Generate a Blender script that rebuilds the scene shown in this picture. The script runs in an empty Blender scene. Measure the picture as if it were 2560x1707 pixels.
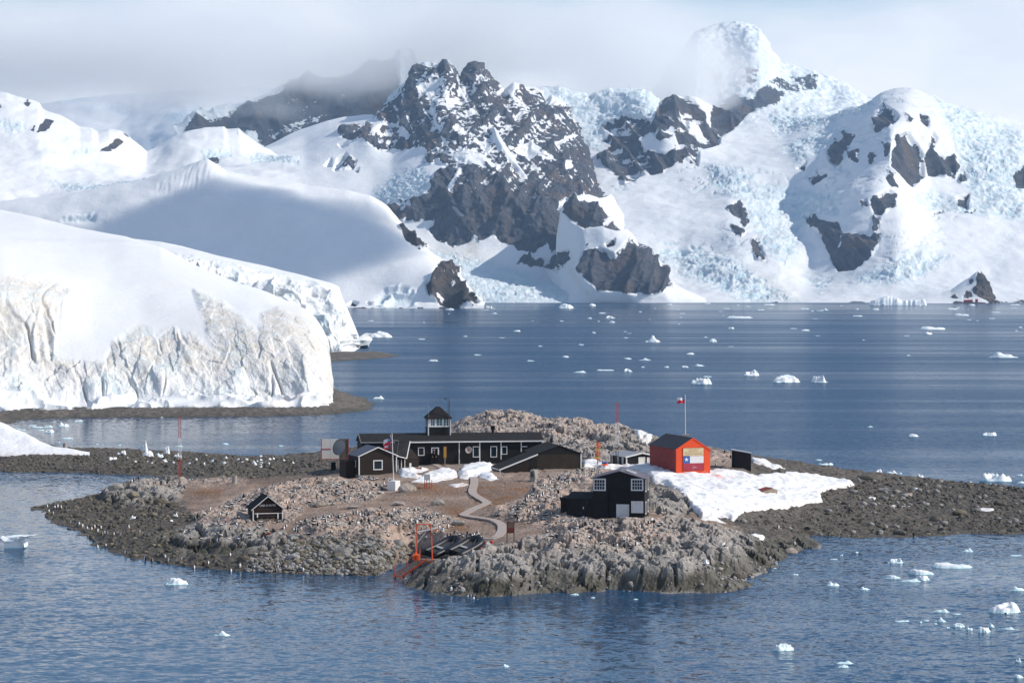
import bpy, bmesh, math, random
import numpy as np
from mathutils import Vector, Matrix

# ------------------------------------------------------------------ camera, sky, sun, exposure
SC = bpy.context.scene
COL = SC.collection
R = math.radians
CAM_H, FOC, PITCH = 28.0, 6000.0, math.atan(138.5 / 6000.0)   # photo pixels (2560 wide)
cam = bpy.data.cameras.new('camera'); cam_o = bpy.data.objects.new('camera', cam); COL.objects.link(cam_o)
cam.sensor_fit = 'HORIZONTAL'; cam.sensor_width = 36.0; cam.lens = 36.0 * FOC / 2560.0
cam.clip_start = 1.0; cam.clip_end = 30000.0
cam_o.location = (0, 0, CAM_H); cam_o.rotation_euler = (math.pi / 2 - PITCH, 0, 0)
SC.camera = cam_o

SUN_EL, SUN_ROT = R(37), R(95)
SUN_DIR = Vector((math.sin(SUN_ROT) * math.cos(SUN_EL), math.cos(SUN_ROT) * math.cos(SUN_EL), math.sin(SUN_EL)))
sl = bpy.data.lights.new('sun', 'SUN'); sl.energy = 4.2; sl.angle = R(0.5); sl.color = (1.0, 0.93, 0.83)
so = bpy.data.objects.new('sun', sl); COL.objects.link(so); so.location = (300, 0, 300)
so.rotation_euler = (-SUN_DIR).to_track_quat('-Z', 'Y').to_euler()

W = bpy.data.worlds.new('World'); SC.world = W; W.use_nodes = True
def build_world():
    nt = W.node_tree; nt.nodes.clear(); N = nt.nodes.new; L = nt.links.new
    out = N('ShaderNodeOutputWorld'); bg = N('ShaderNodeBackground'); bg.inputs['Strength'].default_value = 0.12
    sky = N('ShaderNodeTexSky'); sky.sky_type = 'NISHITA'; sky.sun_disc = False
    sky.sun_elevation = SUN_EL; sky.sun_rotation = SUN_ROT; sky.altitude = 0; sky.air_density = 1.0; sky.dust_density = 0.4
    tc = N('ShaderNodeTexCoord'); mp = N('ShaderNodeMapping'); mp.inputs['Scale'].default_value = (5.5, 5.5, 15.0)
    mp.inputs['Location'].default_value = (0.3, 1.7, 0.4)
    n1 = N('ShaderNodeTexNoise'); n1.inputs['Scale'].default_value = 1.0; n1.inputs['Detail'].default_value = 7; n1.inputs['Roughness'].default_value = 0.5
    n1.inputs['Distortion'].default_value = 0.5
    L(tc.outputs['Generated'], mp.inputs['Vector']); L(mp.outputs[0], n1.inputs['Vector'])
    # broken cloud: dense towards the horizon, thinner overhead
    sep = N('ShaderNodeSeparateXYZ'); L(tc.outputs['Generated'], sep.inputs[0])
    mr = N('ShaderNodeMapRange'); mr.inputs['From Min'].default_value = 0.08; mr.inputs['From Max'].default_value = 0.17
    mr.inputs['To Min'].default_value = 0.50; mr.inputs['To Max'].default_value = 0.0
    L(sep.outputs['Z'], mr.inputs['Value'])
    ad = N('ShaderNodeMath'); ad.operation = 'ADD'; L(n1.outputs['Fac'], ad.inputs[0]); L(mr.outputs[0], ad.inputs[1])
    cr = N('ShaderNodeMapRange'); cr.interpolation_type = 'SMOOTHSTEP'
    cr.inputs['From Min'].default_value = 0.52; cr.inputs['From Max'].default_value = 0.86; cr.inputs['To Max'].default_value = 0.97
    L(ad.outputs[0], cr.inputs['Value'])
    mp2 = N('ShaderNodeMapping'); mp2.inputs['Scale'].default_value = (9, 9, 24); mp2.inputs['Location'].default_value = (3.1, 0.2, 1.9)
    n2 = N('ShaderNodeTexNoise'); n2.inputs['Scale'].default_value = 1.0; n2.inputs['Detail'].default_value = 8; n2.inputs['Roughness'].default_value = 0.55
    L(tc.outputs['Generated'], mp2.inputs['Vector']); L(mp2.outputs[0], n2.inputs['Vector'])
    ramp = N('ShaderNodeValToRGB'); ramp.color_ramp.elements[0].position = 0.30; ramp.color_ramp.elements[1].position = 0.68
    ramp.color_ramp.elements[0].color = (0.64, 0.665, 0.72, 1); ramp.color_ramp.elements[1].color = (0.86, 0.84, 0.815, 1)
    L(n2.outputs['Fac'], ramp.inputs['Fac'])
    sc = N('ShaderNodeVectorMath'); sc.operation = 'SCALE'; sc.inputs['Scale'].default_value = 10.2
    L(ramp.outputs['Color'], sc.inputs[0])
    mix = N('ShaderNodeMix'); mix.data_type = 'RGBA'
    L(cr.outputs[0], mix.inputs['Factor']); L(sky.outputs[0], mix.inputs['A']); L(sc.outputs[0], mix.inputs['B'])
    L(mix.outputs['Result'], bg.inputs['Color']); L(bg.outputs[0], out.inputs['Surface'])
build_world()

SC.view_settings.view_transform = 'Standard'; SC.view_settings.look = 'None'
SC.view_settings.exposure = 0.2; SC.view_settings.gamma = 1.0; SC.view_settings.use_curve_mapping = False
SC.render.engine = 'CYCLES'
SC.cycles.use_denoising = True
SC.cycles.max_bounces = 12; SC.cycles.diffuse_bounces = 3; SC.cycles.glossy_bounces = 3
SC.cycles.volume_bounces = 10; SC.cycles.transparent_max_bounces = 8
SC.cycles.volume_step_rate = 1.0; SC.cycles.volume_max_steps = 256
SC.cycles.sample_clamp_indirect = 6.0

# ------------------------------------------------------------------ pixel <-> place
K = 2560.0 / 2352.0                    # layout was read off a 2352 px wide copy of the photograph
CP, SP = math.cos(PITCH), math.sin(PITCH)
def at(px, py, D):
    """photo pixel (2560 wide) at forward distance D -> world"""
    px = np.asarray(px, float); py = np.asarray(py, float); D = np.asarray(D, float)
    u = (px - 1280) / FOC; v = (853.5 - py) / FOC
    t = D / (CP + v * SP)
    return np.stack([u * t, D + 0 * t, CAM_H + t * (v * CP - SP)], -1)
def on(px, py, z=0.0):
    """photo pixel on the level plane z -> world"""
    px = np.asarray(px, float); py = np.asarray(py, float)
    u = (px - 1280) / FOC; v = (853.5 - py) / FOC
    t = (z - CAM_H) / (v * CP - SP)
    return np.stack([u * t, t * (CP + v * SP), 0 * t + z], -1)
def proj(P):
    d = np.asarray(P, float) - np.array([0, 0, CAM_H])
    f = d[..., 1] * CP - d[..., 2] * SP; up = d[..., 1] * SP + d[..., 2] * CP
    return 1280 + FOC * d[..., 0] / f, 853.5 - FOC * up / f
def V(a): return Vector([float(x) for x in a])

# ------------------------------------------------------------------ numpy noise
def _h(ix, iy, iz, seed):
    h = (ix * 374761393 + iy * 668265263 + iz * 2147483647 + seed * 1274126177) & 0xFFFFFFFF
    h = ((h ^ (h >> 13)) * 1274126177) & 0xFFFFFFFF
    h = ((h ^ (h >> 16)) * 2246822519) & 0xFFFFFFFF
    return (h ^ (h >> 15)) & 0xFFFFFFFF
_G = np.array([[1,1,0],[-1,1,0],[1,-1,0],[-1,-1,0],[1,0,1],[-1,0,1],[1,0,-1],[-1,0,-1],[0,1,1],[0,-1,1],[0,1,-1],[0,-1,-1],[1,1,0],[-1,1,0],[0,-1,1],[0,-1,-1]], float)
def perlin(x, y, z=0.0, seed=0):
    x, y, z = np.broadcast_arrays(np.asarray(x, float), np.asarray(y, float), np.asarray(z, float))
    ix = np.floor(x).astype(np.int64); iy = np.floor(y).astype(np.int64); iz = np.floor(z).astype(np.int64)
    fx, fy, fz = x - ix, y - iy, z - iz
    ux, uy, uz = [f * f * f * (f * (f * 6 - 15) + 10) for f in (fx, fy, fz)]
    r = 0.0
    flat = bool(np.all(z == 0))
    for dz in ((0,) if flat else (0, 1)):
        wz = 1.0 if flat else (uz if dz else 1 - uz)
        for dy in (0, 1):
            wy = uy if dy else 1 - uy
            for dx in (0, 1):
                wx = ux if dx else 1 - ux
                g = _G[_h(ix + dx, iy + dy, iz + dz, seed) & 15]
                r = r + wx * wy * wz * (g[..., 0] * (fx - dx) + g[..., 1] * (fy - dy) + g[..., 2] * (fz - dz))
    return r
def fbm(x, y, z=0.0, o=5, seed=0, gain=0.5):
    r = 0.0; a = 1.0; f = 1.0
    for i in range(o):
        r = r + a * perlin(x * f, y * f, np.asarray(z) * f, seed + i * 17); a *= gain; f *= 2.03
    return r
def ridged(x, y, z=0.0, o=4, seed=0, gain=0.5):
    r = 0.0; a = 1.0; f = 1.0; w = 1.0
    for i in range(o):
        n = 1 - np.abs(perlin(x * f, y * f, np.asarray(z) * f, seed + i * 29)) * 1.9
        n = n * n * w; w = np.clip(n * 1.6, 0, 1)
        r = r + a * n; a *= gain; f *= 2.07
    return r
def worley(x, y, seed=0, jitter=0.95):
    """F1, F2 and the id of the nearest cell, 2-D"""
    ix = np.floor(x).astype(np.int64); iy = np.floor(y).astype(np.int64)
    f1 = np.full(x.shape, 9.0); f2 = np.full(x.shape, 9.0); cid = np.zeros(x.shape, np.int64)
    for dx in (-1, 0, 1):
        for dy in (-1, 0, 1):
            cx, cy = ix + dx, iy + dy
            h = _h(cx, cy, cx * 0 + 7, seed)
            px = cx + 0.5 + jitter * ((h & 1023) / 1023.0 - 0.5); py = cy + 0.5 + jitter * (((h >> 10) & 1023) / 1023.0 - 0.5)
            d = np.hypot(x - px, y - py)
            m = d < f1
            f2 = np.where(m, f1, np.minimum(f2, d)); cid = np.where(m, h, cid); f1 = np.where(m, d, f1)
    return f1, f2, cid
def sstep(a, b, x):
    t = np.clip((x - a) / (b - a), 0, 1); return t * t * (3 - 2 * t)
def poly_sd(px, py, poly):
    """signed distance to a polygon, positive inside"""
    P = np.array(poly, float); n = len(P)
    out = np.full(px.shape, -1e9)
    d2 = np.full(px.shape, 1e18); ins = np.zeros(px.shape, bool)
    for i in range(n):
        x0, y0 = P[i]; x1, y1 = P[(i + 1) % n]
        ex, ey = x1 - x0, y1 - y0; l2 = ex * ex + ey * ey + 1e-12
        t = np.clip(((px - x0) * ex + (py - y0) * ey) / l2, 0, 1)
        d2 = np.minimum(d2, (px - x0 - t * ex) ** 2 + (py - y0 - t * ey) ** 2)
        c = ((y0 > py) != (y1 > py)) & (px < (x1 - x0) * (py - y0) / (y1 - y0 + 1e-12) + x0)
        ins ^= c
    d = np.sqrt(d2)
    return np.where(ins, d, -d)

# ------------------------------------------------------------------ materials
def mat(name):
    m = bpy.data.materials.new(name); m.use_nodes = True
    nt = m.node_tree; b = nt.nodes['Principled BSDF']
    return m, nt, b, nt.nodes.new, nt.links.new
def tex_noise(nt, scale, detail=4, rough=0.55, vec=None, dist=0.0):
    n = nt.nodes.new('ShaderNodeTexNoise'); n.inputs['Scale'].default_value = scale
    n.inputs['Detail'].default_value = detail; n.inputs['Roughness'].default_value = rough; n.inputs['Distortion'].default_value = dist
    if vec is not None: nt.links.new(vec, n.inputs['Vector'])
    return n
def ramp(nt, fac, stops):
    r = nt.nodes.new('ShaderNodeValToRGB'); e = r.color_ramp.elements
    while len(e) < len(stops): e.new(0.5)
    for k, (p, c) in enumerate(stops): e[k].position = p; e[k].color = (*c, 1)
    nt.links.new(fac, r.inputs['Fac']); return r
def mixc(nt, fac, a, b):
    m = nt.nodes.new('ShaderNodeMix'); m.data_type = 'RGBA'
    for s, v in (('Factor', fac), ('A', a), ('B', b)):
        if isinstance(v, (tuple, list)): m.inputs[s].default_value = (*v, 1) if len(v) == 3 else v
        elif isinstance(v, (int, float)): m.inputs[s].default_value = v
        else: nt.links.new(v, m.inputs[s])
    return m.outputs['Result']
def mathn(nt, op, a, b=None, c=None, clamp=False):
    m = nt.nodes.new('ShaderNodeMath'); m.operation = op; m.use_clamp = clamp
    for i, v in enumerate((a, b, c)):
        if v is None: continue
        if isinstance(v, (int, float)): m.inputs[i].default_value = v
        else: nt.links.new(v, m.inputs[i])
    return m.outputs[0]
def mrange(nt, v, a, b, c=0.0, d=1.0, smooth=False):
    m = nt.nodes.new('ShaderNodeMapRange'); nt.links.new(v, m.inputs['Value'])
    if smooth: m.interpolation_type = 'SMOOTHSTEP'
    for s, x in zip(('From Min', 'From Max', 'To Min', 'To Max'), (a, b, c, d)): m.inputs[s].default_value = x
    return m.outputs[0]
def attr(nt, name):
    a = nt.nodes.new('ShaderNodeAttribute'); a.attribute_name = name; return a
def bump(nt, height, strength, dist, normal=None):
    b = nt.nodes.new('ShaderNodeBump'); b.inputs['Strength'].default_value = strength; b.inputs['Distance'].default_value = dist
    nt.links.new(height, b.inputs['Height'])
    if normal is not None: nt.links.new(normal, b.inputs['Normal'])
    return b.outputs[0]
def pos(nt):
    return nt.nodes.new('ShaderNodeNewGeometry').outputs['Position']
def scaled(nt, vec, s, rot=(0, 0, 0)):
    m = nt.nodes.new('ShaderNodeMapping'); m.inputs['Scale'].default_value = s; m.inputs['Rotation'].default_value = rot
    nt.links.new(vec, m.inputs['Vector']); return m.outputs[0]

# ------------------------------------------------------------------ objects
def tag(o, label=None, cat=None, group=None, kind=None):
    if label: o['label'] = label
    if cat: o['category'] = cat
    if group: o['group'] = group
    if kind: o['kind'] = kind
    return o
def link(o, parent=None):
    COL.objects.link(o)
    if parent is not None: o.parent = parent
    return o
def grid_mesh(name, P, attrs=None, smooth=True, close=False):
    """P: (rows, cols, 3)"""
    r, c = P.shape[:2]
    idx = np.arange(r * c).reshape(r, c)
    q = np.stack([idx[:-1, :-1], idx[:-1, 1:], idx[1:, 1:], idx[1:, :-1]], -1).reshape(-1, 4)
    me = bpy.data.meshes.new(name)
    me.vertices.add(r * c); me.vertices.foreach_set('co', P.reshape(-1).astype(np.float32))
    me.loops.add(q.size); me.loops.foreach_set('vertex_index', q.reshape(-1).astype(np.int32))
    me.polygons.add(len(q)); me.polygons.foreach_set('loop_start', np.arange(0, q.size, 4, dtype=np.int32))
    me.update(calc_edges=True)
    me.polygons.foreach_set('use_smooth', np.full(len(q), smooth))
    for k, a in (attrs or {}).items():
        at_ = me.attributes.new(k, 'FLOAT', 'POINT'); at_.data.foreach_set('value', a.reshape(-1).astype(np.float32))
    return me
def grid_normals(P):
    du = np.gradient(P, axis=1); dv = np.gradient(P, axis=0)
    n = np.cross(du, dv); n /= np.linalg.norm(n, axis=-1, keepdims=True) + 1e-9
    return n
# ------------------------------------------------------------------ the sea
def sea_material():
    m, nt, b, N, L = mat('sea_water')
    p = pos(nt)
    # wind patches: streaks of rippled and of slick water lying across the view
    w1 = tex_noise(nt, 1.0, 5, 0.6, scaled(nt, p, (1 / 380.0, 1 / 46.0, 1), (0, 0, R(5))), 0.6)
    w2 = tex_noise(nt, 1.0, 3, 0.5, scaled(nt, p, (1 / 1600.0, 1 / 330.0, 1), (0, 0, R(-3))), 0.4)
    wind = mathn(nt, 'ADD', mathn(nt, 'MULTIPLY', w1.outputs['Fac'], 0.55), mathn(nt, 'MULTIPLY', w2.outputs['Fac'], 0.45))
    cal = attr(nt, 'calm').outputs['Fac']
    wind = mrange(nt, mathn(nt, 'SUBTRACT', wind, cal), 0.33, 0.62, 0.18, 1.0, True)
    def waves(sx, sy, rot, det):
        n = tex_noise(nt, 1.0, det, 0.6, scaled(nt, p, (1 / sx, 1 / sy, 1), (0, 0, R(rot))))
        v = N('ShaderNodeVectorMath'); v.operation = 'SUBTRACT'; L(n.outputs['Color'], v.inputs[0]); v.inputs[1].default_value = (0.5, 0.5, 0.5); return v.outputs[0]
    def vscale(v, f):
        q = N('ShaderNodeVectorMath'); q.operation = 'SCALE'; L(v, q.inputs[0])
        if isinstance(f, (int, float)): q.inputs['Scale'].default_value = f
        else: L(f, q.inputs['Scale'])
        return q.outputs[0]
    def vadd(a, c):
        q = N('ShaderNodeVectorMath'); q.operation = 'ADD'; L(a, q.inputs[0])
        if isinstance(c, tuple): q.inputs[1].default_value = c
        else: L(c, q.inputs[1])
        return q.outputs[0]
    sl_ = vadd(vscale(waves(0.75, 0.5, 8, 3), 1.35), vscale(waves(2.4, 1.5, -7, 2), 0.6))
    sl_ = vscale(sl_, wind)
    fl = N('ShaderNodeVectorMath'); fl.operation = 'MULTIPLY'; L(sl_, fl.inputs[0]); fl.inputs[1].default_value = (1, 1, 0)
    nn = N('ShaderNodeVectorMath'); nn.operation = 'NORMALIZE'; L(vadd(fl.outputs[0], (0, 0, 1)), nn.inputs[0])
    # rough water shows far less of the horizon than a mirror would: the reflected share levels off where the wind ruffles it
    out = nt.nodes['Material Output']; nt.nodes.remove(b)
    df = N('ShaderNodeBsdfDiffuse'); df.inputs['Color'].default_value = (0.020, 0.066, 0.140, 1); L(nn.outputs[0], df.inputs['Normal'])
    gl = N('ShaderNodeBsdfGlossy'); L(mrange(nt, wind, 0, 1, 0.04, 0.14), gl.inputs['Roughness']); L(nn.outputs[0], gl.inputs['Normal'])
    fr = N('ShaderNodeFresnel'); fr.inputs['IOR'].default_value = 1.333; L(nn.outputs[0], fr.inputs['Normal'])
    mx = N('ShaderNodeMixShader'); L(mathn(nt, 'MINIMUM', fr.outputs[0], mrange(nt, wind, 0.2, 1.0, 0.60, 0.235)), mx.inputs['Fac']); L(df.outputs[0], mx.inputs[1]); L(gl.outputs[0], mx.inputs[2])
    L(mx.outputs[0], out.inputs['Surface'])
    return m
def build_sea():
    # a grid only so that the sheltered coves can carry calmer water; flat at z = 0
    ys = np.concatenate([np.arange(-150, 180, 30.0), np.arange(180, 700, 6.0), np.geomspace(700, 10900, 60)])
    xs = np.concatenate([-np.geomspace(160, 5900, 24)[::-1], np.arange(-155, 156, 6.0), np.geomspace(160, 5900, 24)])
    X, Y = np.meshgrid(xs, ys)
    P = np.stack([X, Y, 0 * X], -1)
    px, py = proj(P)
    px = np.where(Y > 5, px, 0); py = np.where(Y > 5, py, 1700)
    def blob(cx, cy, rx, ry): return np.exp(-(((px - cx) / rx) ** 2 + ((py - cy) / ry) ** 2))
    calm = 0.30 * blob(330, 1075, 480, 55) + 0.30 * blob(90, 1290, 330, 75) + 0.22 * blob(350, 1420, 380, 45) + 0.12 * blob(800, 1490, 420, 50) \
        + 0.10 * blob(900, 785, 420, 20) + 0.10 * blob(2500, 1440, 260, 40) + 0.10 * blob(2050, 770, 600, 10) + 0.17 * blob(800, 1620, 1500, 150) - 0.07 * blob(1900, 1000, 1000, 170) + 0.10 * blob(1700, 776, 1500, 26) + 0.12 * blob(560, 1190, 240, 22)
    me = grid_mesh('sea', P, {'calm': calm}, smooth=True)
    me.materials.append(sea_material())
    o = link(bpy.data.objects.new('sea', me)); tag(o, kind='structure')
build_sea()

# ------------------------------------------------------------------ snow, ice and rock of the far land
def snow_rock_material(name, rock_a, rock_b, scale, rock_bump=1.0, fine=1.0):
    """attributes: rock (0 = edge, + rock, - snow), ice (0..1 blue glacier ice), dirt (0..1 tan staining)"""
    m, nt, b, N, L = mat(name)
    p = pos(nt)
    n_e = tex_noise(nt, 1.0 / (13.0 * scale), 6, 0.7, p)
    n_s = tex_noise(nt, 1.0, 4, 0.6, scaled(nt, p, (1 / (16 * scale), 1 / (16 * scale), 1 / (30 * scale)), (0, R(24), 0)))
    rk = attr(nt, 'rock').outputs['Fac']
    e = mathn(nt, 'ADD', rk, mathn(nt, 'MULTIPLY', mathn(nt, 'SUBTRACT', n_e.outputs['Fac'], 0.5), 2.6 * fine))
    e = mathn(nt, 'ADD', e, mathn(nt, 'MULTIPLY', mathn(nt, 'SUBTRACT', n_s.outputs['Fac'], 0.5), 1.9 * fine))
    rmask = mrange(nt, e, -0.03, 0.06)
    n_r = tex_noise(nt, 1.0 / (22 * scale), 7, 0.65, p, 0.5)
    rcol = ramp(nt, n_r.outputs['Fac'], [(0.30, rock_a), (0.52, tuple((x + y) / 2 for x, y in zip(rock_a, rock_b))), (0.72, rock_b)])
    n_w = tex_noise(nt, 1.0 / (60 * scale), 4, 0.6, p)
    rcol2 = mixc(nt, mrange(nt, n_w.outputs['Fac'], 0.52, 0.66), rcol.outputs['Color'], (0.125, 0.098, 0.084))
    # snow, glacier ice, staining
    n_i = tex_noise(nt, 1.0 / (14 * scale), 5, 0.6, p)
    ice_f = mathn(nt, 'MULTIPLY', attr(nt, 'ice').outputs['Fac'], mrange(nt, n_i.outputs['Fac'], 0.34, 0.62, 0.35, 1.0), None, True)
    scol = mixc(nt, ice_f, (0.76, 0.77, 0.785), (0.53, 0.71, 0.79))
    n_d = tex_noise(nt, 1.0 / (10 * scale), 6, 0.65, p)
    d_f = mathn(nt, 'MULTIPLY', attr(nt, 'dirt').outputs['Fac'], mrange(nt, n_d.outputs['Fac'], 0.32, 0.62, 0.15, 1.0), None, True)
    scol = mixc(nt, d_f, scol, (0.60, 0.545, 0.46))
    L(mixc(nt, rmask, scol, rcol2), b.inputs['Base Color'])
    L(mrange(nt, rmask, 0, 1, 0.55, 0.9), b.inputs['Roughness']); b.inputs['Specular IOR Level'].default_value = 0.25
    hb = tex_noise(nt, 1.0 / (7 * scale), 8, 0.7, p)
    hs = tex_noise(nt, 1.0 / (26 * scale), 5, 0.55, p)
    hh = mathn(nt, 'ADD', mathn(nt, 'MULTIPLY', mathn(nt, 'MULTIPLY', hb.outputs['Fac'], rmask), 9.0 * rock_bump), mathn(nt, 'ADD', mathn(nt, 'MULTIPLY', hs.outputs['Fac'], 2.6), mathn(nt, 'MULTIPLY', hb.outputs['Fac'], 0.9)))
    hh = mathn(nt, 'ADD', hh, mathn(nt, 'MULTIPLY', mathn(nt, 'MULTIPLY', hb.outputs['Fac'], ice_f), 5.0))
    L(bump(nt, hh, 0.8, scale), b.inputs['Normal'])
    return m

def cr_rows(A, n_out, tpos):
    """smooth interpolation of rows A[i] (at parameter tpos[i]) to n_out rows"""
    t = np.linspace(0, 1, n_out); Rn = len(tpos)
    m = np.zeros_like(A)
    for i in range(Rn):
        if 0 < i < Rn - 1:
            s0 = (A[i] - A[i - 1]) / (tpos[i] - tpos[i - 1]); s1 = (A[i + 1] - A[i]) / (tpos[i + 1] - tpos[i])
            mm = 2 * s0 * s1 / (s0 + s1 + 1e-12); m[i] = np.where(s0 * s1 > 0, mm, 0)
        elif i == 0: m[i] = (A[1] - A[0]) / (tpos[1] - tpos[0])
        else: m[i] = (A[-1] - A[-2]) / (tpos[-1] - tpos[-2])
    k = np.clip(np.searchsorted(tpos, t, side='right') - 1, 0, Rn - 2)
    t0 = tpos[k]; h = tpos[k + 1] - t0; s = ((t - t0) / h)
    s = s[:, None]; h = h[:, None]
    return ((2 * s ** 3 - 3 * s ** 2 + 1) * A[k] + (s ** 3 - 2 * s ** 2 + s) * h * m[k] + (-2 * s ** 3 + 3 * s ** 2) * A[k + 1] + (s ** 3 - s ** 2) * h * m[k + 1])

def smooth1(a, k):
    if k <= 0: return a
    ker = np.hanning(2 * k + 3)[1:-1]; ker /= ker.sum()
    return np.convolve(np.pad(a, (k, k), 'edge'), ker, 'valid')

def loft(name, rows, x0, x1, nx, nt_, tpos=None, sm=None, depth_sm=None):
    """rows: polylines [(dx, dy, D)...] in layout pixels, bottom to top; returns world grid and layout pixels"""
    xs = np.linspace(x0, x1, nx)
    Yr, Dr = [], []
    for i, r in enumerate(rows):
        r = np.array(r, float)
        y = np.interp(xs, r[:, 0], r[:, 1]); d = np.interp(xs, r[:, 0], r[:, 2])
        k = (sm[i] if sm else 0)
        Yr.append(smooth1(y, k)); Dr.append(smooth1(d, depth_sm if depth_sm is not None else max(k, 14)))
    Yr = np.array(Yr); Dr = np.array(Dr)
    tp = np.linspace(0, 1, len(rows)) if tpos is None else np.array(tpos, float)
    Y = cr_rows(Yr, nt_, tp); D = cr_rows(Dr, nt_, tp)
    X = np.broadcast_to(xs, Y.shape)
    P = at(X * K, Y * K, D)
    return P, X, Y, np.linspace(0, 1, nt_)

# polygons traced off three enlarged crops of the photograph, all brought to layout pixels
def c1(pts): return [((x / 2.351) / K, (y / 2.351) / K) for x, y in pts]
def c2(pts): return [((800 + x / 2.24) / K, (100 + y / 2.24) / K) for x, y in pts]
def c3(pts): return [((1560 + x / 1.96) / K, (y / 1.96) / K) for x, y in pts]
def c4(pts): return [((x / 2.24) / K, (500 + y / 2.24) / K) for x, y in pts]
def rock_field(X, Y, polys, soft=7.0):
    r = np.full(X.shape, -1.6)
    for item in polys:
        poly, amt = item if isinstance(item, tuple) else (item, 1.0)
        P = np.array(poly); m = (X > P[:, 0].min() - 30) & (X < P[:, 0].max() + 30) & (Y > P[:, 1].min() - 30) & (Y < P[:, 1].max() + 30)
        if not m.any(): continue
        sd = poly_sd(X[m], Y[m], poly)
        v = np.clip(sd / soft, -1.6, amt)
        if amt >= 0: r[m] = np.maximum(r[m], v)
    for item in polys:                                   # negative amounts carve snow out again
        if not isinstance(item, tuple) or item[1] >= 0: continue
        poly, amt = item
        P = np.array(poly); m = (X > P[:, 0].min() - 30) & (X < P[:, 0].max() + 30) & (Y > P[:, 1].min() - 30) & (Y < P[:, 1].max() + 30)
        if not m.any(): continue
        w = sstep(-3, 5, poly_sd(X[m], Y[m], poly))
        r[m] = r[m] + amt * w
    return r
def area(X, Y, polys, soft=14.0):
    r = np.zeros(X.shape)
    for poly in polys:
        P = np.array(poly); m = (X > P[:, 0].min() - 40) & (X < P[:, 0].max() + 40) & (Y > P[:, 1].min() - 40) & (Y < P[:, 1].max() + 40)
        if m.any(): r[m] = np.maximum(r[m], sstep(-soft, soft, poly_sd(X[m], Y[m], poly)))
    return r

def serac(P, k, seed):
    w = fbm(P[..., 0] / (60 * k), P[..., 1] / (60 * k), P[..., 2] / (60 * k), 3, seed) * 1.6
    a = 1 - np.abs(perlin(P[..., 0] / (34 * k) + w, P[..., 2] / (9 * k) + w * 1.3, P[..., 1] / (40 * k), seed + 1)) * 2.0
    c = 1 - np.abs(perlin(P[..., 0] / (11 * k) - w, P[..., 2] / (8 * k), P[..., 1] / (16 * k), seed + 2)) * 2.0
    return 0.55 * a + 0.3 * c + 0.45 * fbm(P[..., 0] / (14 * k), P[..., 1] / (14 * k), P[..., 2] / (10 * k), 4, seed + 3) + 0.25
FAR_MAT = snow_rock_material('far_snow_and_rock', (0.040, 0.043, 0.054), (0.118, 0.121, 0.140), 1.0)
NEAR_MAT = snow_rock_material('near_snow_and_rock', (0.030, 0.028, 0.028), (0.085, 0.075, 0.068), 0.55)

def land(name, P, attrs, m):
    me = grid_mesh(name, P, attrs); me.materials.append(m)
    return tag(link(bpy.data.objects.new(name, me)), kind='structure')

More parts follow.
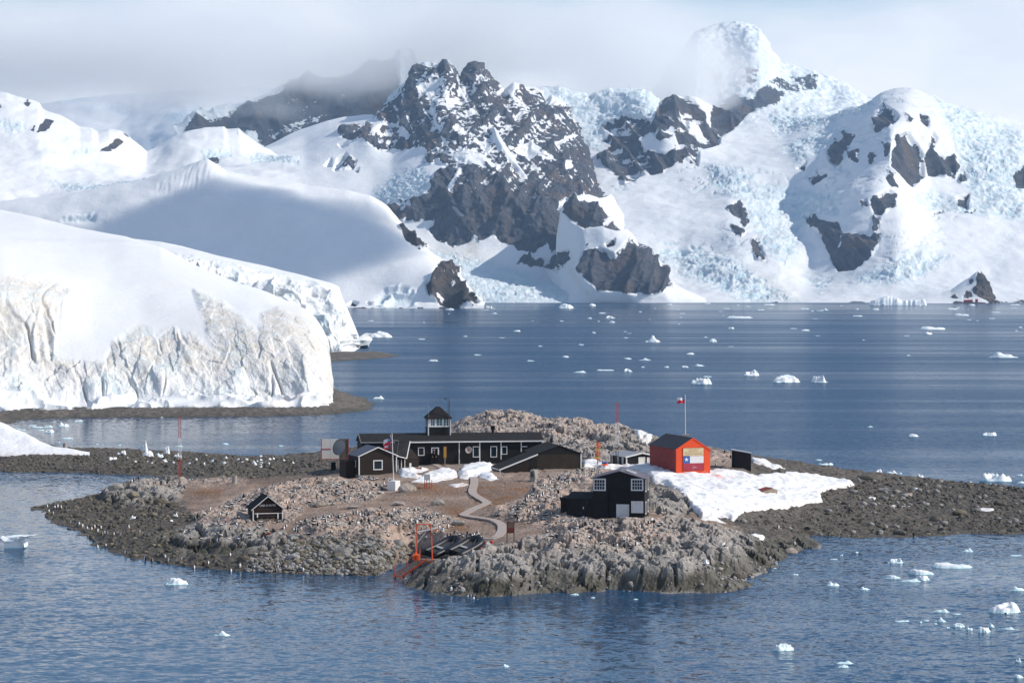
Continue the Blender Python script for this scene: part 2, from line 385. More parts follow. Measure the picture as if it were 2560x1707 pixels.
def build_far_land():
    # --- hazy slopes far to the left, their tops in cloud
    P, X, Y, t = loft('x', [[(-80, 420, 7000), (1000, 430, 7000)], [(-80, 330, 7400), (300, 340, 7400), (430, 300, 7300), (1000, 300, 7300)],
                            [(-80, 250, 7900), (200, 235, 7900), (400, 225, 7900), (1000, 200, 7900)], [(-80, 245, 8300), (400, 222, 8300), (1000, 200, 8300)]], -80, 1000, 160, 90)
    n = grid_normals(P); d = fbm(P[..., 0] / 700, P[..., 1] / 700, P[..., 2] / 260, 5, 3) * 45
    P += n * d[..., None]
    land('far_slope', P, {'rock': np.full(X.shape, -1.5) , 'ice': 0.55 * sstep(0.1, 0.5, fbm(P[..., 0] / 300, P[..., 1] / 300, P[..., 2] / 60, 4, 9)), 'dirt': 0 * X}, FAR_MAT)

    # --- dark rock wall under the cloud, left of the main peak
    P, X, Y, t = loft('x', [[(400, 420, 5500), (960, 440, 5500)], [(400, 300, 5650), (430, 296, 5650), (560, 340, 5600), (960, 360, 5600)],
                            [(400, 285, 5750), (430, 270, 5750), (500, 235, 5800), (640, 205, 5900), (760, 180, 5950), (850, 140, 6000), (960, 130, 6000)],
                            [(400, 285, 6000), (640, 190, 6200), (960, 120, 6300)]], 400, 960, 280, 140)
    n = grid_normals(P)
    g = ridged(P[..., 0] / 150 + P[..., 2] / 260, P[..., 2] / 330, 0, 4, 11); d = (g - 0.9) * 22 + fbm(P[..., 0] / 60, P[..., 1] / 60, P[..., 2] / 60, 4, 12) * 8
    P += n * d[..., None]
    rock = rock_field(X, Y, [(c1([(1085, 790), (1130, 700), (1300, 655), (1400, 600), (1600, 520), (1800, 430), (2050, 330), (2300, 200), (2400, 900), (1560, 870), (1500, 800), (1440, 780)]), 0.85)], 10)
    rock += fbm(P[..., 0] / 90 - P[..., 2] / 70, P[..., 2] / 60, 0, 4, 14) * 0.9 + (g - 0.9) * 0.35
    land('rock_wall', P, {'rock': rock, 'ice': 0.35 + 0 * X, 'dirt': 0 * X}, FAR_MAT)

    # --- the highest snow peak, far back on the right
    sky = [(1480, 240), (1540, 150), (1585, 90), (1600, 72), (1640, 58), (1662, 52), (1690, 50), (1720, 55), (1745, 66), (1752, 82), (1765, 95), (1770, 112), (1792, 140),
           (1815, 150), (1860, 160), (1900, 173), (1925, 184), (1945, 194), (1990, 222), (2060, 240), (2150, 250), (2400, 300)]
    P, X, Y, t = loft('x', [[(1480, 420, 6300), (2400, 420, 6300)], [(1480, 300, 6700), (1700, 250, 6700), (1900, 270, 6700), (2400, 360, 6700)],
                            [(x, y + 42 + 14 * math.sin(x * .031), 7100 + 40 * math.sin(x * .05)) for x, y in sky], [(x, y, 7300) for x, y in sky], [(x, y + 30, 7800) for x, y in sky]], 1480, 2400, 300, 150,
                      [0, .35, .7, .93, 1])
    n = grid_normals(P)
    g = serac(P, 1.5, 21)
    mask = sstep(1.0, 0.9, t)[:, None]
    P += n * (((g - 0.8) * 11 + fbm(P[..., 0] / 40, P[..., 1] / 40, P[..., 2] / 30, 3, 22) * 4) * mask)[..., None]
    rock = rock_field(X, Y, [c3([(430, 530), (540, 470), (620, 490), (660, 440), (710, 415), (790, 455), (750, 510), (650, 535), (560, 605), (490, 645), (430, 610)]),
                             (c3([(700, 400), (800, 380), (950, 370), (940, 430), (860, 450), (780, 440)]), 0.1),
                             (c3([(410, 330), (470, 370), (480, 390), (440, 380)]), 0.1), (c3([(600, 330), (660, 340), (640, 400), (610, 420)]), 0.05)], 8)
    rock += fbm(P[..., 0] / 60, P[..., 1] / 60, P[..., 2] / 60, 4, 23) * 0.6
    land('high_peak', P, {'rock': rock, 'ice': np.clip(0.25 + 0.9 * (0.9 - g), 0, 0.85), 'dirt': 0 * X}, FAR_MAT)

    # --- right-hand massif with its ice falls, down to the water
    sky = [(1180, 190), (1240, 198), (1285, 195), (1310, 205), (1350, 215), (1400, 205), (1450, 205), (1490, 215), (1515, 238), (1530, 225), (1560, 222), (1600, 228), (1640, 250),
           (1700, 262), (1780, 262), (1850, 262), (1930, 258), (1985, 245), (2010, 232), (2030, 217), (2060, 210), (2090, 211), (2130, 221), (2180, 240), (2230, 255), (2290, 268), (2352, 283), (2480, 310)]
    rows = [[(1180, 706, 4030), (1400, 700, 4040), (1700, 698, 4050), (2480, 695, 4070)],
            [(1180, 690, 4050), (1500, 686, 4080), (1750, 680, 4100), (2000, 676, 4130), (2200, 672, 4140), (2480, 668, 4150)],
            [(1180, 620, 4350), (1400, 600, 4330), (1560, 600, 4380), (1700, 585, 4330), (1800, 600, 4300), (1860, 622, 4330), (1950, 600, 4300), (2060, 560, 4290), (2160, 560, 4390), (2300, 560, 4420), (2480, 560, 4440)],
            [(1180, 500, 4700), (1400, 480, 4640), (1560, 480, 4600), (1680, 470, 4580), (1760, 480, 4630), (1830, 500, 4640), (1900, 470, 4580), (1975, 450, 4500), (2010, 440, 4480), (2060, 430, 4520), (2130, 440, 4620), (2300, 440, 4640), (2480, 440, 4700)],
            [(1180, 390, 4900), (1400, 400, 4850), (1560, 400, 4820), (1680, 370, 4850), (1800, 350, 4880), (1880, 350, 4850), (1940, 340, 4770), (2000, 330, 4680), (2045, 320, 4600), (2110, 330, 4690), (2200, 350, 4760), (2330, 350, 4790), (2480, 370, 4830)],
            [(1180, 285, 5050), (1370, 280, 5060), (1440, 280, 5020), (1530, 290, 4920), (1600, 300, 4990), (1680, 300, 5070), (1800, 295, 5090), (1920, 285, 5010), (1990, 272, 4880), (2035, 258, 4780), (2080, 250, 4790), (2150, 270, 4860), (2300, 305, 4930), (2480, 340, 4950)],
            [(x, y, 5220 - 0.25 * max(0, min(400, x - 1700))) for x, y in sky],
            [(x, y + 22, 5900) for x, y in sky]]
    P, X, Y, t = loft('x', rows, 1180, 2480, 720, 320, [0, .06, .24, .46, .64, .82, .96, 1], sm=[6, 8, 14, 14, 14, 10, 1, 3])
    n = grid_normals(P)
    fall = area(X, Y, [c3([(560, 930), (700, 900), (900, 920), (1080, 960), (1060, 1060), (900, 1060), (860, 1180), (830, 1290), (730, 1230), (620, 1110), (600, 1000)]),
                       c3([(420, 800), (560, 820), (700, 900), (560, 960), (430, 880)]), c3([(180, 1230), (420, 1220), (620, 1300), (800, 1400), (900, 1470), (640, 1470), (480, 1400), (300, 1340)]),
                       c3([(1500, 500), (1700, 560), (1960, 650), (1960, 1080), (1800, 1060), (1720, 960), (1660, 860), (1600, 700)]),
                       c3([(1420, 980), (1500, 940), (1640, 980), (1800, 1000), (1800, 1070), (1600, 1040), (1440, 1020)]),
                       c3([(0, 400), (180, 440), (180, 580), (0, 590)]), c3([(1100, 1370), (1400, 1240), (1600, 1270), (1400, 1380)]),
                       c2([(1200, 250), (1420, 230), (1900, 290), (1880, 400), (1580, 470), (1560, 620), (1500, 600), (1450, 420), (1330, 330)]),
                       c3([(700, 560), (900, 480), (1250, 470), (1230, 560), (1000, 620), (760, 650)]), c3([(780, 700), (1000, 620), (1100, 640), (1000, 740), (860, 800)]), c3([(900, 1330), (1000, 1350), (960, 1400)])], 16)
    rock = rock_field(X, Y, [
        (c2([(1580, 460), (1720, 435), (1840, 445), (1862, 475), (1900, 365), (1930, 315), (2020, 330), (2030, 700), (1945, 680), (1920, 745), (1840, 745), (1780, 765), (1720, 805), (1620, 740), (1550, 690), (1570, 630), (1640, 600), (1590, 560), (1640, 520), (1575, 490)]), 0.62),
        (c3([(0, 585), (100, 575), (132, 625), (180, 490), (200, 475), (290, 475), (350, 500), (400, 555), (480, 640), (475, 690), (430, 715), (370, 740), (362, 815), (300, 790), (260, 805), (180, 845), (80, 862), (20, 905), (-30, 890)]), 0.60),
        (c3([(130, 640), (180, 690), (250, 660), (270, 730), (200, 760), (100, 740), (70, 690)]), -1.1), (c3([(320, 560), (380, 600), (440, 690), (370, 700), (320, 640)]), -0.9),
        c3([(430, 530), (540, 480), (620, 500), (660, 440), (710, 420), (785, 460), (740, 512), (650, 532), (560, 602), (490, 642), (440, 600)]),
        c3([(1228, 605), (1280, 515), (1294, 540), (1345, 580), (1310, 605), (1232, 655)]),
        c3([(1340, 655), (1400, 645), (1432, 700), (1472, 770), (1478, 862), (1410, 918), (1358, 862), (1322, 800), (1328, 740), (1350, 700)]),
        c3([(1478, 775), (1500, 665), (1526, 688), (1505, 740), (1560, 790), (1600, 775), (1642, 830), (1622, 872), (1570, 862), (1500, 852)]),
        c3([(998, 742), (1030, 680), (1080, 652), (1142, 668), (1112, 702), (1092, 742), (1082, 792), (1040, 818), (1008, 792)]),
        c3([(1105, 755), (1150, 728), (1145, 792), (1108, 792)]), c3([(898, 862), (1000, 828), (992, 862), (918, 892)]), c3([(848, 822), (892, 798), (880, 832)]),
        c3([(1248, 682), (1300, 688), (1314, 722), (1268, 752)]), c3([(1190, 760), (1215, 730), (1225, 760), (1195, 800)]), c3([(1430, 570), (1470, 600), (1475, 640), (1440, 610)]), c3([(1370, 570), (1410, 600), (1390, 610)]),
        c3([(1208, 1002), (1290, 948), (1322, 970), (1324, 1032), (1262, 1072), (1228, 1062)]), c3([(1225, 1070), (1250, 1080), (1250, 1160), (1225, 1160)]), c3([(1278, 872), (1312, 848), (1332, 930), (1300, 932)]), c3([(1290, 800), (1330, 840), (1320, 860), (1296, 850)]),
        c3([(1078, 1160), (1264, 1158), (1245, 1212), (1205, 1252), (1122, 1304), (1040, 1302), (1008, 1262), (1060, 1222)]),
        c3([(878, 1052), (930, 1038), (962, 1090), (1062, 1108), (1084, 1162), (1052, 1232), (1010, 1262), (980, 1182), (958, 1132), (908, 1112)]), c3([(1170, 1010), (1200, 1000), (1205, 1030), (1180, 1040)]),
        c3([(498, 1012), (570, 978), (602, 1042), (612, 1082), (590, 1118), (558, 1062)]), c3([(523, 1102), (560, 1108), (592, 1142), (570, 1162), (540, 1142)]),
        c3([(623, 1182), (650, 1168), (692, 1232), (702, 1262), (660, 1252), (633, 1222)]), c3([(1628, 962), (1692, 948), (1682, 1022), (1638, 1012)]), c3([(1498, 1062), (1560, 1036), (1564, 1060)]),
        c3([(1668, 1052), (1716, 1036), (1700, 1056)]), c3([(1908, 852), (1965, 798), (1990, 900), (1930, 892)]), c3([(1640, 860), (1670, 845), (1680, 880), (1650, 895)])], 5.5)
    rk = sstep(-0.6, 0.4, rock)
    gx = ridged(P[..., 0] / 52 + P[..., 2] / 120, P[..., 2] / 150, P[..., 1] / 500, 4, 31)
    gy = perlin(P[..., 0] / 160, P[..., 2] / 16, 0, 33)                       # ledges of the banded cliffs
    ser = serac(P, 1.0, 35)
    roll = fbm(P[..., 0] / 330, P[..., 1] / 330, P[..., 2] / 160, 5, 37)
    lim = (sstep(0.0, 0.05, t) * sstep(1.0, 0.93, t))[:, None]
    d = roll * 17 + rk * ((gx - 0.9) * 11 + gy * 4) + fall * ((ser - 0.8) * 6.0 + fbm(P[..., 0] / 60, P[..., 1] / 60, P[..., 2] / 30, 3, 36) * 6)
    cw = fbm(P[..., 0] / 110, P[..., 1] / 110, P[..., 2] / 60, 3, 42) * 1.5
    cre = sstep(0.09, 0.0, np.abs(perlin(P[..., 0] / 75 + cw, P[..., 2] / 15 + cw * 1.2, P[..., 1] / 90, 43))) * sstep(0.08, 0.35, perlin(P[..., 0] / 120, P[..., 2] / 70, 0, 44)) * (1 - rk)
    d = d - cre * 3.0
    P += n * (d * lim)[..., None]
    cl = area(X, Y, [c2([(1580, 460), (2040, 300), (2040, 760), (1560, 760)]), c3([(0, 480), (480, 480), (480, 860), (0, 900)])], 10)
    rock = rock + rk * ((gx - 0.95) * 0.42 + gy * 1.15 * cl + fbm(P[..., 0] / 42, P[..., 1] / 42, P[..., 2] / 42, 4, 39) * 0.75)
    shore = sstep(0.035, 0.0, t)[:, None] * (0.6 + fbm(P[..., 0] / 60, P[..., 1] / 60, 0, 3, 41))
    rock = np.maximum(rock, -1.2 + 2.1 * np.clip(shore, 0, 1))
    land('right_massif', P, {'rock': rock, 'ice': np.clip(fall * (0.25 + 0.75 * sstep(0.95, 0.5, ser)) + 0.05 + cre * 0.55, 0, 0.9), 'dirt': 0.35 * area(X, Y, [c3([(600, 1280), (860, 1380), (900, 1470), (760, 1470)])])}, FAR_MAT)

    # --- the main peak and its rock face
    sky = [(540, 352), (590, 345), (607, 335), (664, 310), (754, 279), (790, 272), (830, 268), (862, 266), (878, 245), (894, 222), (934, 182), (944, 152), (975, 140), (1000, 146), (1010, 148),
           (1022, 134), (1030, 138), (1045, 160), (1058, 178), (1068, 160), (1090, 145), (1108, 148), (1125, 168), (1140, 192), (1160, 205), (1180, 190), (1200, 196), (1240, 205), (1255, 214),
           (1300, 228), (1330, 260), (1345, 300), (1360, 340), (1375, 375), (1400, 405), (1412, 425), (1425, 450), (1440, 470), (1500, 540)]
    D6 = lambda x: 5050 + 0.9 * abs(x - 1040)
    rows = [[(540, 710, 4000), (1500, 706, 4000)], [(540, 672, 4030), (900, 672, 4030), (1200, 668, 4060), (1500, 668, 4080)],
            [(540, 600, 4200), (880, 590, 4200), (1060, 600, 4220), (1200, 620, 4230), (1500, 620, 4250)],
            [(540, 520, 4350), (880, 530, 4340), (1000, 545, 4330), (1100, 540, 4310), (1180, 545, 4300), (1260, 550, 4300), (1500, 600, 4330)],
            [(540, 455, 4480), (720, 455, 4500), (860, 455, 4500), (920, 455, 4430), (1000, 440, 4400), (1080, 440, 4370), (1160, 455, 4370), (1250, 470, 4360), (1330, 480, 4430), (1430, 560, 4430), (1500, 590, 4430)],
            [(540, 400, 4600), (700, 390, 4650), (800, 370, 4650), (900, 380, 4620), (990, 360, 4560), (1070, 362, 4500), (1150, 380, 4520), (1230, 420, 4520), (1330, 440, 4560), (1420, 500, 4560), (1500, 570, 4560)],
            [(540, 372, 4660), (700, 352, 4720), (800, 310, 4720), (850, 290, 4720), (900, 270, 4820), (960, 240, 4800), (1025, 235, 4740), (1070, 250, 4790), (1120, 255, 4740), (1200, 290, 4740), (1290, 330, 4760), (1370, 420, 4720), (1440, 490, 4700), (1500, 560, 4700)],
            [(x, y, D6(x)) for x, y in sky], [(x, y + 40, D6(x) + 400) for x, y in sky]]
    P, X, Y, t = loft('x', rows, 540, 1500, 660, 400, [0, .06, .16, .28, .42, .58, .74, .96, 1], sm=[6, 8, 12, 12, 12, 10, 8, 0, 3])
    n = grid_normals(P)
    RK = [(c2([(300, 435), (400, 318), (500, 218), (515, 150), (630, 128), (650, 160), (688, 103), (720, 130), (785, 195), (800, 150), (850, 112), (925, 120), (985, 200), (1015, 272), (1060, 312), (1115, 255), (1280, 305), (1292, 340),
               (1400, 368), (1462, 420), (1472, 490), (1502, 600), (1545, 690), (1580, 760), (1645, 800), (1645, 850), (1560, 885), (1500, 862), (1340, 905), (1300, 892), (1180, 862), (1100, 890), (1060, 790), (960, 745),
               (900, 665), (820, 650), (700, 695), (640, 660), (580, 695), (600, 620), (520, 592), (480, 612), (430, 602), (500, 560), (480, 500), (430, 470)]), 0.70),
          (c2([(600, 180), (690, 200), (740, 230), (800, 300), (860, 420), (880, 500), (820, 560), (700, 520), (640, 470), (590, 330), (560, 260)]), -0.62),
          (c2([(780, 190), (830, 300), (900, 420), (850, 420), (780, 290), (750, 200)]), -0.8),
          (c2([(955, 480), (985, 490), (1050, 600), (1140, 720), (1170, 760), (1120, 730), (1040, 640), (980, 550)]), -1.5),
          (c2([(1020, 235), (1110, 240), (1150, 330), (1230, 440), (1190, 460), (1110, 370), (1060, 310)]), -0.7),
          (c2([(1200, 370), (1330, 340), (1420, 400), (1460, 480), (1400, 440), (1330, 360), (1210, 385)]), -0.6),
          (c2([(540, 600), (700, 590), (900, 600), (1000, 700), (900, 690), (760, 650), (620, 650)]), -0.5),
          (c2([(700, 640), (820, 590), (960, 640), (1080, 770), (1000, 740), (900, 660), (790, 650)]), -0.55),
          (c2([(1360, 680), (1400, 670), (1420, 700), (1400, 722), (1370, 712)]), -2.2),
          (c2([(1290, 580), (1440, 510), (1450, 525), (1310, 595)]), -1.3), (c2([(1180, 540), (1300, 640), (1330, 690), (1240, 660), (1180, 600)]), -0.9),
          (c2([(610, 775), (720, 682), (830, 652), (900, 700), (1000, 760), (1080, 785), (1100, 872), (1170, 858), (1330, 910), (1365, 990), (1332, 1100), (1352, 1150), (1300, 1185), (1270, 1130), (1200, 1185), (1110, 1172), (1080, 1142),
               (1010, 1122), (980, 1082), (890, 1118), (862, 1082), (830, 1112), (740, 1142), (650, 1102), (606, 1052), (640, 1002), (460, 1012), (362, 940), (430, 898), (540, 888), (620, 820)]), 1.15),
          (c2([(735, 930), (770, 940), (815, 985), (800, 1000), (750, 960)]), -2.2), (c2([(700, 800), (740, 760), (760, 690), (790, 700), (740, 850), (715, 850)]), -1.5), (c2([(420, 905), (520, 895), (515, 940), (440, 945)]), -1.4),
          c2([(1105, 1243), (1180, 1168), (1202, 1222), (1262, 1208), (1262, 1252), (1170, 1263)]), c2([(1262, 1272), (1300, 1208), (1384, 1176), (1388, 1222), (1320, 1296)]), c2([(1392, 1254), (1400, 1190), (1420, 1166), (1442, 1220), (1420, 1264)]),
          c2([(98, 522), (108, 488), (150, 478), (292, 466), (282, 500), (330, 512), (332, 478), (430, 456), (444, 530), (500, 556), (545, 582), (470, 614), (350, 614), (268, 562), (240, 544), (150, 544)]),
          (c2([(285, 470), (335, 480), (330, 520), (400, 540), (440, 530), (430, 480), (380, 500)]), -0.9),
          c2([(78, 722), (100, 658), (140, 628), (198, 670), (182, 712), (110, 724)]), c2([(30, 700), (60, 665), (60, 700)]), c2([(105, 580), (145, 560), (150, 580), (120, 592)]), c2([(185, 715), (215, 710), (210, 735)]), c2([(575, 690), (640, 600), (660, 640), (620, 690)]),
          c2([(586, 1130), (604, 1128), (600, 1150), (588, 1148)])]
    rock = rock_field(X, Y, RK, 6.5)
    rk = sstep(-0.7, 0.4, rock)
    wx = fbm(P[..., 0] / 140, P[..., 2] / 140, 0, 3, 51) * 34
    g = ridged((P[..., 0] + wx) / 72 - P[..., 2] / 115, P[..., 2] / 200, P[..., 1] / 900, 5, 53)            # ribs running down to the right
    g2 = ridged((P[..., 0] - wx) / 60 + P[..., 2] / 100, P[..., 2] / 190, P[..., 1] / 900, 4, 57)
    g = 0.62 * g + 0.38 * g2
    f = fbm(P[..., 0] / 22, P[..., 1] / 26, P[..., 2] / 22, 5, 55)
    roll = fbm(P[..., 0] / 300, P[..., 1] / 300, P[..., 2] / 200, 4, 59)
    fall = area(X, Y, [c2([(560, 1170), (760, 1180), (1000, 1260), (1300, 1330), (1500, 1420), (1480, 1480), (880, 1480), (740, 1250)]), c2([(260, 900), (420, 760), (560, 720), (620, 760), (610, 830), (520, 890), (380, 930)]),
                       c2([(280, 400), (420, 200), (500, 180), (480, 240), (340, 400), (300, 430)]), c2([(1290, 300), (1460, 260), (1500, 420), (1560, 620), (1500, 600), (1440, 400)]), c2([(500, 110), (640, 100), (640, 130), (520, 150)])], 12)
    ser = serac(P, 0.8, 61)
    lim = (sstep(0.0, 0.04, t) * sstep(1.0, 0.95, t))[:, None]
    d = rk * ((g - 0.85) * 15 + f * 6 + fbm(P[..., 0] / 9, P[..., 1] / 12, P[..., 2] / 9, 3, 64) * 2.2) + (1 - rk) * roll * 9 + fall * (ser - 0.8) * 4.5
    P += n * (d * lim)[..., None]
    up = sstep(470, 380, Y)
    ff = fbm(P[..., 0] / 9, P[..., 1] / 12, P[..., 2] / 9, 4, 64)
    dg = perlin((P[..., 0] + 0.62 * P[..., 2] + wx * .5) / 13, (P[..., 2]) / 70, 0, 65) + perlin((P[..., 0] - 0.75 * P[..., 2] - wx * .5) / 15, (P[..., 2]) / 80, 0, 66)
    rock = rock + rk * ((g - 0.85) * 0.75 * up + (g - 0.85) * 0.2 + f * (0.40 + 0.40 * up) + ff * (0.35 + 0.6 * up) + dg * 0.38 * up)
    gu = sstep(0.085, 0.0, np.abs(perlin((P[..., 0] + 0.72 * P[..., 2] + wx * .6) / 46, P[..., 2] / 330, P[..., 1] / 900, 67))) + 0.8 * sstep(0.07, 0.0, np.abs(perlin((P[..., 0] - 0.8 * P[..., 2] - wx * .6) / 52, P[..., 2] / 330, P[..., 1] / 900, 68)))
    gu = gu * sstep(-0.25, 0.2, perlin(P[..., 0] / 110, P[..., 2] / 110, 0, 69)); rock = rock - rk * gu * (0.2 + 0.8 * up)
    flut = perlin(X / 2.6 + Y / 9, Y / 60, 0, 63) * (1 - rk)
    land('main_peak', P, {'rock': rock, 'ice': np.clip(fall * (0.3 + 0.7 * sstep(1.0, 0.5, ser)) + 0.04, 0, 0.9),
                          'dirt': 0.8 * area(X, Y, [c2([(820, 1100), (890, 1110), (880, 1190), (820, 1190)])], 8) + 0.4 * area(X, Y, [c2([(560, 1140), (800, 1150), (1000, 1240), (760, 1230)]), c2([(1250, 1270), (1500, 1350), (1540, 1470), (1380, 1460), (1380, 1330)])], 16)}, FAR_MAT)

    # --- dark headland at the foot of the main face
    sky = [(1150, 704), (1230, 702), (1262, 690), (1276, 600), (1286, 480), (1294, 455), (1310, 448), (1345, 452), (1385, 470), (1400, 495), (1420, 512), (1445, 535), (1460, 550), (1485, 565), (1510, 588), (1535, 620), (1546, 645), (1552, 665), (1590, 690), (1640, 697)]
    rows = [[(1150, 704, 4320), (1250, 704, 4200), (1300, 702, 4010), (1640, 700, 3990)], [(1150, 702, 4330), (1240, 690, 4230), (1300, 668, 4060), (1330, 660, 4020), (1380, 672, 4000), (1450, 672, 3990), (1530, 668, 4010), (1640, 698, 4060)],
            [(1150, 702, 4350), (1200, 660, 4340), (1240, 620, 4290), (1270, 600, 4160), (1330, 585, 4080), (1400, 575, 4070), (1470, 580, 4050), (1530, 640, 4080), (1640, 698, 4100)],
            [(x, y, 4160 + max(0, 1290 - x) * 2.2) for x, y in sky], [(x, y + 14, 4300 + max(0, 1290 - x) * 2.2) for x, y in sky]]
    P, X, Y, t = loft('x', rows, 1150, 1640, 330, 190, [0, .12, .55, .93, 1], sm=[4, 5, 8, 2, 3])
    n = grid_normals(P)
    rock = rock_field(X, Y, [(c2([(1346, 905), (1400, 872), (1500, 878), (1592, 930), (1624, 980), (1580, 1034), (1480, 1048), (1400, 1012), (1358, 960)]), 1.2), (c2([(1570, 1030), (1660, 1010), (1715, 1060), (1660, 1060)]), 1.0),
                             (c2([(1436, 1292), (1468, 1178), (1560, 1166), (1650, 1200), (1738, 1106), (1802, 1138), (1872, 1208), (1954, 1290), (1980, 1340), (1942, 1384), (1880, 1420), (1780, 1424), (1650, 1404), (1560, 1404), (1508, 1352)]), 1.2),
                             (c2([(1600, 1140), (1650, 1115), (1645, 1145), (1610, 1155)]), 0.8), (c2([(1480, 1150), (1500, 1130), (1495, 1150)]), .5), (c2([(1530, 1175), (1560, 1158), (1560, 1175)]), .6), (c2([(1265, 1272), (1300, 1208), (1384, 1176), (1388, 1222), (1320, 1296)]), 0.9)], 6)
    rk = sstep(-0.7, 0.4, rock)
    g = ridged(P[..., 0] / 46 - P[..., 2] / 130, P[..., 2] / 200, 0, 4, 71); f = fbm(P[..., 0] / 22, P[..., 1] / 22, P[..., 2] / 22, 4, 72)
    lim = (sstep(0.0, 0.05, t) * sstep(1.0, 0.93, t))[:, None]
    P += n * ((rk * ((g - 0.85) * 12 + f * 3.5) + (1 - rk) * fbm(P[..., 0] / 90, P[..., 1] / 90, P[..., 2] / 90, 3, 73) * 5) * lim)[..., None]
    land('dark_headland', P, {'rock': rock + rk * f * 0.5, 'ice': 0 * X + 0.05, 'dirt': 0.4 * area(X, Y, [c2([(1400, 1180), (1440, 1330), (1560, 1460), (1500, 1460), (1380, 1300)])], 6)}, FAR_MAT)

    # --- snow peaks and ridge on the left
    sky = c1([(-120, 560), (0, 555), (40, 555), (100, 572), (140, 588), (230, 605), (250, 640), (340, 665), (400, 690), (470, 735), (540, 740), (575, 766), (640, 750), (700, 765), (760, 812), (860, 900), (900, 893), (960, 870), (1100, 790), (1200, 752),
                  (1320, 739), (1333, 755), (1410, 738), (1440, 785), (1500, 828), (1550, 852), (1640, 905), (1750, 980)])
    rows = [[(-60, 560, 3230), (1000, 560, 3230)], [(-60, 470, 3350), (400, 460, 3350), (1000, 470, 3400)],
            [(-60, 420, 3480), (200, 425, 3480), (400, 410, 3500), (600, 400, 3550), (1000, 420, 3600)],
            [(-60, 330, 3700), (100, 335, 3700), (230, 370, 3720), (330, 395, 3800), (450, 365, 3850), (600, 372, 3900), (760, 340, 4100), (1000, 340, 4200)],
            [(x, y, 4050 + 0.5 * max(0, x - 400)) for x, y in sky], [(x, y + 14, 4500) for x, y in sky]]
    P, X, Y, t = loft('x', rows, -60, 690, 360, 160, [0, .3, .52, .74, .95, 1], sm=[6, 14, 18, 14, 1, 3])
    n = grid_normals(P)
    rock = rock_field(X, Y, [c1([(138, 615), (160, 596), (182, 612), (165, 638)]), c1([(212, 768), (270, 697), (318, 710), (290, 748), (240, 772)]), c1([(178, 758), (205, 728), (202, 768)]), c1([(588, 874), (690, 822), (722, 840), (690, 868), (620, 882)]),
                             c1([(720, 790), (745, 800), (750, 815)]), c1([(1230, 935), (1280, 930), (1285, 950), (1250, 948)]), c1([(-20, 620), (10, 625), (0, 640)]),
                             c2([(98, 522), (108, 488), (150, 478), (292, 466), (282, 500), (330, 512), (332, 478), (430, 456), (444, 530), (500, 556), (545, 582), (470, 614), (350, 614), (268, 562), (240, 544), (150, 544)]),
                             c2([(78, 722), (100, 658), (140, 628), (198, 670), (182, 712), (110, 724)])], 4)
    roll = fbm(P[..., 0] / 260, P[..., 1] / 330, P[..., 2] / 160, 4, 81)
    fall = area(X, Y, [c1([(1190, 900), (1360, 890), (1370, 930), (1200, 950)]), c1([(1450, 920), (1700, 900), (1780, 950), (1500, 960)]), c1([(280, 1030), (560, 1060), (900, 1050), (780, 1090), (420, 1090)]), c1([(440, 870), (580, 860), (560, 890)]), c1([(0, 700), (160, 730), (60, 770), (0, 750)])], 8)
    ser = serac(P, 0.7, 83)
    lim = sstep(1.0, 0.93, t)[:, None]
    P += n * ((roll * 14 + fall * (ser - 0.8) * 4 + fbm(P[..., 0] / 50, P[..., 1] / 90, P[..., 2] / 40, 3, 85) * 3) * lim)[..., None]
    land('left_snow_ridge', P, {'rock': rock + fbm(P[..., 0] / 25, P[..., 1] / 25, P[..., 2] / 25, 4, 84) * 0.5, 'ice': np.clip(fall * 0.7, 0, 1), 'dirt': 0 * X}, FAR_MAT)

    # --- great snow dome that runs down to the water in a dark rock point
    sky = [(-60, 470), (60, 455), (200, 436), (300, 420), (380, 396), (430, 378), (462, 366), (478, 363), (496, 372), (520, 388), (600, 404), (700, 425), (800, 438), (850, 452), (890, 480), (920, 518), (950, 552), (985, 582), (1020, 606), (1050, 632), (1075, 660), (1092, 688), (1101, 704), (1112, 707)]
    rows = [[(-60, 709, 3020), (1112, 708.8, 3030)], [(-60, 696, 3040), (780, 696, 3045), (980, 698, 3045), (1060, 703, 3045), (1112, 708, 3040)],
            [(-60, 650, 3080), (600, 650, 3085), (850, 652, 3085), (960, 642, 3080), (1020, 650, 3060), (1070, 685, 3050), (1112, 707.8, 3050)],
            [(-60, 590, 3130), (200, 580, 3130), (420, 560, 3130), (600, 570, 3130), (760, 585, 3130), (880, 592, 3135), (960, 600, 3130), (1020, 625, 3110), (1070, 670, 3090), (1112, 707.5, 3060)],
            [(-60, 510, 3190), (200, 490, 3190), (380, 450, 3180), (480, 430, 3180), (600, 455, 3180), (760, 490, 3190), (860, 510, 3190), (920, 550, 3180), (985, 596, 3160), (1050, 640, 3130), (1112, 707.3, 3070)],
            [(x, y, 3270 - 0.2 * max(0, x - 700)) for x, y in sky], [(x, y + 10, 3500) for x, y in sky]]
    P, X, Y, t = loft('x', rows, -60, 1112, 400, 180, [0, .07, .3, .52, .72, .95, 1], sm=[8, 8, 16, 20, 16, 2, 3], depth_sm=14)
    n = grid_normals(P)
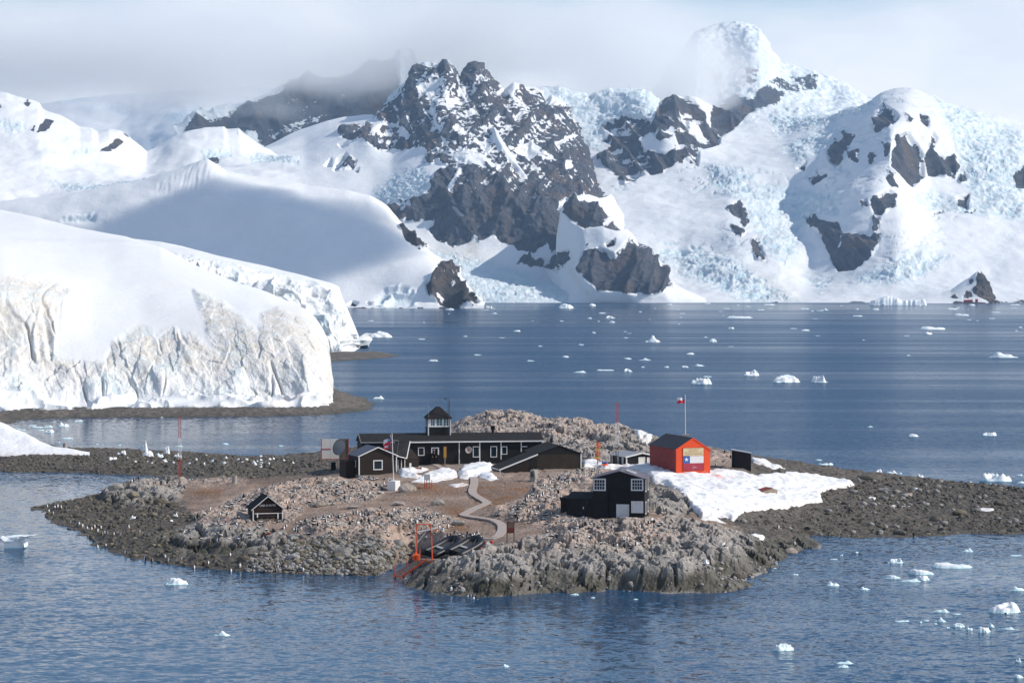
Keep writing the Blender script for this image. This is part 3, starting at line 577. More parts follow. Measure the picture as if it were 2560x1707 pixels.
    rock = rock_field(X, Y, [(c2([(596, 1372), (630, 1330), (670, 1255), (752, 1298), (782, 1350), (842, 1420), (900, 1490), (850, 1500), (740, 1500), (660, 1490), (606, 1424)]), 0.9), c2([(434, 1055), (470, 1062), (530, 1098), (575, 1150), (552, 1184), (480, 1132)]),
                             (c2([(700, 1330), (740, 1310), (760, 1400), (735, 1360)]), -1.0), (c2([(640, 1420), (680, 1400), (700, 1480), (660, 1470)]), -0.6),
                             c4([(1950, 575), (1975, 560), (2000, 572), (1990, 585)]), c4([(2060, 570), (2100, 585), (2080, 592)])], 5)
    rk = sstep(-0.7, 0.3, rock)
    fall = area(X, Y, [c4([(2110, 560), (2160, 500), (2240, 490), (2330, 520), (2330, 600), (2130, 600)]), c1([(370, 1290), (560, 1280), (560, 1310), (380, 1315)])], 10)
    lim = (sstep(0, 0.03, t) * sstep(1.0, 0.93, t))[:, None]
    d = fbm(P[..., 0] / 240, P[..., 1] / 420, P[..., 2] / 120, 4, 91) * 9 + rk * ((ridged(P[..., 0] / 40, P[..., 1] / 60, P[..., 2] / 60, 4, 92) - 0.8) * 12) + fall * (ridged(P[..., 0] / 20, P[..., 1] / 30, P[..., 2] / 30, 3, 93) - 0.8) * 6
    cre = area(X, Y, [c1([(890, 1110), (1060, 990), (1180, 945), (1240, 960), (1240, 1030), (1160, 1110), (1010, 1150)])], 5)
    d += cre * perlin(P[..., 0] / 4.0, P[..., 1] / 40, 0, 94) * 1.0
    P += n * (d * lim)[..., None]
    shore = sstep(0.03, 0.0, t)[:, None] * (0.6 + fbm(P[..., 0] / 30, P[..., 1] / 30, 0, 3, 95))
    rock = rock + rk * fbm(P[..., 0] / 18, P[..., 1] / 18, P[..., 2] / 18, 4, 96) * 1.1
    rock = np.maximum(rock, -1.2 + 2.2 * np.clip(shore, 0, 1))
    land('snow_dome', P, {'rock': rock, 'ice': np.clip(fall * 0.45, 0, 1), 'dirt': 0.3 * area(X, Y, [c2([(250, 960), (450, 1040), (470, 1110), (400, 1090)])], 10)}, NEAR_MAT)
build_far_land()
# ------------------------------------------------------------------ near glacier fronts (left) and their shingle beaches
def c4y(y): return (500 + y / 2.24) / K
def c4x(x): return (x / 2.24) / K
def ice_cliff_material():
    m, nt, b, N, L = mat('glacier_ice')
    p = pos(nt)
    n1 = tex_noise(nt, 1 / 7.0, 6, 0.65, scaled(nt, p, (1, 1, 0.45), (0, R(18), 0)), 0.6)
    n2 = tex_noise(nt, 1 / 2.2, 5, 0.65, p)
    n3 = tex_noise(nt, 1.0, 5, 0.6, scaled(nt, p, (1 / 5.0, 1 / 5.0, 1 / 22.0), (0, R(20), 0)), 0.8)
    ice = mathn(nt, 'MULTIPLY', attr(nt, 'ice').outputs['Fac'], mrange(nt, n1.outputs['Fac'], 0.44, 0.66, 0.1, 1.0), None, True)
    col = mixc(nt, ice, (0.76, 0.77, 0.78), (0.50, 0.70, 0.77))
    d = mathn(nt, 'MULTIPLY', attr(nt, 'dirt').outputs['Fac'], mrange(nt, mathn(nt, 'ADD', mathn(nt, 'MULTIPLY', n3.outputs['Fac'], 0.6), mathn(nt, 'MULTIPLY', n2.outputs['Fac'], 0.4)), 0.38, 0.60, 0.15, 1.0), None, True)
    col = mixc(nt, mathn(nt, 'MULTIPLY', d, 0.75), col, (0.62, 0.555, 0.465))
    ck = attr(nt, 'crack').outputs['Fac']
    col = mixc(nt, mathn(nt, 'MULTIPLY', ck, 0.7, None, True), col, (0.40, 0.36, 0.32))
    alg = attr(nt, 'algae').outputs['Fac']
    col = mixc(nt, mathn(nt, 'MULTIPLY', alg, mrange(nt, n1.outputs['Fac'], 0.5, 0.68), None, True), col, (0.80, 0.62, 0.52))
    L(col, b.inputs['Base Color']); b.inputs['Roughness'].default_value = 0.5; b.inputs['Specular IOR Level'].default_value = 0.3
    h = mathn(nt, 'ADD', mathn(nt, 'MULTIPLY', mathn(nt, 'MULTIPLY', n2.outputs['Fac'], attr(nt, 'rough').outputs['Fac']), 1.3), mathn(nt, 'MULTIPLY', n1.outputs['Fac'], 0.5))
    L(bump(nt, h, 0.7, 0.8), b.inputs['Normal'])
    return m
ICE_MAT = ice_cliff_material()

def build_near_ice():
    # second glacier front, farther off
    skyp = [(560, 200), (900, 236), (1150, 292), (1400, 350), (1700, 430), (1860, 478), (1890, 492), (1905, 545), (1950, 640), (1985, 720), (2010, 780), (2036, 832), (2037, 862)]
    sky = [(c4x(x), c4y(y)) for x, y in skyp]
    Df = lambda x: 985 + 130 * float(sstep(790, 842, np.array(x)))
    yb = lambda D: (715 + 28 * 6000 / D) / K
    xs0 = [c4x(x) for x, _ in skyp]
    rows = [[(x, yb(Df(x)) + 1.5, Df(x) + 2) for x in xs0], [(x, max(yb(Df(x)) - 2, 0), Df(x)) for x in xs0],
            [(c4x(560), 700, 992), (c4x(1100), 712, 990), (c4x(1400), 720, 990), (c4x(1700), 730, 992), (c4x(1900), 735, 1000), (c4x(1985), 775, 1030), (c4x(2037), 813.2, 1115)],
            [(c4x(560), 600, 1000), (c4x(1100), 608, 1000), (c4x(1300), 625, 1002), (c4x(1500), 640, 1003), (c4x(1700), 655, 1005), (c4x(1860), 672, 1010), (c4x(1905), 690, 1020), (c4x(1985), 762, 1045), (c4x(2037), 813, 1120)],
            [(x, y, 1120 + 0.0 * x) for x, y in sky], [(x, y + 12, 1300) for x, y in sky]]
    P, X, Y, t = loft('x', rows, c4x(560), c4x(2037), 420, 190, [0, .03, .4, .72, .95, 1], sm=[2, 2, 5, 5, 1, 2], depth_sm=3)
    n = grid_normals(P)
    cl = (sstep(0.02, 0.1, t) * sstep(0.86, 0.68, t))[:, None]
    fl = ridged(P[..., 0] / 11 + P[..., 2] / 40, P[..., 2] / 30, P[..., 1] / 22, 4, 101); f = fbm(P[..., 0] / 6, P[..., 1] / 6, P[..., 2] / 6, 4, 102)
    big = fbm(P[..., 0] / 30, P[..., 1] / 30, P[..., 2] / 22, 3, 103)
    cut = ridged(P[..., 0] / 16 + P[..., 2] / 30, P[..., 2] / 13, P[..., 1] / 20, 3, 104)
    P += n * (cl * ((fl - 0.8) * 3.0 + f * 1.5 + big * 6 - sstep(0.9, 1.25, cut) * 2.5) + (1 - cl) * fbm(P[..., 0] / 50, P[..., 1] / 70, 0, 3, 105) * 1.2)[..., None]
    crack = cl * sstep(1.05, 1.3, cut)
    me = grid_mesh('far_glacier_front', P, {'ice': np.clip(cl * (0.45 + 0.6 * big), 0, 1), 'dirt': 0.45 * cl * sstep(0.0, 0.4, f + big) + 0 * X, 'crack': crack * 0.35, 'algae': 0 * X, 'rough': cl + 0 * X})
    me.materials.append(ICE_MAT); tag(link(bpy.data.objects.new('far_glacier_front', me)), kind='structure')

    # nearer glacier front
    skyp = [(-160, 30), (0, 58), (200, 96), (450, 160), (700, 205), (900, 262), (1090, 360), (1320, 462), (1500, 520), (1600, 562), (1700, 606), (1760, 650), (1815, 730), (1842, 800), (1852, 920), (1870, 1080)]
    sky = [(c4x(x), c4y(y)) for x, y in skyp]
    bx = [-160, 0, 300, 600, 900, 1200, 1500, 1700, 1800, 1850, 1870]
    bD = [515, 516, 520, 525, 530, 531, 531, 532, 535, 540, 556]
    base = [(c4x(x), (715 + 27.2 * 6000 / d) / K, d) for x, d in zip(bx, bD)]
    def row(ys, ds): return [(c4x(x), c4y(y), d) for (x, y), d in zip(ys, ds)]
    rows = [[(x, y + 0.6, d + 3.0) for x, y, d in base], [(x, y - 2.0, d) for x, y, d in base],
            row([(-160, 1030), (0, 1035), (150, 1075), (250, 1100), (450, 1105), (520, 1080), (620, 1075), (760, 1100), (900, 1062), (1010, 1075), (1130, 1110), (1300, 1095), (1380, 1120), (1580, 1110), (1700, 1085), (1800, 1085), (1845, 1100), (1870, 1120)],
                [524, 525, 527, 529, 533, 534, 536, 537, 538, 539, 539, 539, 540, 541, 541, 542, 546, 560]),
            row([(-160, 800), (0, 800), (300, 830), (600, 850), (900, 860), (1200, 850), (1500, 850), (1700, 860), (1800, 900), (1840, 960), (1870, 1110)], [545, 545, 547, 549, 551, 552, 552, 552, 553, 555, 565]),
            row([(-160, 520), (0, 520), (250, 560), (500, 640), (800, 680), (1100, 690), (1300, 700), (1500, 720), (1650, 740), (1760, 790), (1820, 870), (1850, 980), (1870, 1100)], [556, 556, 562, 567, 568, 566, 564, 562, 561, 560, 561, 562, 570]),
            row([(-160, 260), (0, 280), (300, 330), (600, 400), (900, 450), (1200, 540), (1400, 600), (1600, 660), (1740, 720), (1800, 790), (1842, 880), (1870, 1090)], [600, 600, 610, 610, 605, 595, 585, 578, 572, 570, 572, 580]),
            [(x, y, 760 - 0.20 * max(0, x)) for x, y in sky], [(x, y + 10, 900 - 0.3 * max(0, x)) for x, y in sky]]
    P, X, Y, t = loft('x', rows, c4x(-160), c4x(1870), 540, 270, [0, .02, .13, .38, .62, .82, .96, 1], sm=[3, 3, 4, 14, 18, 22, 6, 6], depth_sm=18)
    n = grid_normals(P)
    dirty = area(X, Y, [c4([(-200, 440), (120, 430), (270, 450), (400, 500), (345, 560), (310, 760), (300, 880), (450, 905), (590, 905), (640, 800), (780, 712), (840, 720), (880, 810), (910, 740), (980, 720), (1050, 790), (1066, 740), (1100, 770), (1200, 860), (1150, 700), (1090, 510), (1240, 560), (1420, 720), (1450, 760),
                            (1470, 640), (1560, 600), (1640, 640), (1760, 690), (1860, 780), (1880, 1090), (1300, 1120), (900, 1075), (500, 1120), (200, 1100), (-200, 1030)])], 10)
    streak = area(X, Y, [c4([(1480, 580), (1700, 560), (1780, 640), (1840, 780), (1800, 800), (1650, 640), (1500, 640)]), c4([(880, 440), (1060, 490), (1000, 500), (880, 460)])], 12)
    apron = (sstep(0.165, 0.12, t))[:, None]
    cl = np.clip(dirty * 1.0, 0, 1) * sstep(0.10, 0.16, t)[:, None]
    sh = P[..., 0] + 0.45 * P[..., 2]                                          # fluting leans with the ice
    fl = ridged(sh / 7.5, P[..., 2] / 34, P[..., 1] / 30, 4, 111); f = fbm(P[..., 0] / 3.6, P[..., 1] / 3.6, P[..., 2] / 4.5, 4, 112)
    big = fbm(P[..., 0] / 17, P[..., 1] / 17, P[..., 2] / 14, 3, 113)
    cutn = np.abs(perlin(sh / 7.0 + fbm(P[..., 0] / 9, P[..., 2] / 16, 0, 3, 114) * 0.35, P[..., 2] / 70.0, P[..., 1] / 90, 115))
    crack = sstep(0.055, 0.0, cutn) * sstep(-0.15, 0.1, perlin(P[..., 0] / 20, P[..., 2] / 14, 0, 116))
    _, _, pid = worley(sh / 5.5 + f * .12, P[..., 2] / 8.5 + big * .3, 115); _, _, pid2 = worley(sh / 2.2 + f * .1, P[..., 2] / 4.0, 116)
    plate = ((pid & 255) / 255.0 - 0.5) * 1.0 + ((pid2 & 255) / 255.0 - 0.5) * 0.45
    flutes = area(X, Y, [c4([(220, 600), (345, 560), (335, 700), (290, 890), (170, 880), (180, 740)])], 4)
    fl2 = perlin((P[..., 0] + 0.42 * P[..., 2]) / 1.7, P[..., 2] / 60, 0, 117)
    ap = ridged(P[..., 0] / 9, P[..., 2] / 9, P[..., 1] / 12, 3, 118)
    d = cl * (0.45 + 0.55 * sstep(.6, .3, t)[:, None]) * ((fl - 0.8) * 0.40 + f * 0.36 + big * 0.5 + plate - crack * 0.8) + flutes * fl2 * 1.3 + (1 - cl) * (fbm(P[..., 0] / 40, P[..., 1] / 60, 0, 3, 119) * 0.8) + apron * ((ap - 0.8) * 1.5)
    lim = (sstep(0.0, 0.03, t) * sstep(1.0, 0.95, t))[:, None]
    P += n * (d * lim)[..., None]
    me = grid_mesh('near_glacier_front', P, {'ice': np.clip(cl * (0.30 + 1.0 * big + 0.25 * sstep(.5, .1, t)[:, None]) + apron * 0.12, 0, 1),
                                          'dirt': np.clip(cl * (1.0 - 0.65 * sstep(.36, .14, t)[:, None]) + streak * 0.5, 0, 1), 'crack': crack * cl * 0.55,
                                          'algae': apron * 0.6 * sstep(c4x(800), c4x(1600), X) + 0.25 * cl * sstep(c4x(1300), c4x(1700), X), 'rough': np.clip(cl + apron * 0.4, 0, 1)})
    me.materials.append(ICE_MAT); tag(link(bpy.data.objects.new('near_glacier_front', me)), kind='structure')
build_near_ice()

# ------------------------------------------------------------------ ground of the islet, the spits and the beaches
def shingle_material():
    """attributes: mud, rust, rock, wet, algae (0..1 each, blending over dark shingle)"""
    m, nt, b, N, L = mat('islet_ground')
    p = pos(nt)
    n1 = tex_noise(nt, 1 / 0.55, 6, 0.7, p); n2 = tex_noise(nt, 1 / 4.0, 5, 0.6, p); n3 = tex_noise(nt, 1 / 0.18, 3, 0.6, p)
    vo = N('ShaderNodeTexVoronoi'); vo.inputs['Scale'].default_value = 1 / 0.33; L(p, vo.inputs['Vector'])
    sepc = N('ShaderNodeSeparateColor'); L(vo.outputs['Color'], sepc.inputs[0])
    sh = ramp(nt, mathn(nt, 'ADD', mathn(nt, 'MULTIPLY', sepc.outputs[0], 0.55), mathn(nt, 'MULTIPLY', n1.outputs['Fac'], 0.45)), [(0.2, (0.036, 0.034, 0.031)), (0.5, (0.084, 0.079, 0.071)), (0.72, (0.14, 0.13, 0.115)), (0.92, (0.26, 0.24, 0.21))])
    mud = ramp(nt, mathn(nt, 'ADD', mathn(nt, 'MULTIPLY', n2.outputs['Fac'], 0.65), mathn(nt, 'MULTIPLY', n1.outputs['Fac'], 0.35)), [(0.3, (0.15, 0.100, 0.075)), (0.5, (0.28, 0.200, 0.155)), (0.7, (0.42, 0.32, 0.26))])
    rk = ramp(nt, mathn(nt, 'ADD', mathn(nt, 'MULTIPLY', n1.outputs['Fac'], 0.55), mathn(nt, 'MULTIPLY', n2.outputs['Fac'], 0.45)), [(0.28, (0.12, 0.112, 0.105)), (0.46, (0.27, 0.252, 0.235)), (0.60, (0.40, 0.368, 0.335)), (0.75, (0.55, 0.485, 0.43))])
    col = mixc(nt, attr(nt, 'mud').outputs['Fac'], sh.outputs['Color'], mud.outputs['Color'])
    rst = mathn(nt, 'MULTIPLY', attr(nt, 'rust').outputs['Fac'], mrange(nt, n2.outputs['Fac'], 0.38, 0.6, 0.1, 0.9), None, True)
    col = mixc(nt, rst, col, (0.20, 0.095, 0.038))
    gu = mathn(nt, 'MULTIPLY', attr(nt, 'guano').outputs['Fac'], mrange(nt, mathn(nt, 'ADD', mathn(nt, 'MULTIPLY', n1.outputs['Fac'], 0.6), mathn(nt, 'MULTIPLY', n2.outputs['Fac'], 0.4)), 0.40, 0.60), None, True)
    col = mixc(nt, attr(nt, 'rock').outputs['Fac'], col, rk.outputs['Color'])
    col = mixc(nt, gu, col, (0.54, 0.415, 0.345))
    al = mathn(nt, 'MULTIPLY', attr(nt, 'algae').outputs['Fac'], mrange(nt, n2.outputs['Fac'], 0.3, 0.6, 0.4, 1.0), None, True)
    col = mixc(nt, al, col, mixc(nt, n1.outputs['Fac'], (0.024, 0.022, 0.017), (0.10, 0.090, 0.058)))
    ck = attr(nt, 'crack').outputs['Fac']
    col = mixc(nt, mathn(nt, 'MULTIPLY', ck, 0.6, None, True), col, (0.05, 0.045, 0.04))  # shadow inside the rock cracks painted in as a darker colour
    L(col, b.inputs['Base Color'])
    L(mrange(nt, al, 0, 1, 0.92, 0.5), b.inputs['Roughness']); b.inputs['Specular IOR Level'].default_value = 0.25
    h = mathn(nt, 'ADD', mathn(nt, 'MULTIPLY', n1.outputs['Fac'], 0.30), mathn(nt, 'ADD', mathn(nt, 'MULTIPLY', vo.outputs['Distance'], -0.12), mathn(nt, 'MULTIPLY', n3.outputs['Fac'], 0.08)))
    L(bump(nt, h, 0.9, 1.0), b.inputs['Normal'])
    return m
GROUND_MAT = shingle_material()
def dP(pts, z=0.0):
    a = np.array(pts, float); return on(a[:, 0] * K, a[:, 1] * K, z)

def build_far_beaches():
    for name, poly, res in (('glacier_beach', [(-220, 1290), (-100, 1280), (0, 1262), (150, 1228), (400, 1217), (900, 1216), (1500, 1211), (1850, 1202), (2030, 1182), (2095, 1152), (2060, 1120), (1960, 1092), (1900, 1076), (1830, 1050), (1840, 1030), (1780, 1040), (1500, 1060), (800, 1080), (-220, 1090)], 0.55),
                            ('far_glacier_beach', [(1700, 912), (1800, 907), (2000, 896), (2180, 881), (2240, 872), (2200, 864), (2100, 858), (2000, 862), (1900, 862), (1700, 868)], 1.2)):
        W_ = dP(c4(poly))[:, :2]
        x0, y0 = W_.min(0) - 4; x1, y1 = W_.max(0) + 4
        X, Y = np.meshgrid(np.arange(x0, x1, res), np.arange(y0, y1, res * 1.6))
        sd = poly_sd(X, Y, W_) + fbm(X / 5, Y / 8, 0, 4, 120) * 2.2
        z = np.where(sd > 0, 1.0 * sstep(0, 9, sd) + 0.05, sd * 0.25)
        f1, f2, _ = worley(X / 1.3, Y / 1.6, 121)
        z = z + np.where(sd > -1, 0.30 * sstep(0.6, 0.1, f1) * sstep(-1, 2, sd) + fbm(X / 1.2, Y / 1.6, 0, 3, 122) * 0.16, 0)
        P = np.stack([X, Y, z], -1)
        al = sstep(0.5, 0.15, z) * 0.8 + 0.5 * sstep(c4x(1800) * 0 + 0.45, 0.75, fbm(X / 12, Y / 20, 0, 3, 123) + 0.5)
        me = grid_mesh(name, P, {'mud': 0.12 + 0 * X, 'rust': 0 * X, 'rock': 0.25 * sstep(0.5, 0.2, f1), 'guano': 0 * X, 'algae': np.clip(al, 0, 1) * 0.7, 'crack': 0 * X}); me.materials.append(GROUND_MAT)
        tag(link(bpy.data.objects.new(name, me)), kind='structure')
build_far_beaches()
# ------------------------------------------------------------------ the islet with its two spits
def c5(p): return [((780 + x / 4.48) / K, (980 + y / 4.48) / K) for x, y in p]
def c7(p): return [((1360 + x / 3.92) / K, (960 + y / 3.92) / K) for x, y in p]
def c8(p): return [((1750 + x / 2.614) / K, (1100 + y / 2.614) / K) for x, y in p]
def c9(p): return [((1350 + x / 3.36) / K, (1130 + y / 3.36) / K) for x, y in p]
def c10(p): return [((x / 4.704) / K, (1000 + y / 4.704) / K) for x, y in p]
SHORE = [(75, 1165), (105, 1180), (120, 1200), (165, 1212), (200, 1222), (215, 1250), (260, 1270), (330, 1287), (400, 1297), (470, 1303), (560, 1313), (650, 1317), (760, 1320), (860, 1326), (905, 1330), (915, 1346), (960, 1353),
         (1000, 1366), (1040, 1371), (1140, 1369), (1250, 1363), (1400, 1356), (1500, 1362), (1620, 1362), (1700, 1352), (1730, 1345), (1690, 1336), (1740, 1316), (1800, 1300), (1815, 1282), (1830, 1270), (1866, 1260), (1878, 1246), (1862, 1230),
         (1900, 1230), (1960, 1237), (2060, 1233), (2200, 1227), (2352, 1227), (2560, 1232), (2620, 1190), (2560, 1150), (2352, 1120), (2250, 1111), (2100, 1096), (1960, 1086), (1800, 1072), (1740, 1064), (1640, 1056), (1500, 1050), (1200, 1040), (1000, 1040), (860, 1046), (740, 1052),
         (600, 1050), (460, 1040), (371, 1034), (275, 1031), (206, 1029), (145, 1028), (88, 1016), (64, 1003), (-60, 985), (-160, 970), (-160, 1086), (0, 1084), (150, 1085), (300, 1090), (400, 1097), (540, 1103), (615, 1101), (560, 1104), (480, 1105), (420, 1104), (340, 1101), (290, 1106), (260, 1116), (230, 1131), (190, 1143), (130, 1156)]
SHORE_W = dP(SHORE)[:, :2]
CTRL = [(960, 1075, 5), (1100, 1072, 5), (1250, 1072, 5), (1340, 1080, 4.9), (830, 1100, 4.4), (920, 1097, 4.5), (760, 1090, 3.8), (770, 1060, 4.0), (950, 1130, 4.0), (1080, 1100, 4.5), (1080, 1150, 3.7), (1150, 1230, 3.0), (1130, 1243, 2.8),
        (612, 1206, 2.5), (560, 1190, 2.5), (665, 1195, 2.6), (500, 1160, 2.5), (420, 1108, 2.2), (350, 1114, 2.1), (300, 1132, 1.6), (200, 1180, .6), (300, 1195, .8), (250, 1235, .5), (400, 1275, .6), (500, 1250, 1.6), (420, 1228, 1.4), (470, 1208, 2.2), (600, 1250, 1.8),
        (700, 1275, 1.2), (800, 1262, 1.6), (850, 1302, .8), (700, 1222, 2.6), (800, 1180, 3.4), (880, 1150, 3.8), (560, 1290, .6), (1020, 1272, 2.0), (1085, 1272, 2.2), (970, 1292, 1.8), (900, 1280, 1.2), (945, 1302, .6), (925, 1312, .15), (908, 1322, .02), (955, 1322, .5), (1000, 1335, 1.5), (1140, 1300, 2.6), (1160, 1342, 1.1), (1250, 1252, 3.5), (1300, 1232, 3.8), (1400, 1204, 4.0), (1480, 1196, 4.0),
        (1300, 1192, 4.0), (1495, 1192, 4.0), (1300, 1300, 2.8), (1450, 1292, 2.6), (1450, 1332, 1.2), (1600, 1252, 2.9), (1600, 1312, 1.7), (1700, 1262, 2.3), (1750, 1292, 1.1), (1250, 1342, 1.1), (1560, 1212, 3.7), (1500, 1090, 4.8), (1630, 1100, 4.4), (1560, 1122, 4.5), (1700, 1100, 4.1), (1800, 1120, 3.2), (1900, 1120, 1.9), (1650, 1150, 3.8),
        (1750, 1160, 2.9), (1690, 1190, 2.6), (1540, 1140, 4.5), (2000, 1150, 1.0), (2100, 1190, .8), (2200, 1160, 1.1), (2352, 1172, 1.0), (1950, 1200, .8), (1800, 1222, 1.5), (1700, 1074, 4.9), (1420, 1074, 4.8), (1200, 1160, 4.2), (1250, 1120, 4.7), (1200, 1200, 3.5), (100, 1060, 1.0), (300, 1068, 1.0), (500, 1072, 1.2), (660, 1080, 2.2), (720, 1120, 3.2), (640, 1130, 2.7), (1100, 1200, 3.2), (1000, 1180, 3.4), (900, 1220, 2.8), (1000, 1230, 2.7), (800, 1220, 2.5), (0, 1050, 1.2)]
HILL = [(1150, 941, 372), (1100, 950, 370), (1065, 980, 366), (1040, 1000, 362), (1200, 948, 371), (1240, 962, 369), (1290, 966, 366), (1340, 966, 364), (1400, 980, 361), (1450, 990, 357), (1480, 1003, 354), (1520, 1020, 350), (1150, 990, 356), (1250, 1005, 352), (1350, 1010, 350), (1420, 1030, 344), (1640, 1040, 338), (1600, 1035, 340), (1660, 1044, 332), (1720, 1052, 330)]
def rbf_surface():
    pts, zs = [], []
    for x, y, z in CTRL:
        p = on(x * K, y * K, z); pts.append(p[:2]); zs.append(z)
    for x, y, D in HILL:
        p = at(x * K, y * K, D); pts.append(p[:2]); zs.append(p[2])
    n = len(SHORE_W)
    for i in range(n):
        a, b_ = SHORE_W[i], SHORE_W[(i + 1) % n]; L_ = np.hypot(*(b_ - a)); k = max(1, int(L_ / 7))
        for j in range(k): pts.append(a + (b_ - a) * j / k); zs.append(0.0)
    for x, y in ((-40, 425), (0, 425), (40, 425), (0, 400), (20, 402), (-15, 402)): pts.append(np.array((x, y))); zs.append(-0.5 if y > 410 else 1.0)
    P = np.array(pts); z = np.array(zs)
    S = np.array([1.0, 1.0])
    d = np.sqrt(((P[:, None] - P[None]) ** 2).sum(-1) + 1.2 ** 2)
    n = len(P); M = np.zeros((n + 1, n + 1)); M[:n, :n] = d - 0.6 * np.eye(n); M[:n, n] = 1; M[n, :n] = 1
    w = np.linalg.solve(M, np.append(z, 0))
    return P, w
_RP, _RW = rbf_surface()
def rbf(X, Y):
    r = np.full(X.shape, _RW[-1])
    for (x, y), w in zip(_RP, _RW): r += w * np.sqrt((X - x) ** 2 + (Y - y) ** 2 + 1.44)
    return r
GX0, GX1, GY0, GY1, GSX, GSY = -100.0, 96.0, 208.0, 424.0, 0.25, 0.34
ISL = {}
def build_island():
    gx = np.arange(GX0, GX1, GSX); gy = np.arange(GY0, GY1, GSY)
    X, Y = np.meshgrid(gx, gy)
    sd = poly_sd(X, Y, SHORE_W)
    sdn = sd + fbm(X / 4.5, Y / 6, 0, 4, 130) * 1.3 * sstep(6, 1, np.abs(sd))
    z = rbf(X, Y)
    z = np.where(sdn > 0, np.maximum(z, 0.12) * sstep(-0.3, 2.2, sdn) + 0.02, np.maximum(sdn * 0.35, -2.5))
    smooth = z.copy()
    px, py = proj(np.stack([X, Y, z], -1)); px /= K; py /= K
    def A(polys, soft=8): return area(px, py, polys, soft)
    rock = A([[(950, 1345), (965, 1325), (1000, 1290), (1080, 1278), (1110, 1262), (1180, 1248), (1250, 1222), (1290, 1196), (1500, 1197), (1600, 1192), (1700, 1222), (1740, 1240), (1860, 1232), (1890, 1260), (1800, 1310), (1740, 1380), (880, 1400)],
              [(355, 1235), (440, 1204), (560, 1214), (640, 1222), (650, 1255), (480, 1276), (375, 1264)], [(235, 1140), (290, 1104), (430, 1104), (410, 1150), (330, 1165), (250, 1165)],
              [(1030, 1010), (1060, 970), (1150, 930), (1260, 950), (1400, 970), (1500, 1000), (1500, 1045), (1400, 1062), (1250, 1040), (1030, 1035)], [(1495, 1118), (1560, 1122), (1592, 1165), (1560, 1185), (1498, 1180)]], 7)
    colony = A([[(440, 1180), (520, 1150), (600, 1120), (700, 1100), (780, 1102), (900, 1110), (860, 1150), (700, 1165), (680, 1190), (560, 1215), (470, 1215)], [(680, 1200), (840, 1170), (960, 1165), (1050, 1190), (1000, 1240), (800, 1240), (690, 1235)],
                [(1110, 1180), (1200, 1150), (1230, 1105), (1340, 1072), (1400, 1080), (1380, 1200), (1260, 1215), (1160, 1190)], [(1260, 1205), (1500, 1190), (1560, 1215), (1400, 1250), (1260, 1250)], [(1060, 985), (1150, 935), (1250, 950), (1250, 1000), (1080, 1010)], [(1250, 960), (1400, 972), (1420, 1000), (1260, 1000)],
                [(300, 1100), (560, 1100), (560, 1112), (300, 1114)], [(1630, 1030), (1690, 1040), (1690, 1065), (1630, 1060)]], 10)
    mud = A([[(200, 1110), (560, 1104), (700, 1100), (800, 1085), (940, 1072), (1340, 1060), (1420, 1080), (1400, 1200), (1300, 1230), (1200, 1250), (1080, 1262), (960, 1262), (860, 1242), (760, 1250), (650, 1238), (480, 1215), (420, 1150), (330, 1140)],
             [(1490, 1180), (1600, 1180), (1700, 1215), (1650, 1240), (1500, 1225)], [(1600, 1040), (1720, 1045), (1720, 1075), (1630, 1075)]], 14)
    rust = A([[(1080, 1110), (1200, 1105), (1240, 1120), (1150, 1165), (1090, 1165)], [(1020, 1150), (1070, 1160), (1060, 1195), (1010, 1185)], [(940, 1110), (1060, 1120), (1060, 1135), (930, 1140)], [(1480, 1160), (1560, 1165), (1570, 1195), (1500, 1195)], [(1000, 1200), (1090, 1205), (1070, 1225), (1000, 1220)], [(430, 1125), (520, 1120), (500, 1145), (440, 1140)]], 9)
    mound = A([[(1110, 1185), (1160, 1165), (1215, 1150), (1240, 1110), (1340, 1085), (1400, 1085), (1380, 1180), (1290, 1195), (1200, 1195)], [(690, 1210), (830, 1180), (930, 1180), (980, 1210), (900, 1240), (740, 1240)], [(440, 1195), (540, 1160), (640, 1120), (780, 1100), (850, 1105), (700, 1160), (560, 1210)]], 10)
    hill = sstep(-1.5, 1.0, z - 5.6)
    rock = np.clip(np.maximum(rock, hill * 0.8), 0, 1)
    # relief: jointed blocks on the rock, low hummocks in the colony, ripples of shingle elsewhere
    wx = fbm(X / 5, Y / 6, 0, 3, 131) * 1.6; wy = fbm(X / 5, Y / 6, 0, 3, 132) * 1.6
    f1, f2, cid = worley((X + wx) / 3.4 + Y * 0.05, (Y + wy) / 4.6, 133); e1 = f2 - f1
    g1, g2, gid = worley((X + wx) / 1.15, (Y + wy) / 1.5, 134); e2 = g2 - g1
    lev = ((cid & 255) / 255.0 - 0.5); lev2 = ((gid & 255) / 255.0 - 0.5)
    big = fbm(X / 9, Y / 12, 0, 4, 135)
    fine = fbm(X / 1.3, Y / 1.8, 0, 4, 136)
    crack1 = sstep(0.09, 0.0, e1); crack2 = sstep(0.10, 0.0, e2)
    near = sstep(0.0, 3.0, sdn)
    rel = rock * (big * 0.9 + lev * 0.95 + lev2 * 0.55 + fine * 0.26 - crack1 * 0.95 - crack2 * 0.34) * (0.35 + 0.65 * near)
    z = z + rock * 0.22 * sstep(0.1, 1.5, sdn) * sstep(3.2, 1.6, z)
    h1, h2, hid = worley((X - wx) / 1.5, (Y - wy) / 2.0, 137)
    knob = sstep(0.60, 0.30, h1) * ((hid & 255) / 255.0)
    rel += (1 - rock) * (colony * (0.26 * knob + fine * 0.16) + mound * (0.45 + big * 0.8 + 0.25 * knob) + (1 - colony) * (fine * 0.07 + big * 0.22) * near)
    shin = (1 - np.clip(mud + rock, 0, 1)) * sstep(-0.4, 1, sdn)
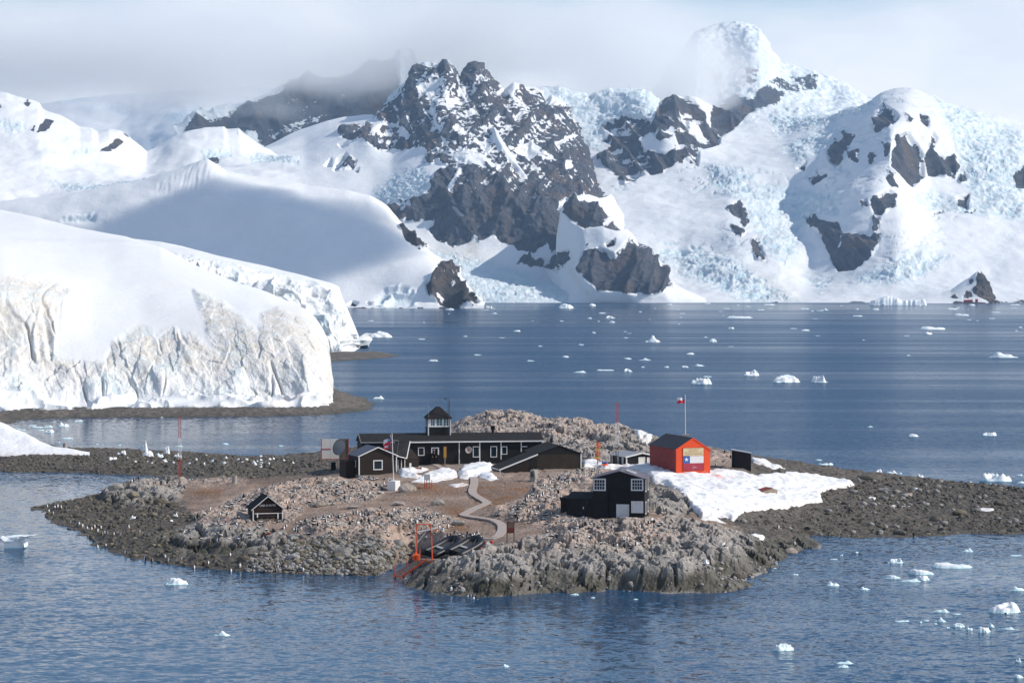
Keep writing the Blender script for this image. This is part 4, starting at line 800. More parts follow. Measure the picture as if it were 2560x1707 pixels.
    rel += shin * (0.30 * sstep(0.5, 0.1, g1) * (((gid >> 8) & 255) / 255.0) ** 2 + fine * 0.10)
    # level pads for the buildings and the path
    pad = A([c5([(350, 960), (560, 560), (2350, 560), (2340, 880), (1000, 1000), (500, 1000)]), c7([(0, 900), (0, 700), (390, 700), (380, 870)]), [(990, 1300), (1000, 1262), (1060, 1246), (1110, 1246), (1115, 1276), (1060, 1286)]], 5)
    rel *= 1 - 0.75 * pad
    z = z + np.where(sdn > -0.6, rel, 0)
    inlet = poly_sd(X, Y, on(*np.array([(940, 1462), (958, 1434), (995, 1412), (1035, 1402), (1050, 1406), (1032, 1425), (1014, 1448), (1004, 1466)], float).T, 0.0)[:, :2])
    z = np.minimum(z, np.where(inlet > -2.5, -0.35 + 1.3 * np.maximum(-inlet, 0), 9))
    ga, ge = on(1060, 1399, 1.6), on(992, 1441, 0.1)                     # cleared berth under the gangway
    gd = ge - ga; tt = np.clip(((X - ga[0]) * gd[0] + (Y - ga[1]) * gd[1]) / (gd[0] ** 2 + gd[1] ** 2), 0, 1.6)
    dist = np.hypot(X - ga[0] - tt * gd[0], (Y - ga[1] - tt * gd[1]))
    z = np.where(dist < 5, np.minimum(z, 1.15 - 1.75 * tt + 3.0 * sstep(1.3, 4.0, dist)), z)
    ISL.update(X=X, Y=Y, z=z, smooth=smooth, sd=sd)
    hz = z
    algae = sstep(2.1, 0.95, hz + fbm(X / 3, Y / 4, 0, 3, 138) * 0.6) * (1.0 * rock + 0.35) * sstep(-0.5, 0.2, sdn)
    attrs = {'mud': np.clip(mud * (1 - 0.35 * sstep(.0, .5, big)) + 0.12, 0, 1), 'rust': rust, 'rock': np.clip(rock * 0.95 + colony * 0.45 * sstep(0.3, 0.7, knob), 0, 1), 'guano': np.clip(colony * 0.85 + 0.18 * rock * sstep(1.8, 3.5, hz) + 0.3 * hill, 0, 1) * sstep(1.0, 1.9, hz),
             'algae': np.clip(algae, 0, 1), 'crack': np.clip(rock * (crack1 + 0.5 * crack2), 0, 1)}
    P = np.stack([X, Y, z], -1)
    me = grid_mesh('islet_ground', P, attrs, smooth=False)
    # drop what lies deep under water
    bm = bmesh.new(); bm.from_mesh(me)
    bm.faces.ensure_lookup_table()
    dead = [f for f in bm.faces if max(v.co.z for v in f.verts) < -0.9]
    bmesh.ops.delete(bm, geom=dead, context='FACES'); bm.to_mesh(me); bm.free()
    me.materials.append(GROUND_MAT)
    tag(link(bpy.data.objects.new('islet_ground', me)), kind='structure')
build_island()
def gz(x, y, which='z'):
    fx = (x - GX0) / GSX; fy = (y - GY0) / GSY
    i = np.clip(np.floor(fx).astype(int), 0, ISL['z'].shape[1] - 2); j = np.clip(np.floor(fy).astype(int), 0, ISL['z'].shape[0] - 2)
    u = np.clip(fx - i, 0, 1); v = np.clip(fy - j, 0, 1); Z = ISL[which]
    return Z[j, i] * (1 - u) * (1 - v) + Z[j, i + 1] * u * (1 - v) + Z[j + 1, i] * (1 - u) * v + Z[j + 1, i + 1] * u * v
def ground(dx, dy, native=False, which='z'):
    """layout pixel -> point on the ground the camera sees there"""
    s = 1.0 if native else K
    u = np.array(3.0)
    for _ in range(14):
        p = on(dx * s, dy * s, float(u)); zn = float(gz(np.array(p[0]), np.array(p[1]), which)); u = np.array(0.5 * float(u) + 0.5 * zn)
    p = on(dx * s, dy * s, float(u)); return Vector((float(p[0]), float(p[1]), float(gz(np.array(p[0]), np.array(p[1]), which))))

def snow_material():
    m, nt, b, N, L = mat('drift_snow')
    p = pos(nt)
    n1 = tex_noise(nt, 1 / 0.7, 5, 0.65, p); n2 = tex_noise(nt, 1 / 2.6, 4, 0.6, p)
    st = mathn(nt, 'MULTIPLY', attr(nt, 'stain').outputs['Fac'], mrange(nt, mathn(nt, 'ADD', mathn(nt, 'MULTIPLY', n1.outputs['Fac'], 0.5), mathn(nt, 'MULTIPLY', n2.outputs['Fac'], 0.5)), 0.42, 0.62), None, True)
    col = mixc(nt, st, (0.80, 0.805, 0.82), (0.60, 0.45, 0.33))
    col = mixc(nt, mathn(nt, 'MULTIPLY', attr(nt, 'red').outputs['Fac'], mrange(nt, n2.outputs['Fac'], 0.45, 0.6), None, True), col, (0.72, 0.30, 0.28))
    L(col, b.inputs['Base Color']); b.inputs['Roughness'].default_value = 0.6; b.inputs['Specular IOR Level'].default_value = 0.2
    L(bump(nt, mathn(nt, 'ADD', n1.outputs['Fac'], mathn(nt, 'MULTIPLY', n2.outputs['Fac'], 0.6)), 0.6, 0.35), b.inputs['Normal'])
    return m
SNOW_MAT = snow_material()
SNOW = []
def snow_patch(poly, thick, edge, cup=0.12, stain=0.5, red=None, lift=0.0):
    P2 = np.array(poly)
    X, Y, Zs, Zr = ISL['X'], ISL['Y'], ISL['smooth'], ISL['z']
    base = 0.75 * Zs + 0.25 * Zr
    px, py = proj(np.stack([X, Y, base + lift * thick], -1)); px /= K; py /= K
    m = (px > P2[:, 0].min() - 6) & (px < P2[:, 0].max() + 6) & (py > P2[:, 1].min() - 6) & (py < P2[:, 1].max() + 6)
    if not m.any(): return
    jj, ii = np.where(m); j0, j1, i0, i1 = jj.min(), jj.max() + 1, ii.min(), ii.max() + 1
    s = (slice(j0, j1), slice(i0, i1))
    # finer than the ground
    k = 1.3
    yy = np.linspace(GY0 + j0 * GSY, GY0 + (j1 - 1) * GSY, int((j1 - j0) * k)); xx = np.linspace(GX0 + i0 * GSX, GX0 + (i1 - 1) * GSX, int((i1 - i0) * k))
    X, Y = np.meshgrid(xx, yy)
    zs = gz(X, Y, 'smooth'); zr = gz(X, Y)
    base = 0.75 * zs + 0.25 * zr
    px, py = proj(np.stack([X, Y, base + lift * thick], -1)); px /= K; py /= K
    sd = poly_sd(px, py, poly) + fbm(X / 2.2, Y / 5, 0, 4, 141) * 2.2
    f1, _, _ = worley(X / 0.85, Y / 1.1, 142)
    z = base - 0.35 + (thick + 0.35) * sstep(-1, edge, sd) + sstep(0, 4, sd) * (cup * (f1 - 0.45) + fbm(X / 2.4, Y / 3, 0, 4, 143) * cup * 2.2)
    z = np.where(sd > 0.0, np.maximum(z, zr + 0.02 + 0.06 * sstep(0, 3, sd)), z - 0.3)
    P = np.stack([X, Y, z], -1)
    st = stain * (sstep(8, 0.5, sd) + 0.22)
    rd = area(px, py, [red], 4) if red else 0 * X
    me = grid_mesh('snow_patch', P, {'stain': st, 'red': rd})
    bm = bmesh.new(); bm.from_mesh(me)
    bad = (sd < -2.0).reshape(-1)
    dead = [f for f in bm.faces if all(bad[v.index] for v in f.verts)]
    bmesh.ops.delete(bm, geom=dead, context='FACES'); bm.to_mesh(me); bm.free()
    me.materials.append(SNOW_MAT)
    tag(link(bpy.data.objects.new('snow_patch', me)), kind='structure')
def build_snow():
    main = c7([(372, 752), (480, 742), (620, 786), (800, 790), (1020, 790), (1100, 770), (1240, 800), (1320, 840), (1640, 850), (1660, 830), (1800, 832), (1950, 862), (2100, 900), (2250, 880), (2352, 886)]) \
        + c8([(560, 212), (700, 222), (850, 242), (980, 266), (1022, 295), (950, 312), (850, 330), (788, 350), (802, 410), (700, 422), (560, 452), (400, 462), (300, 472), (268, 490), (222, 530), (262, 572), (200, 552), (110, 512), (60, 492), (0, 512)]) \
        + c7([(1935, 1395), (1880, 1362), (1800, 1320), (1700, 1300), (1560, 1312), (1470, 1252), (1400, 1162), (1300, 1062), (1200, 992), (1060, 962), (1030, 900), (900, 850), (770, 830), (600, 840), (500, 825), (380, 835)])
    snow_patch(main, 0.42, 5, 0.13, 0.55, c7([(1640, 890), (1700, 890), (1760, 940), (1850, 930), (1800, 950), (1650, 940)]))
    snow_patch(c5([(945, 800), (1060, 780), (1130, 790), (1200, 815), (1320, 850), (1250, 880), (1160, 900), (1240, 922), (1180, 962), (1100, 952), (990, 932), (945, 880)]), 0.42, 8, 0.15, 0.7, lift=.4)
    snow_patch(c5([(1080, 1002), (1200, 935), (1300, 875), (1440, 838), (1530, 835), (1625, 865), (1650, 920), (1560, 962), (1400, 988), (1250, 1004)]), 0.5, 9, 0.15, 0.7, lift=.4)
    snow_patch(c5([(1620, 880), (1680, 815), (1800, 788), (2030, 778), (2040, 840), (1990, 880), (1860, 922), (1750, 952), (1640, 942)]), 0.55, 9, 0.15, 0.6, lift=.4)
    snow_patch(c5([(1870, 912), (1950, 878), (2030, 900), (2095, 962), (2000, 975), (1870, 942)]), 0.4, 6, 0.1, 0.2, lift=.4)
    snow_patch(c7([(2030, 728), (2150, 743), (2300, 800), (2380, 835), (2250, 835), (2130, 802), (2040, 782)]), 0.35, 4)
    snow_patch(c7([(870, 455), (960, 460), (1080, 515), (1020, 550), (930, 530)]), 0.3, 4)
    snow_patch(c9([(1735, 702), (1800, 688), (1892, 710), (1882, 748), (1800, 738)]), 0.25, 4); snow_patch(c9([(1485, 800), (1560, 796), (1620, 832), (1560, 834)]), 0.25, 3); snow_patch(c9([(1345, 838), (1400, 812), (1455, 832)]), 0.25, 3)
    snow_patch(c9([(905, 590), (930, 555), (970, 580), (960, 600)]), 0.25, 3)
    snow_patch(c8([(1100, 375), (1150, 375), (1150, 384), (1100, 384)]), 0.15, 2); snow_patch(c8([(1820, 450), (1920, 446), (1920, 462), (1830, 466)]), 0.15, 2); snow_patch(c8([(1240, 428), (1390, 430), (1330, 440), (1240, 436)]), 0.15, 2)
    snow_patch(c5([(1500, 1040), (1680, 1010), (1760, 1040), (1600, 1062)]), 0.12, 3, 0.1, 1.0)
    # thick bank on the left spit
    rows = [[(-60, 1062, 385), (0, 1058, 380), (64, 1057, 378), (116, 1053, 378), (170, 1048, 380), (206, 1047, 380)], [(-60, 1052, 384), (0, 1049, 381), (64, 1049, 380), (116, 1046, 380), (170, 1044, 381), (206, 1046, 381)],
            [(-60, 1000, 390), (0, 1008, 388), (40, 1022, 386), (64, 1028, 385), (116, 1034, 384), (170, 1038, 383), (206, 1042, 383)], [(-60, 955, 402), (0, 970, 398), (12, 975, 397), (30, 984, 396), (60, 995, 394), (72, 1003, 392), (95, 1016, 390), (130, 1026, 388), (170, 1031, 387), (206, 1038, 386)],
            [(-60, 965, 420), (0, 985, 412), (60, 1003, 402), (130, 1030, 392), (206, 1041, 388)]]
    P, X, Y, t = loft('x', rows, -60, 206, 180, 70, [0, .1, .5, .94, 1], sm=[2, 2, 4, 1, 2], depth_sm=4)
    P += grid_normals(P) * (fbm(P[..., 0] / 5, P[..., 1] / 5, P[..., 2] / 3, 4, 151) * 0.16)[..., None]
    me = grid_mesh('snow_bank', P, {'stain': 0.8 * sstep(0.3, 0.1, t)[:, None] + 0 * X, 'red': 0 * X}); me.materials.append(SNOW_MAT)
    tag(link(bpy.data.objects.new('snow_bank', me)), kind='structure')
build_snow()
# ------------------------------------------------------------------ building helpers
def wood_material(name, dark, light, board=0.18, vertical=False, wear=0.0, wear_col=(0.35, 0.34, 0.32), base_wear=0.0):
    m, nt, b, N, L = mat(name)
    tc = N('ShaderNodeTexCoord'); ob = tc.outputs['Object']
    n1 = tex_noise(nt, 1.0, 5, 0.65, scaled(nt, ob, (9, 9, 1.2) if vertical else (1.2, 1.2, 12)))
    n2 = tex_noise(nt, 0.9, 4, 0.6, ob)
    col = ramp(nt, mathn(nt, 'ADD', mathn(nt, 'MULTIPLY', n1.outputs['Fac'], 0.6), mathn(nt, 'MULTIPLY', n2.outputs['Fac'], 0.4)), [(0.3, dark), (0.7, light)]).outputs['Color']
    if wear > 0:
        n3 = tex_noise(nt, 1.0, 6, 0.7, scaled(nt, ob, (6, 6, 1.6) if vertical else (1.5, 1.5, 7)))
        col = mixc(nt, mrange(nt, n3.outputs['Fac'], 0.64, 0.74, 0, wear), col, wear_col)
    w = N('ShaderNodeTexWave'); w.wave_type = 'BANDS'; w.bands_direction = 'X' if vertical else 'Z'; w.wave_profile = 'SAW'
    w.inputs['Scale'].default_value = 0.314 / board / 1.0; w.inputs['Distortion'].default_value = 0.0
    L(ob, w.inputs['Vector'])
    L(col, b.inputs['Base Color']); b.inputs['Roughness'].default_value = 0.82; b.inputs['Specular IOR Level'].default_value = 0.25
    h = mathn(nt, 'ADD', mathn(nt, 'MULTIPLY', w.outputs['Fac'], 0.35), mathn(nt, 'MULTIPLY', n1.outputs['Fac'], 0.4))
    L(bump(nt, h, 0.5, 0.05), b.inputs['Normal'])
    return m
def paint(name, col, rough=0.55, var=0.12, dirt=None, scale=2.0):
    m, nt, b, N, L = mat(name)
    tc = N('ShaderNodeTexCoord')
    n = tex_noise(nt, scale, 5, 0.65, tc.outputs['Object'])
    c2_ = tuple(x * (1 - var) for x in col)
    c = ramp(nt, n.outputs['Fac'], [(0.3, c2_), (0.65, col)]).outputs['Color']
    if dirt:
        n2 = tex_noise(nt, scale * 2.3, 6, 0.7, tc.outputs['Object'])
        c = mixc(nt, mrange(nt, n2.outputs['Fac'], 0.55, 0.72, 0, 0.7), c, dirt)
    L(c, b.inputs['Base Color']); b.inputs['Roughness'].default_value = rough
    b.inputs['Specular IOR Level'].default_value = 0.3
    return m
M = {}
M['black_wood'] = wood_material('black_tarred_wood', (0.006, 0.006, 0.006), (0.022, 0.020, 0.018), 0.2)
M['brown_wood'] = wood_material('dark_brown_boards', (0.016, 0.010, 0.008), (0.040, 0.026, 0.020), 0.2)
M['barn_wood'] = wood_material('weathered_barn_boards', (0.018, 0.014, 0.010), (0.060, 0.046, 0.032), 0.22, False, 0.5, (0.11, 0.085, 0.055))
M['black_vert'] = wood_material('black_upright_boards', (0.005, 0.005, 0.006), (0.020, 0.019, 0.019), 0.16, True, 0.55, (0.28, 0.28, 0.29))
M['casa_wood'] = wood_material('red_brown_gable_boards', (0.012, 0.008, 0.008), (0.050, 0.022, 0.016), 0.2)
M['old_wood'] = wood_material('grey_old_planks', (0.10, 0.075, 0.055), (0.26, 0.20, 0.15), 0.2, True)
M['plank'] = wood_material('pale_plank', (0.20, 0.16, 0.12), (0.40, 0.33, 0.26), 0.2)
M['roof_felt'] = paint('black_roof_felt', (0.017, 0.016, 0.016), 0.95, 0.5, (0.045, 0.042, 0.04), 1.2)
M['grey_roof'] = paint('blue_grey_metal_roof', (0.105, 0.115, 0.15), 0.6, 0.3, (0.05, 0.055, 0.07), 0.8)
M['mauve_roof'] = paint('mauve_grey_roof_sheet', (0.15, 0.13, 0.155), 0.6, 0.3, (0.07, 0.06, 0.07), 0.8)
M['light_roof'] = paint('pale_grey_roof_sheet', (0.33, 0.34, 0.37), 0.6, 0.25, (0.22, 0.22, 0.24), 0.8)
M['red_roof'] = paint('dark_roof_with_worn_red', (0.045, 0.048, 0.062), 0.65, 0.3, (0.13, 0.03, 0.03), 0.45)
M['white'] = paint('white_trim_paint', (0.78, 0.77, 0.76), 0.5, 0.12, (0.60, 0.57, 0.53), 4.0)
M['off_white'] = paint('weathered_white_panel', (0.74, 0.71, 0.66), 0.6, 0.1, (0.58, 0.53, 0.46), 1.5)
M['orange_red'] = paint('orange_red_wall_paint', (0.82, 0.085, 0.018), 0.55, 0.10, (0.66, 0.06, 0.018), 0.8)
M['shaded_worn_red'] = paint('worn_red_wall_shade_darkened', (0.30, 0.040, 0.034), 0.75, 0.35, (0.42, 0.17, 0.15), 1.6)  # worn red, darkened in the colour for the side wall's shade
M['rail_red'] = paint('orange_red_steel_paint', (0.84, 0.105, 0.022), 0.45, 0.15, (0.55, 0.07, 0.03), 3.0)
M['mast_red'] = paint('mast_red_paint', (0.50, 0.07, 0.045), 0.5, 0.2)
M['glass'] = None
def glass_material():
    m, nt, b, N, L = mat('dark_window_glass'); b.inputs['Base Color'].default_value = (0.012, 0.02, 0.028, 1); b.inputs['Roughness'].default_value = 0.08
    return m
M['glass'] = glass_material()
M['tower_glass'] = glass_material(); M['tower_glass'].name = 'pale_green_window_glass'; M['tower_glass'].node_tree.nodes['Principled BSDF'].inputs['Base Color'].default_value = (0.10, 0.20, 0.22, 1)
M['black'] = paint('matt_black', (0.006, 0.006, 0.007), 0.95, 0.2)
M['dark_metal'] = paint('dark_grey_metal', (0.06, 0.06, 0.065), 0.5, 0.2)
M['grey_metal'] = paint('grey_galvanised_metal', (0.38, 0.39, 0.41), 0.45, 0.15)
M['blue'] = paint('flag_blue', (0.035, 0.13, 0.42), 0.7, 0.15)
M['flag_white'] = paint('flag_white_cloth', (0.78, 0.78, 0.80), 0.8, 0.05)
M['flag_red'] = paint('flag_red_cloth', (0.72, 0.03, 0.05), 0.8, 0.1)
M['board_red'] = paint('faded_crimson_board', (0.42, 0.045, 0.075), 0.6, 0.2)
M['concrete'] = paint('grey_concrete', (0.38, 0.35, 0.32), 0.9, 0.2, (0.28, 0.25, 0.22), 1.5)
M['path'] = paint('pale_mauve_concrete_path', (0.40, 0.335, 0.30), 0.9, 0.15, (0.30, 0.25, 0.22), 0.6)
M['sign_wood'] = paint('varnished_orange_brown_wood', (0.26, 0.115, 0.035), 0.5, 0.25)
M['sign_red'] = paint('red_brown_sign_board', (0.24, 0.055, 0.028), 0.6, 0.2)
M['cream'] = paint('cream_notice_board', (0.70, 0.56, 0.33), 0.6, 0.15, (0.72, 0.42, 0.18), 1.2)
M['print'] = paint('faded_brown_print', (0.30, 0.19, 0.09), 0.7, 0.2)
M['rubber'] = paint('black_boat_rubber', (0.020, 0.021, 0.026), 0.42, 0.25)
M['orange'] = paint('orange_paint', (0.85, 0.16, 0.02), 0.5, 0.1)
M['yellow'] = paint('yellow_paint', (0.70, 0.42, 0.05), 0.5, 0.1)
M['shade_white'] = paint('shade_tinted_white_boards', (0.70, 0.70, 0.73), 0.55, 0.15)  # lavender shade of the house front mixed into the white

class MB:
    """collects boxes, prisms, bars; build() links them as one mesh"""
    def __init__(s): s.v = []; s.f = []
    def add(s, vs, fs):
        o = len(s.v); s.v += [tuple(map(float, v)) for v in vs]; s.f += [tuple(i + o for i in f) for f in fs]; return s
    def box(s, x0, x1, y0, y1, z0, z1):
        v = [(x0, y0, z0), (x1, y0, z0), (x1, y1, z0), (x0, y1, z0), (x0, y0, z1), (x1, y0, z1), (x1, y1, z1), (x0, y1, z1)]
        return s.add(v, [(0, 3, 2, 1), (4, 5, 6, 7), (0, 1, 5, 4), (1, 2, 6, 5), (2, 3, 7, 6), (3, 0, 4, 7)])
    def prism(s, prof, y0, y1):
        """profile in x,z swept along y"""
        n = len(prof); v = [(x, y0, z) for x, z in prof] + [(x, y1, z) for x, z in prof]
        f = [tuple(range(n)), tuple(range(2 * n - 1, n - 1, -1))] + [(i, i + n, (i + 1) % n + n, (i + 1) % n) for i in range(n)]
        return s.add(v, f)
    def prism_x(s, prof, x0, x1):
        n = len(prof); v = [(x0, y, z) for y, z in prof] + [(x1, y, z) for y, z in prof]
        f = [tuple(range(n - 1, -1, -1)), tuple(range(n, 2 * n))] + [(i, (i + 1) % n, (i + 1) % n + n, i + n) for i in range(n)]
        return s.add(v, f)
    def slab(s, a, b_, c, d, th):
        """quad a b c d thickened along its normal"""
        A_, B_, C_, D_ = [Vector(q) for q in (a, b_, c, d)]
        n = (B_ - A_).cross(D_ - A_).normalized() * th
        v = [A_, B_, C_, D_, A_ + n, B_ + n, C_ + n, D_ + n]
        return s.add(v, [(0, 3, 2, 1), (4, 5, 6, 7), (0, 1, 5, 4), (1, 2, 6, 5), (2, 3, 7, 6), (3, 0, 4, 7)])
    def bar(s, a, b_, r, n=6, r2=None):
        a = Vector(a); b_ = Vector(b_); d = (b_ - a)
        if d.length < 1e-6: return s
        d.normalize(); u = d.orthogonal().normalized(); w = d.cross(u); r2 = r if r2 is None else r2
        vs = []
        for q, rr in ((a, r), (b_, r2)):
            for k in range(n):
                t = 2 * math.pi * k / n; vs.append(q + (u * math.cos(t) + w * math.sin(t)) * rr)
        return s.add(vs, [tuple(range(n - 1, -1, -1)), tuple(range(n, 2 * n))] + [(k, (k + 1) % n, (k + 1) % n + n, k + n) for k in range(n)])
    def tube(s, pts, r, n=8):
        for a, b_ in zip(pts[:-1], pts[1:]): s.bar(a, b_, r, n)
        return s
    def build(s, name, m, parent=None, bevel=0.0, smooth=False):
        me = bpy.data.meshes.new(name); me.from_pydata(s.v, [], s.f); me.update()
        bm = bmesh.new(); bm.from_mesh(me); bmesh.ops.recalc_face_normals(bm, faces=bm.faces)
        if bevel > 0: bmesh.ops.bevel(bm, geom=list(bm.edges), offset=bevel, segments=1, affect='EDGES')
        bm.to_mesh(me); bm.free()
        if smooth: me.polygons.foreach_set('use_smooth', np.ones(len(me.polygons), bool))
        me.materials.append(m)
        return link(bpy.data.objects.new(name, me), parent)
def empty(name, loc, rz=0.0):
    o = bpy.data.objects.new(name, None); o.location = loc; o.rotation_euler = (0, 0, rz); o.empty_display_size = 0.3
    return link(o)
class Frame:
    """local frame of a building: origin at its front-left foot, x along the front, y back, z up; rz = facing turned to the right"""
    def __init__(s, px, py, z, alpha):
        p = on(px, py, z); s.o = V(p); s.a = R(alpha)
        s.ux = Vector((math.cos(s.a), math.sin(s.a), 0)); s.uy = Vector((-math.sin(s.a), math.cos(s.a), 0))
    def fx(s, px, py, depth=0.0):
        """photo pixel -> local x, z on the plane y = depth"""
        u = (px - 1280) / FOC; v = (853.5 - py) / FOC
        d = Vector((u, CP + v * SP, v * CP - SP)); c = Vector((0, 0, CAM_H)); q = s.o + s.uy * depth
        t = (q - c).dot(s.uy) / d.dot(s.uy); h = c + d * t - s.o
        return h.dot(s.ux), h.z
    def rect(s, x0, y0, x1, y1, depth=0.0):
        a, t = s.fx(x0, y0, depth); b_, l = s.fx(x1, y1, depth); return a, b_, l, t
def window(parent, x0, x1, z0, z1, y=0.0, fw=0.09, muntins=None, glass='glass', face='front', frame='white'):
    """framed window on the plane y (front) or x = y (side)"""
    f = MB(); p = 0.05
    def bx(mb, a, b_, c, d, q0, q1):
        if face == 'front': mb.box(a, b_, y - q1, y - q0, c, d)
        elif face == 'left': mb.box(y - q1, y - q0, a, b_, c, d)
        else: mb.box(y + q0, y + q1, a, b_, c, d)
    w = empty_part('window', parent)
    bx(f, x0, x1, z1 - fw, z1, 0.005, p); bx(f, x0, x1, z0, z0 + fw, 0.005, p); bx(f, x0, x0 + fw, z0 + fw, z1 - fw, 0.005, p - .004); bx(f, x1 - fw, x1, z0 + fw, z1 - fw, 0.005, p - .004)
    f.build('window_frame', M[frame], w)
    g = MB(); bx(g, x0 + fw, x1 - fw, z0 + fw, z1 - fw, 0.004, 0.014); g.build('pane', M[glass], w)
    if muntins:
        nx, nz = muntins; mu = MB()
        for i in range(1, nx):
            x = x0 + fw + (x1 - x0 - 2 * fw) * i / nx; bx(mu, x - .018, x + .018, z0 + fw, z1 - fw, 0.016, 0.036)
        for i in range(1, nz):
            z = z0 + fw + (z1 - z0 - 2 * fw) * i / nz; bx(mu, x0 + fw, x1 - fw, z - .018, z + .018, 0.018, 0.034)
        mu.build('glazing_bar', M[frame], w)
    return w
def empty_part(name, parent):
    o = bpy.data.objects.new(name, None); o.empty_display_size = 0.1; return link(o, parent)
def gable_roof(parent, w, d, eave, ridge, m, over=0.18, th=0.08, name='roof', x0=0.0, y0=0.0, ribs=0, rib_m=None):
    """two pitches, ridge along y"""
    c = x0 + w / 2; sl = (ridge - eave) / (w / 2)
    out = []
    for sgn in (-1, 1):
        e = c + sgn * (w / 2 + over); ze = eave - over * sl
        mb = MB()
        if sgn < 0: mb.slab((e, y0 - over, ze + .01), (c, y0 - over, ridge + .01), (c, y0 + d + over, ridge + .01), (e, y0 + d + over, ze + .01), th)
        else: mb.slab((c, y0 - over, ridge + .012), (e, y0 - over, ze + .012), (e, y0 + d + over, ze + .012), (c, y0 + d + over, ridge + .012), th)
        o = mb.build(name, m, parent)
        if ribs:
            rb = MB()
            for k in range(ribs + 1):
                y = y0 - over + (d + 2 * over) * k / ribs
                rb.bar((e, y, ze + th + .02), (c, y, ridge + th + .02), 0.025, 4)
            rb.build('roof_seam', rib_m or m, o)
        out.append(o)
    return out
def trim_gable(parent, w, eave, ridge, y=0.0, t=0.13, p=0.05, x0=0.0, over=0.18):
    c = x0 + w / 2; sl = (ridge - eave) / (w / 2)
    for sgn in (-1, 1):
        e = c + sgn * (w / 2 + over); ze = eave - over * sl
        mb = MB(); a, b_ = (e, ze), (c, ridge)
        prof = [(a[0], a[1] - t * 0.2), (a[0], a[1] + t), (b_[0], b_[1] + t), (b_[0], b_[1] - t * 0.2)]
        mb.prism(prof, y - over - p - (0.004 if sgn > 0 else 0), y - over); mb.build('gable_board', M['white'], parent)
def corner(parent, x, y, z0, z1, w=0.13, m='white'):
    MB().box(x - w / 2, x + w / 2, y - 0.035, y + w - 0.035, z0, z1).build('corner_board', M[m], parent)
def lettering(text, size, m, parent, loc, rot=(math.pi / 2, 0, 0), width=None, name='lettering', ext=0.01):
    c = bpy.data.curves.new('t', 'FONT'); c.body = text; c.size = size; c.extrude = ext; c.align_x = 'CENTER'; c.align_y = 'CENTER'
    o = bpy.data.objects.new('t', c); COL.objects.link(o)
    dg = bpy.context.evaluated_depsgraph_get(); me = bpy.data.meshes.new_from_object(o.evaluated_get(dg)); bpy.data.objects.remove(o)
    me.name = name; me.materials.clear(); me.materials.append(m)
    q = link(bpy.data.objects.new(name, me), parent); q.location = loc; q.rotation_euler = rot
    xs = [v.co.x for v in me.vertices]; wd = max(xs) - min(xs)
    if width: q.scale = (width / wd, 1, 1)
    return q

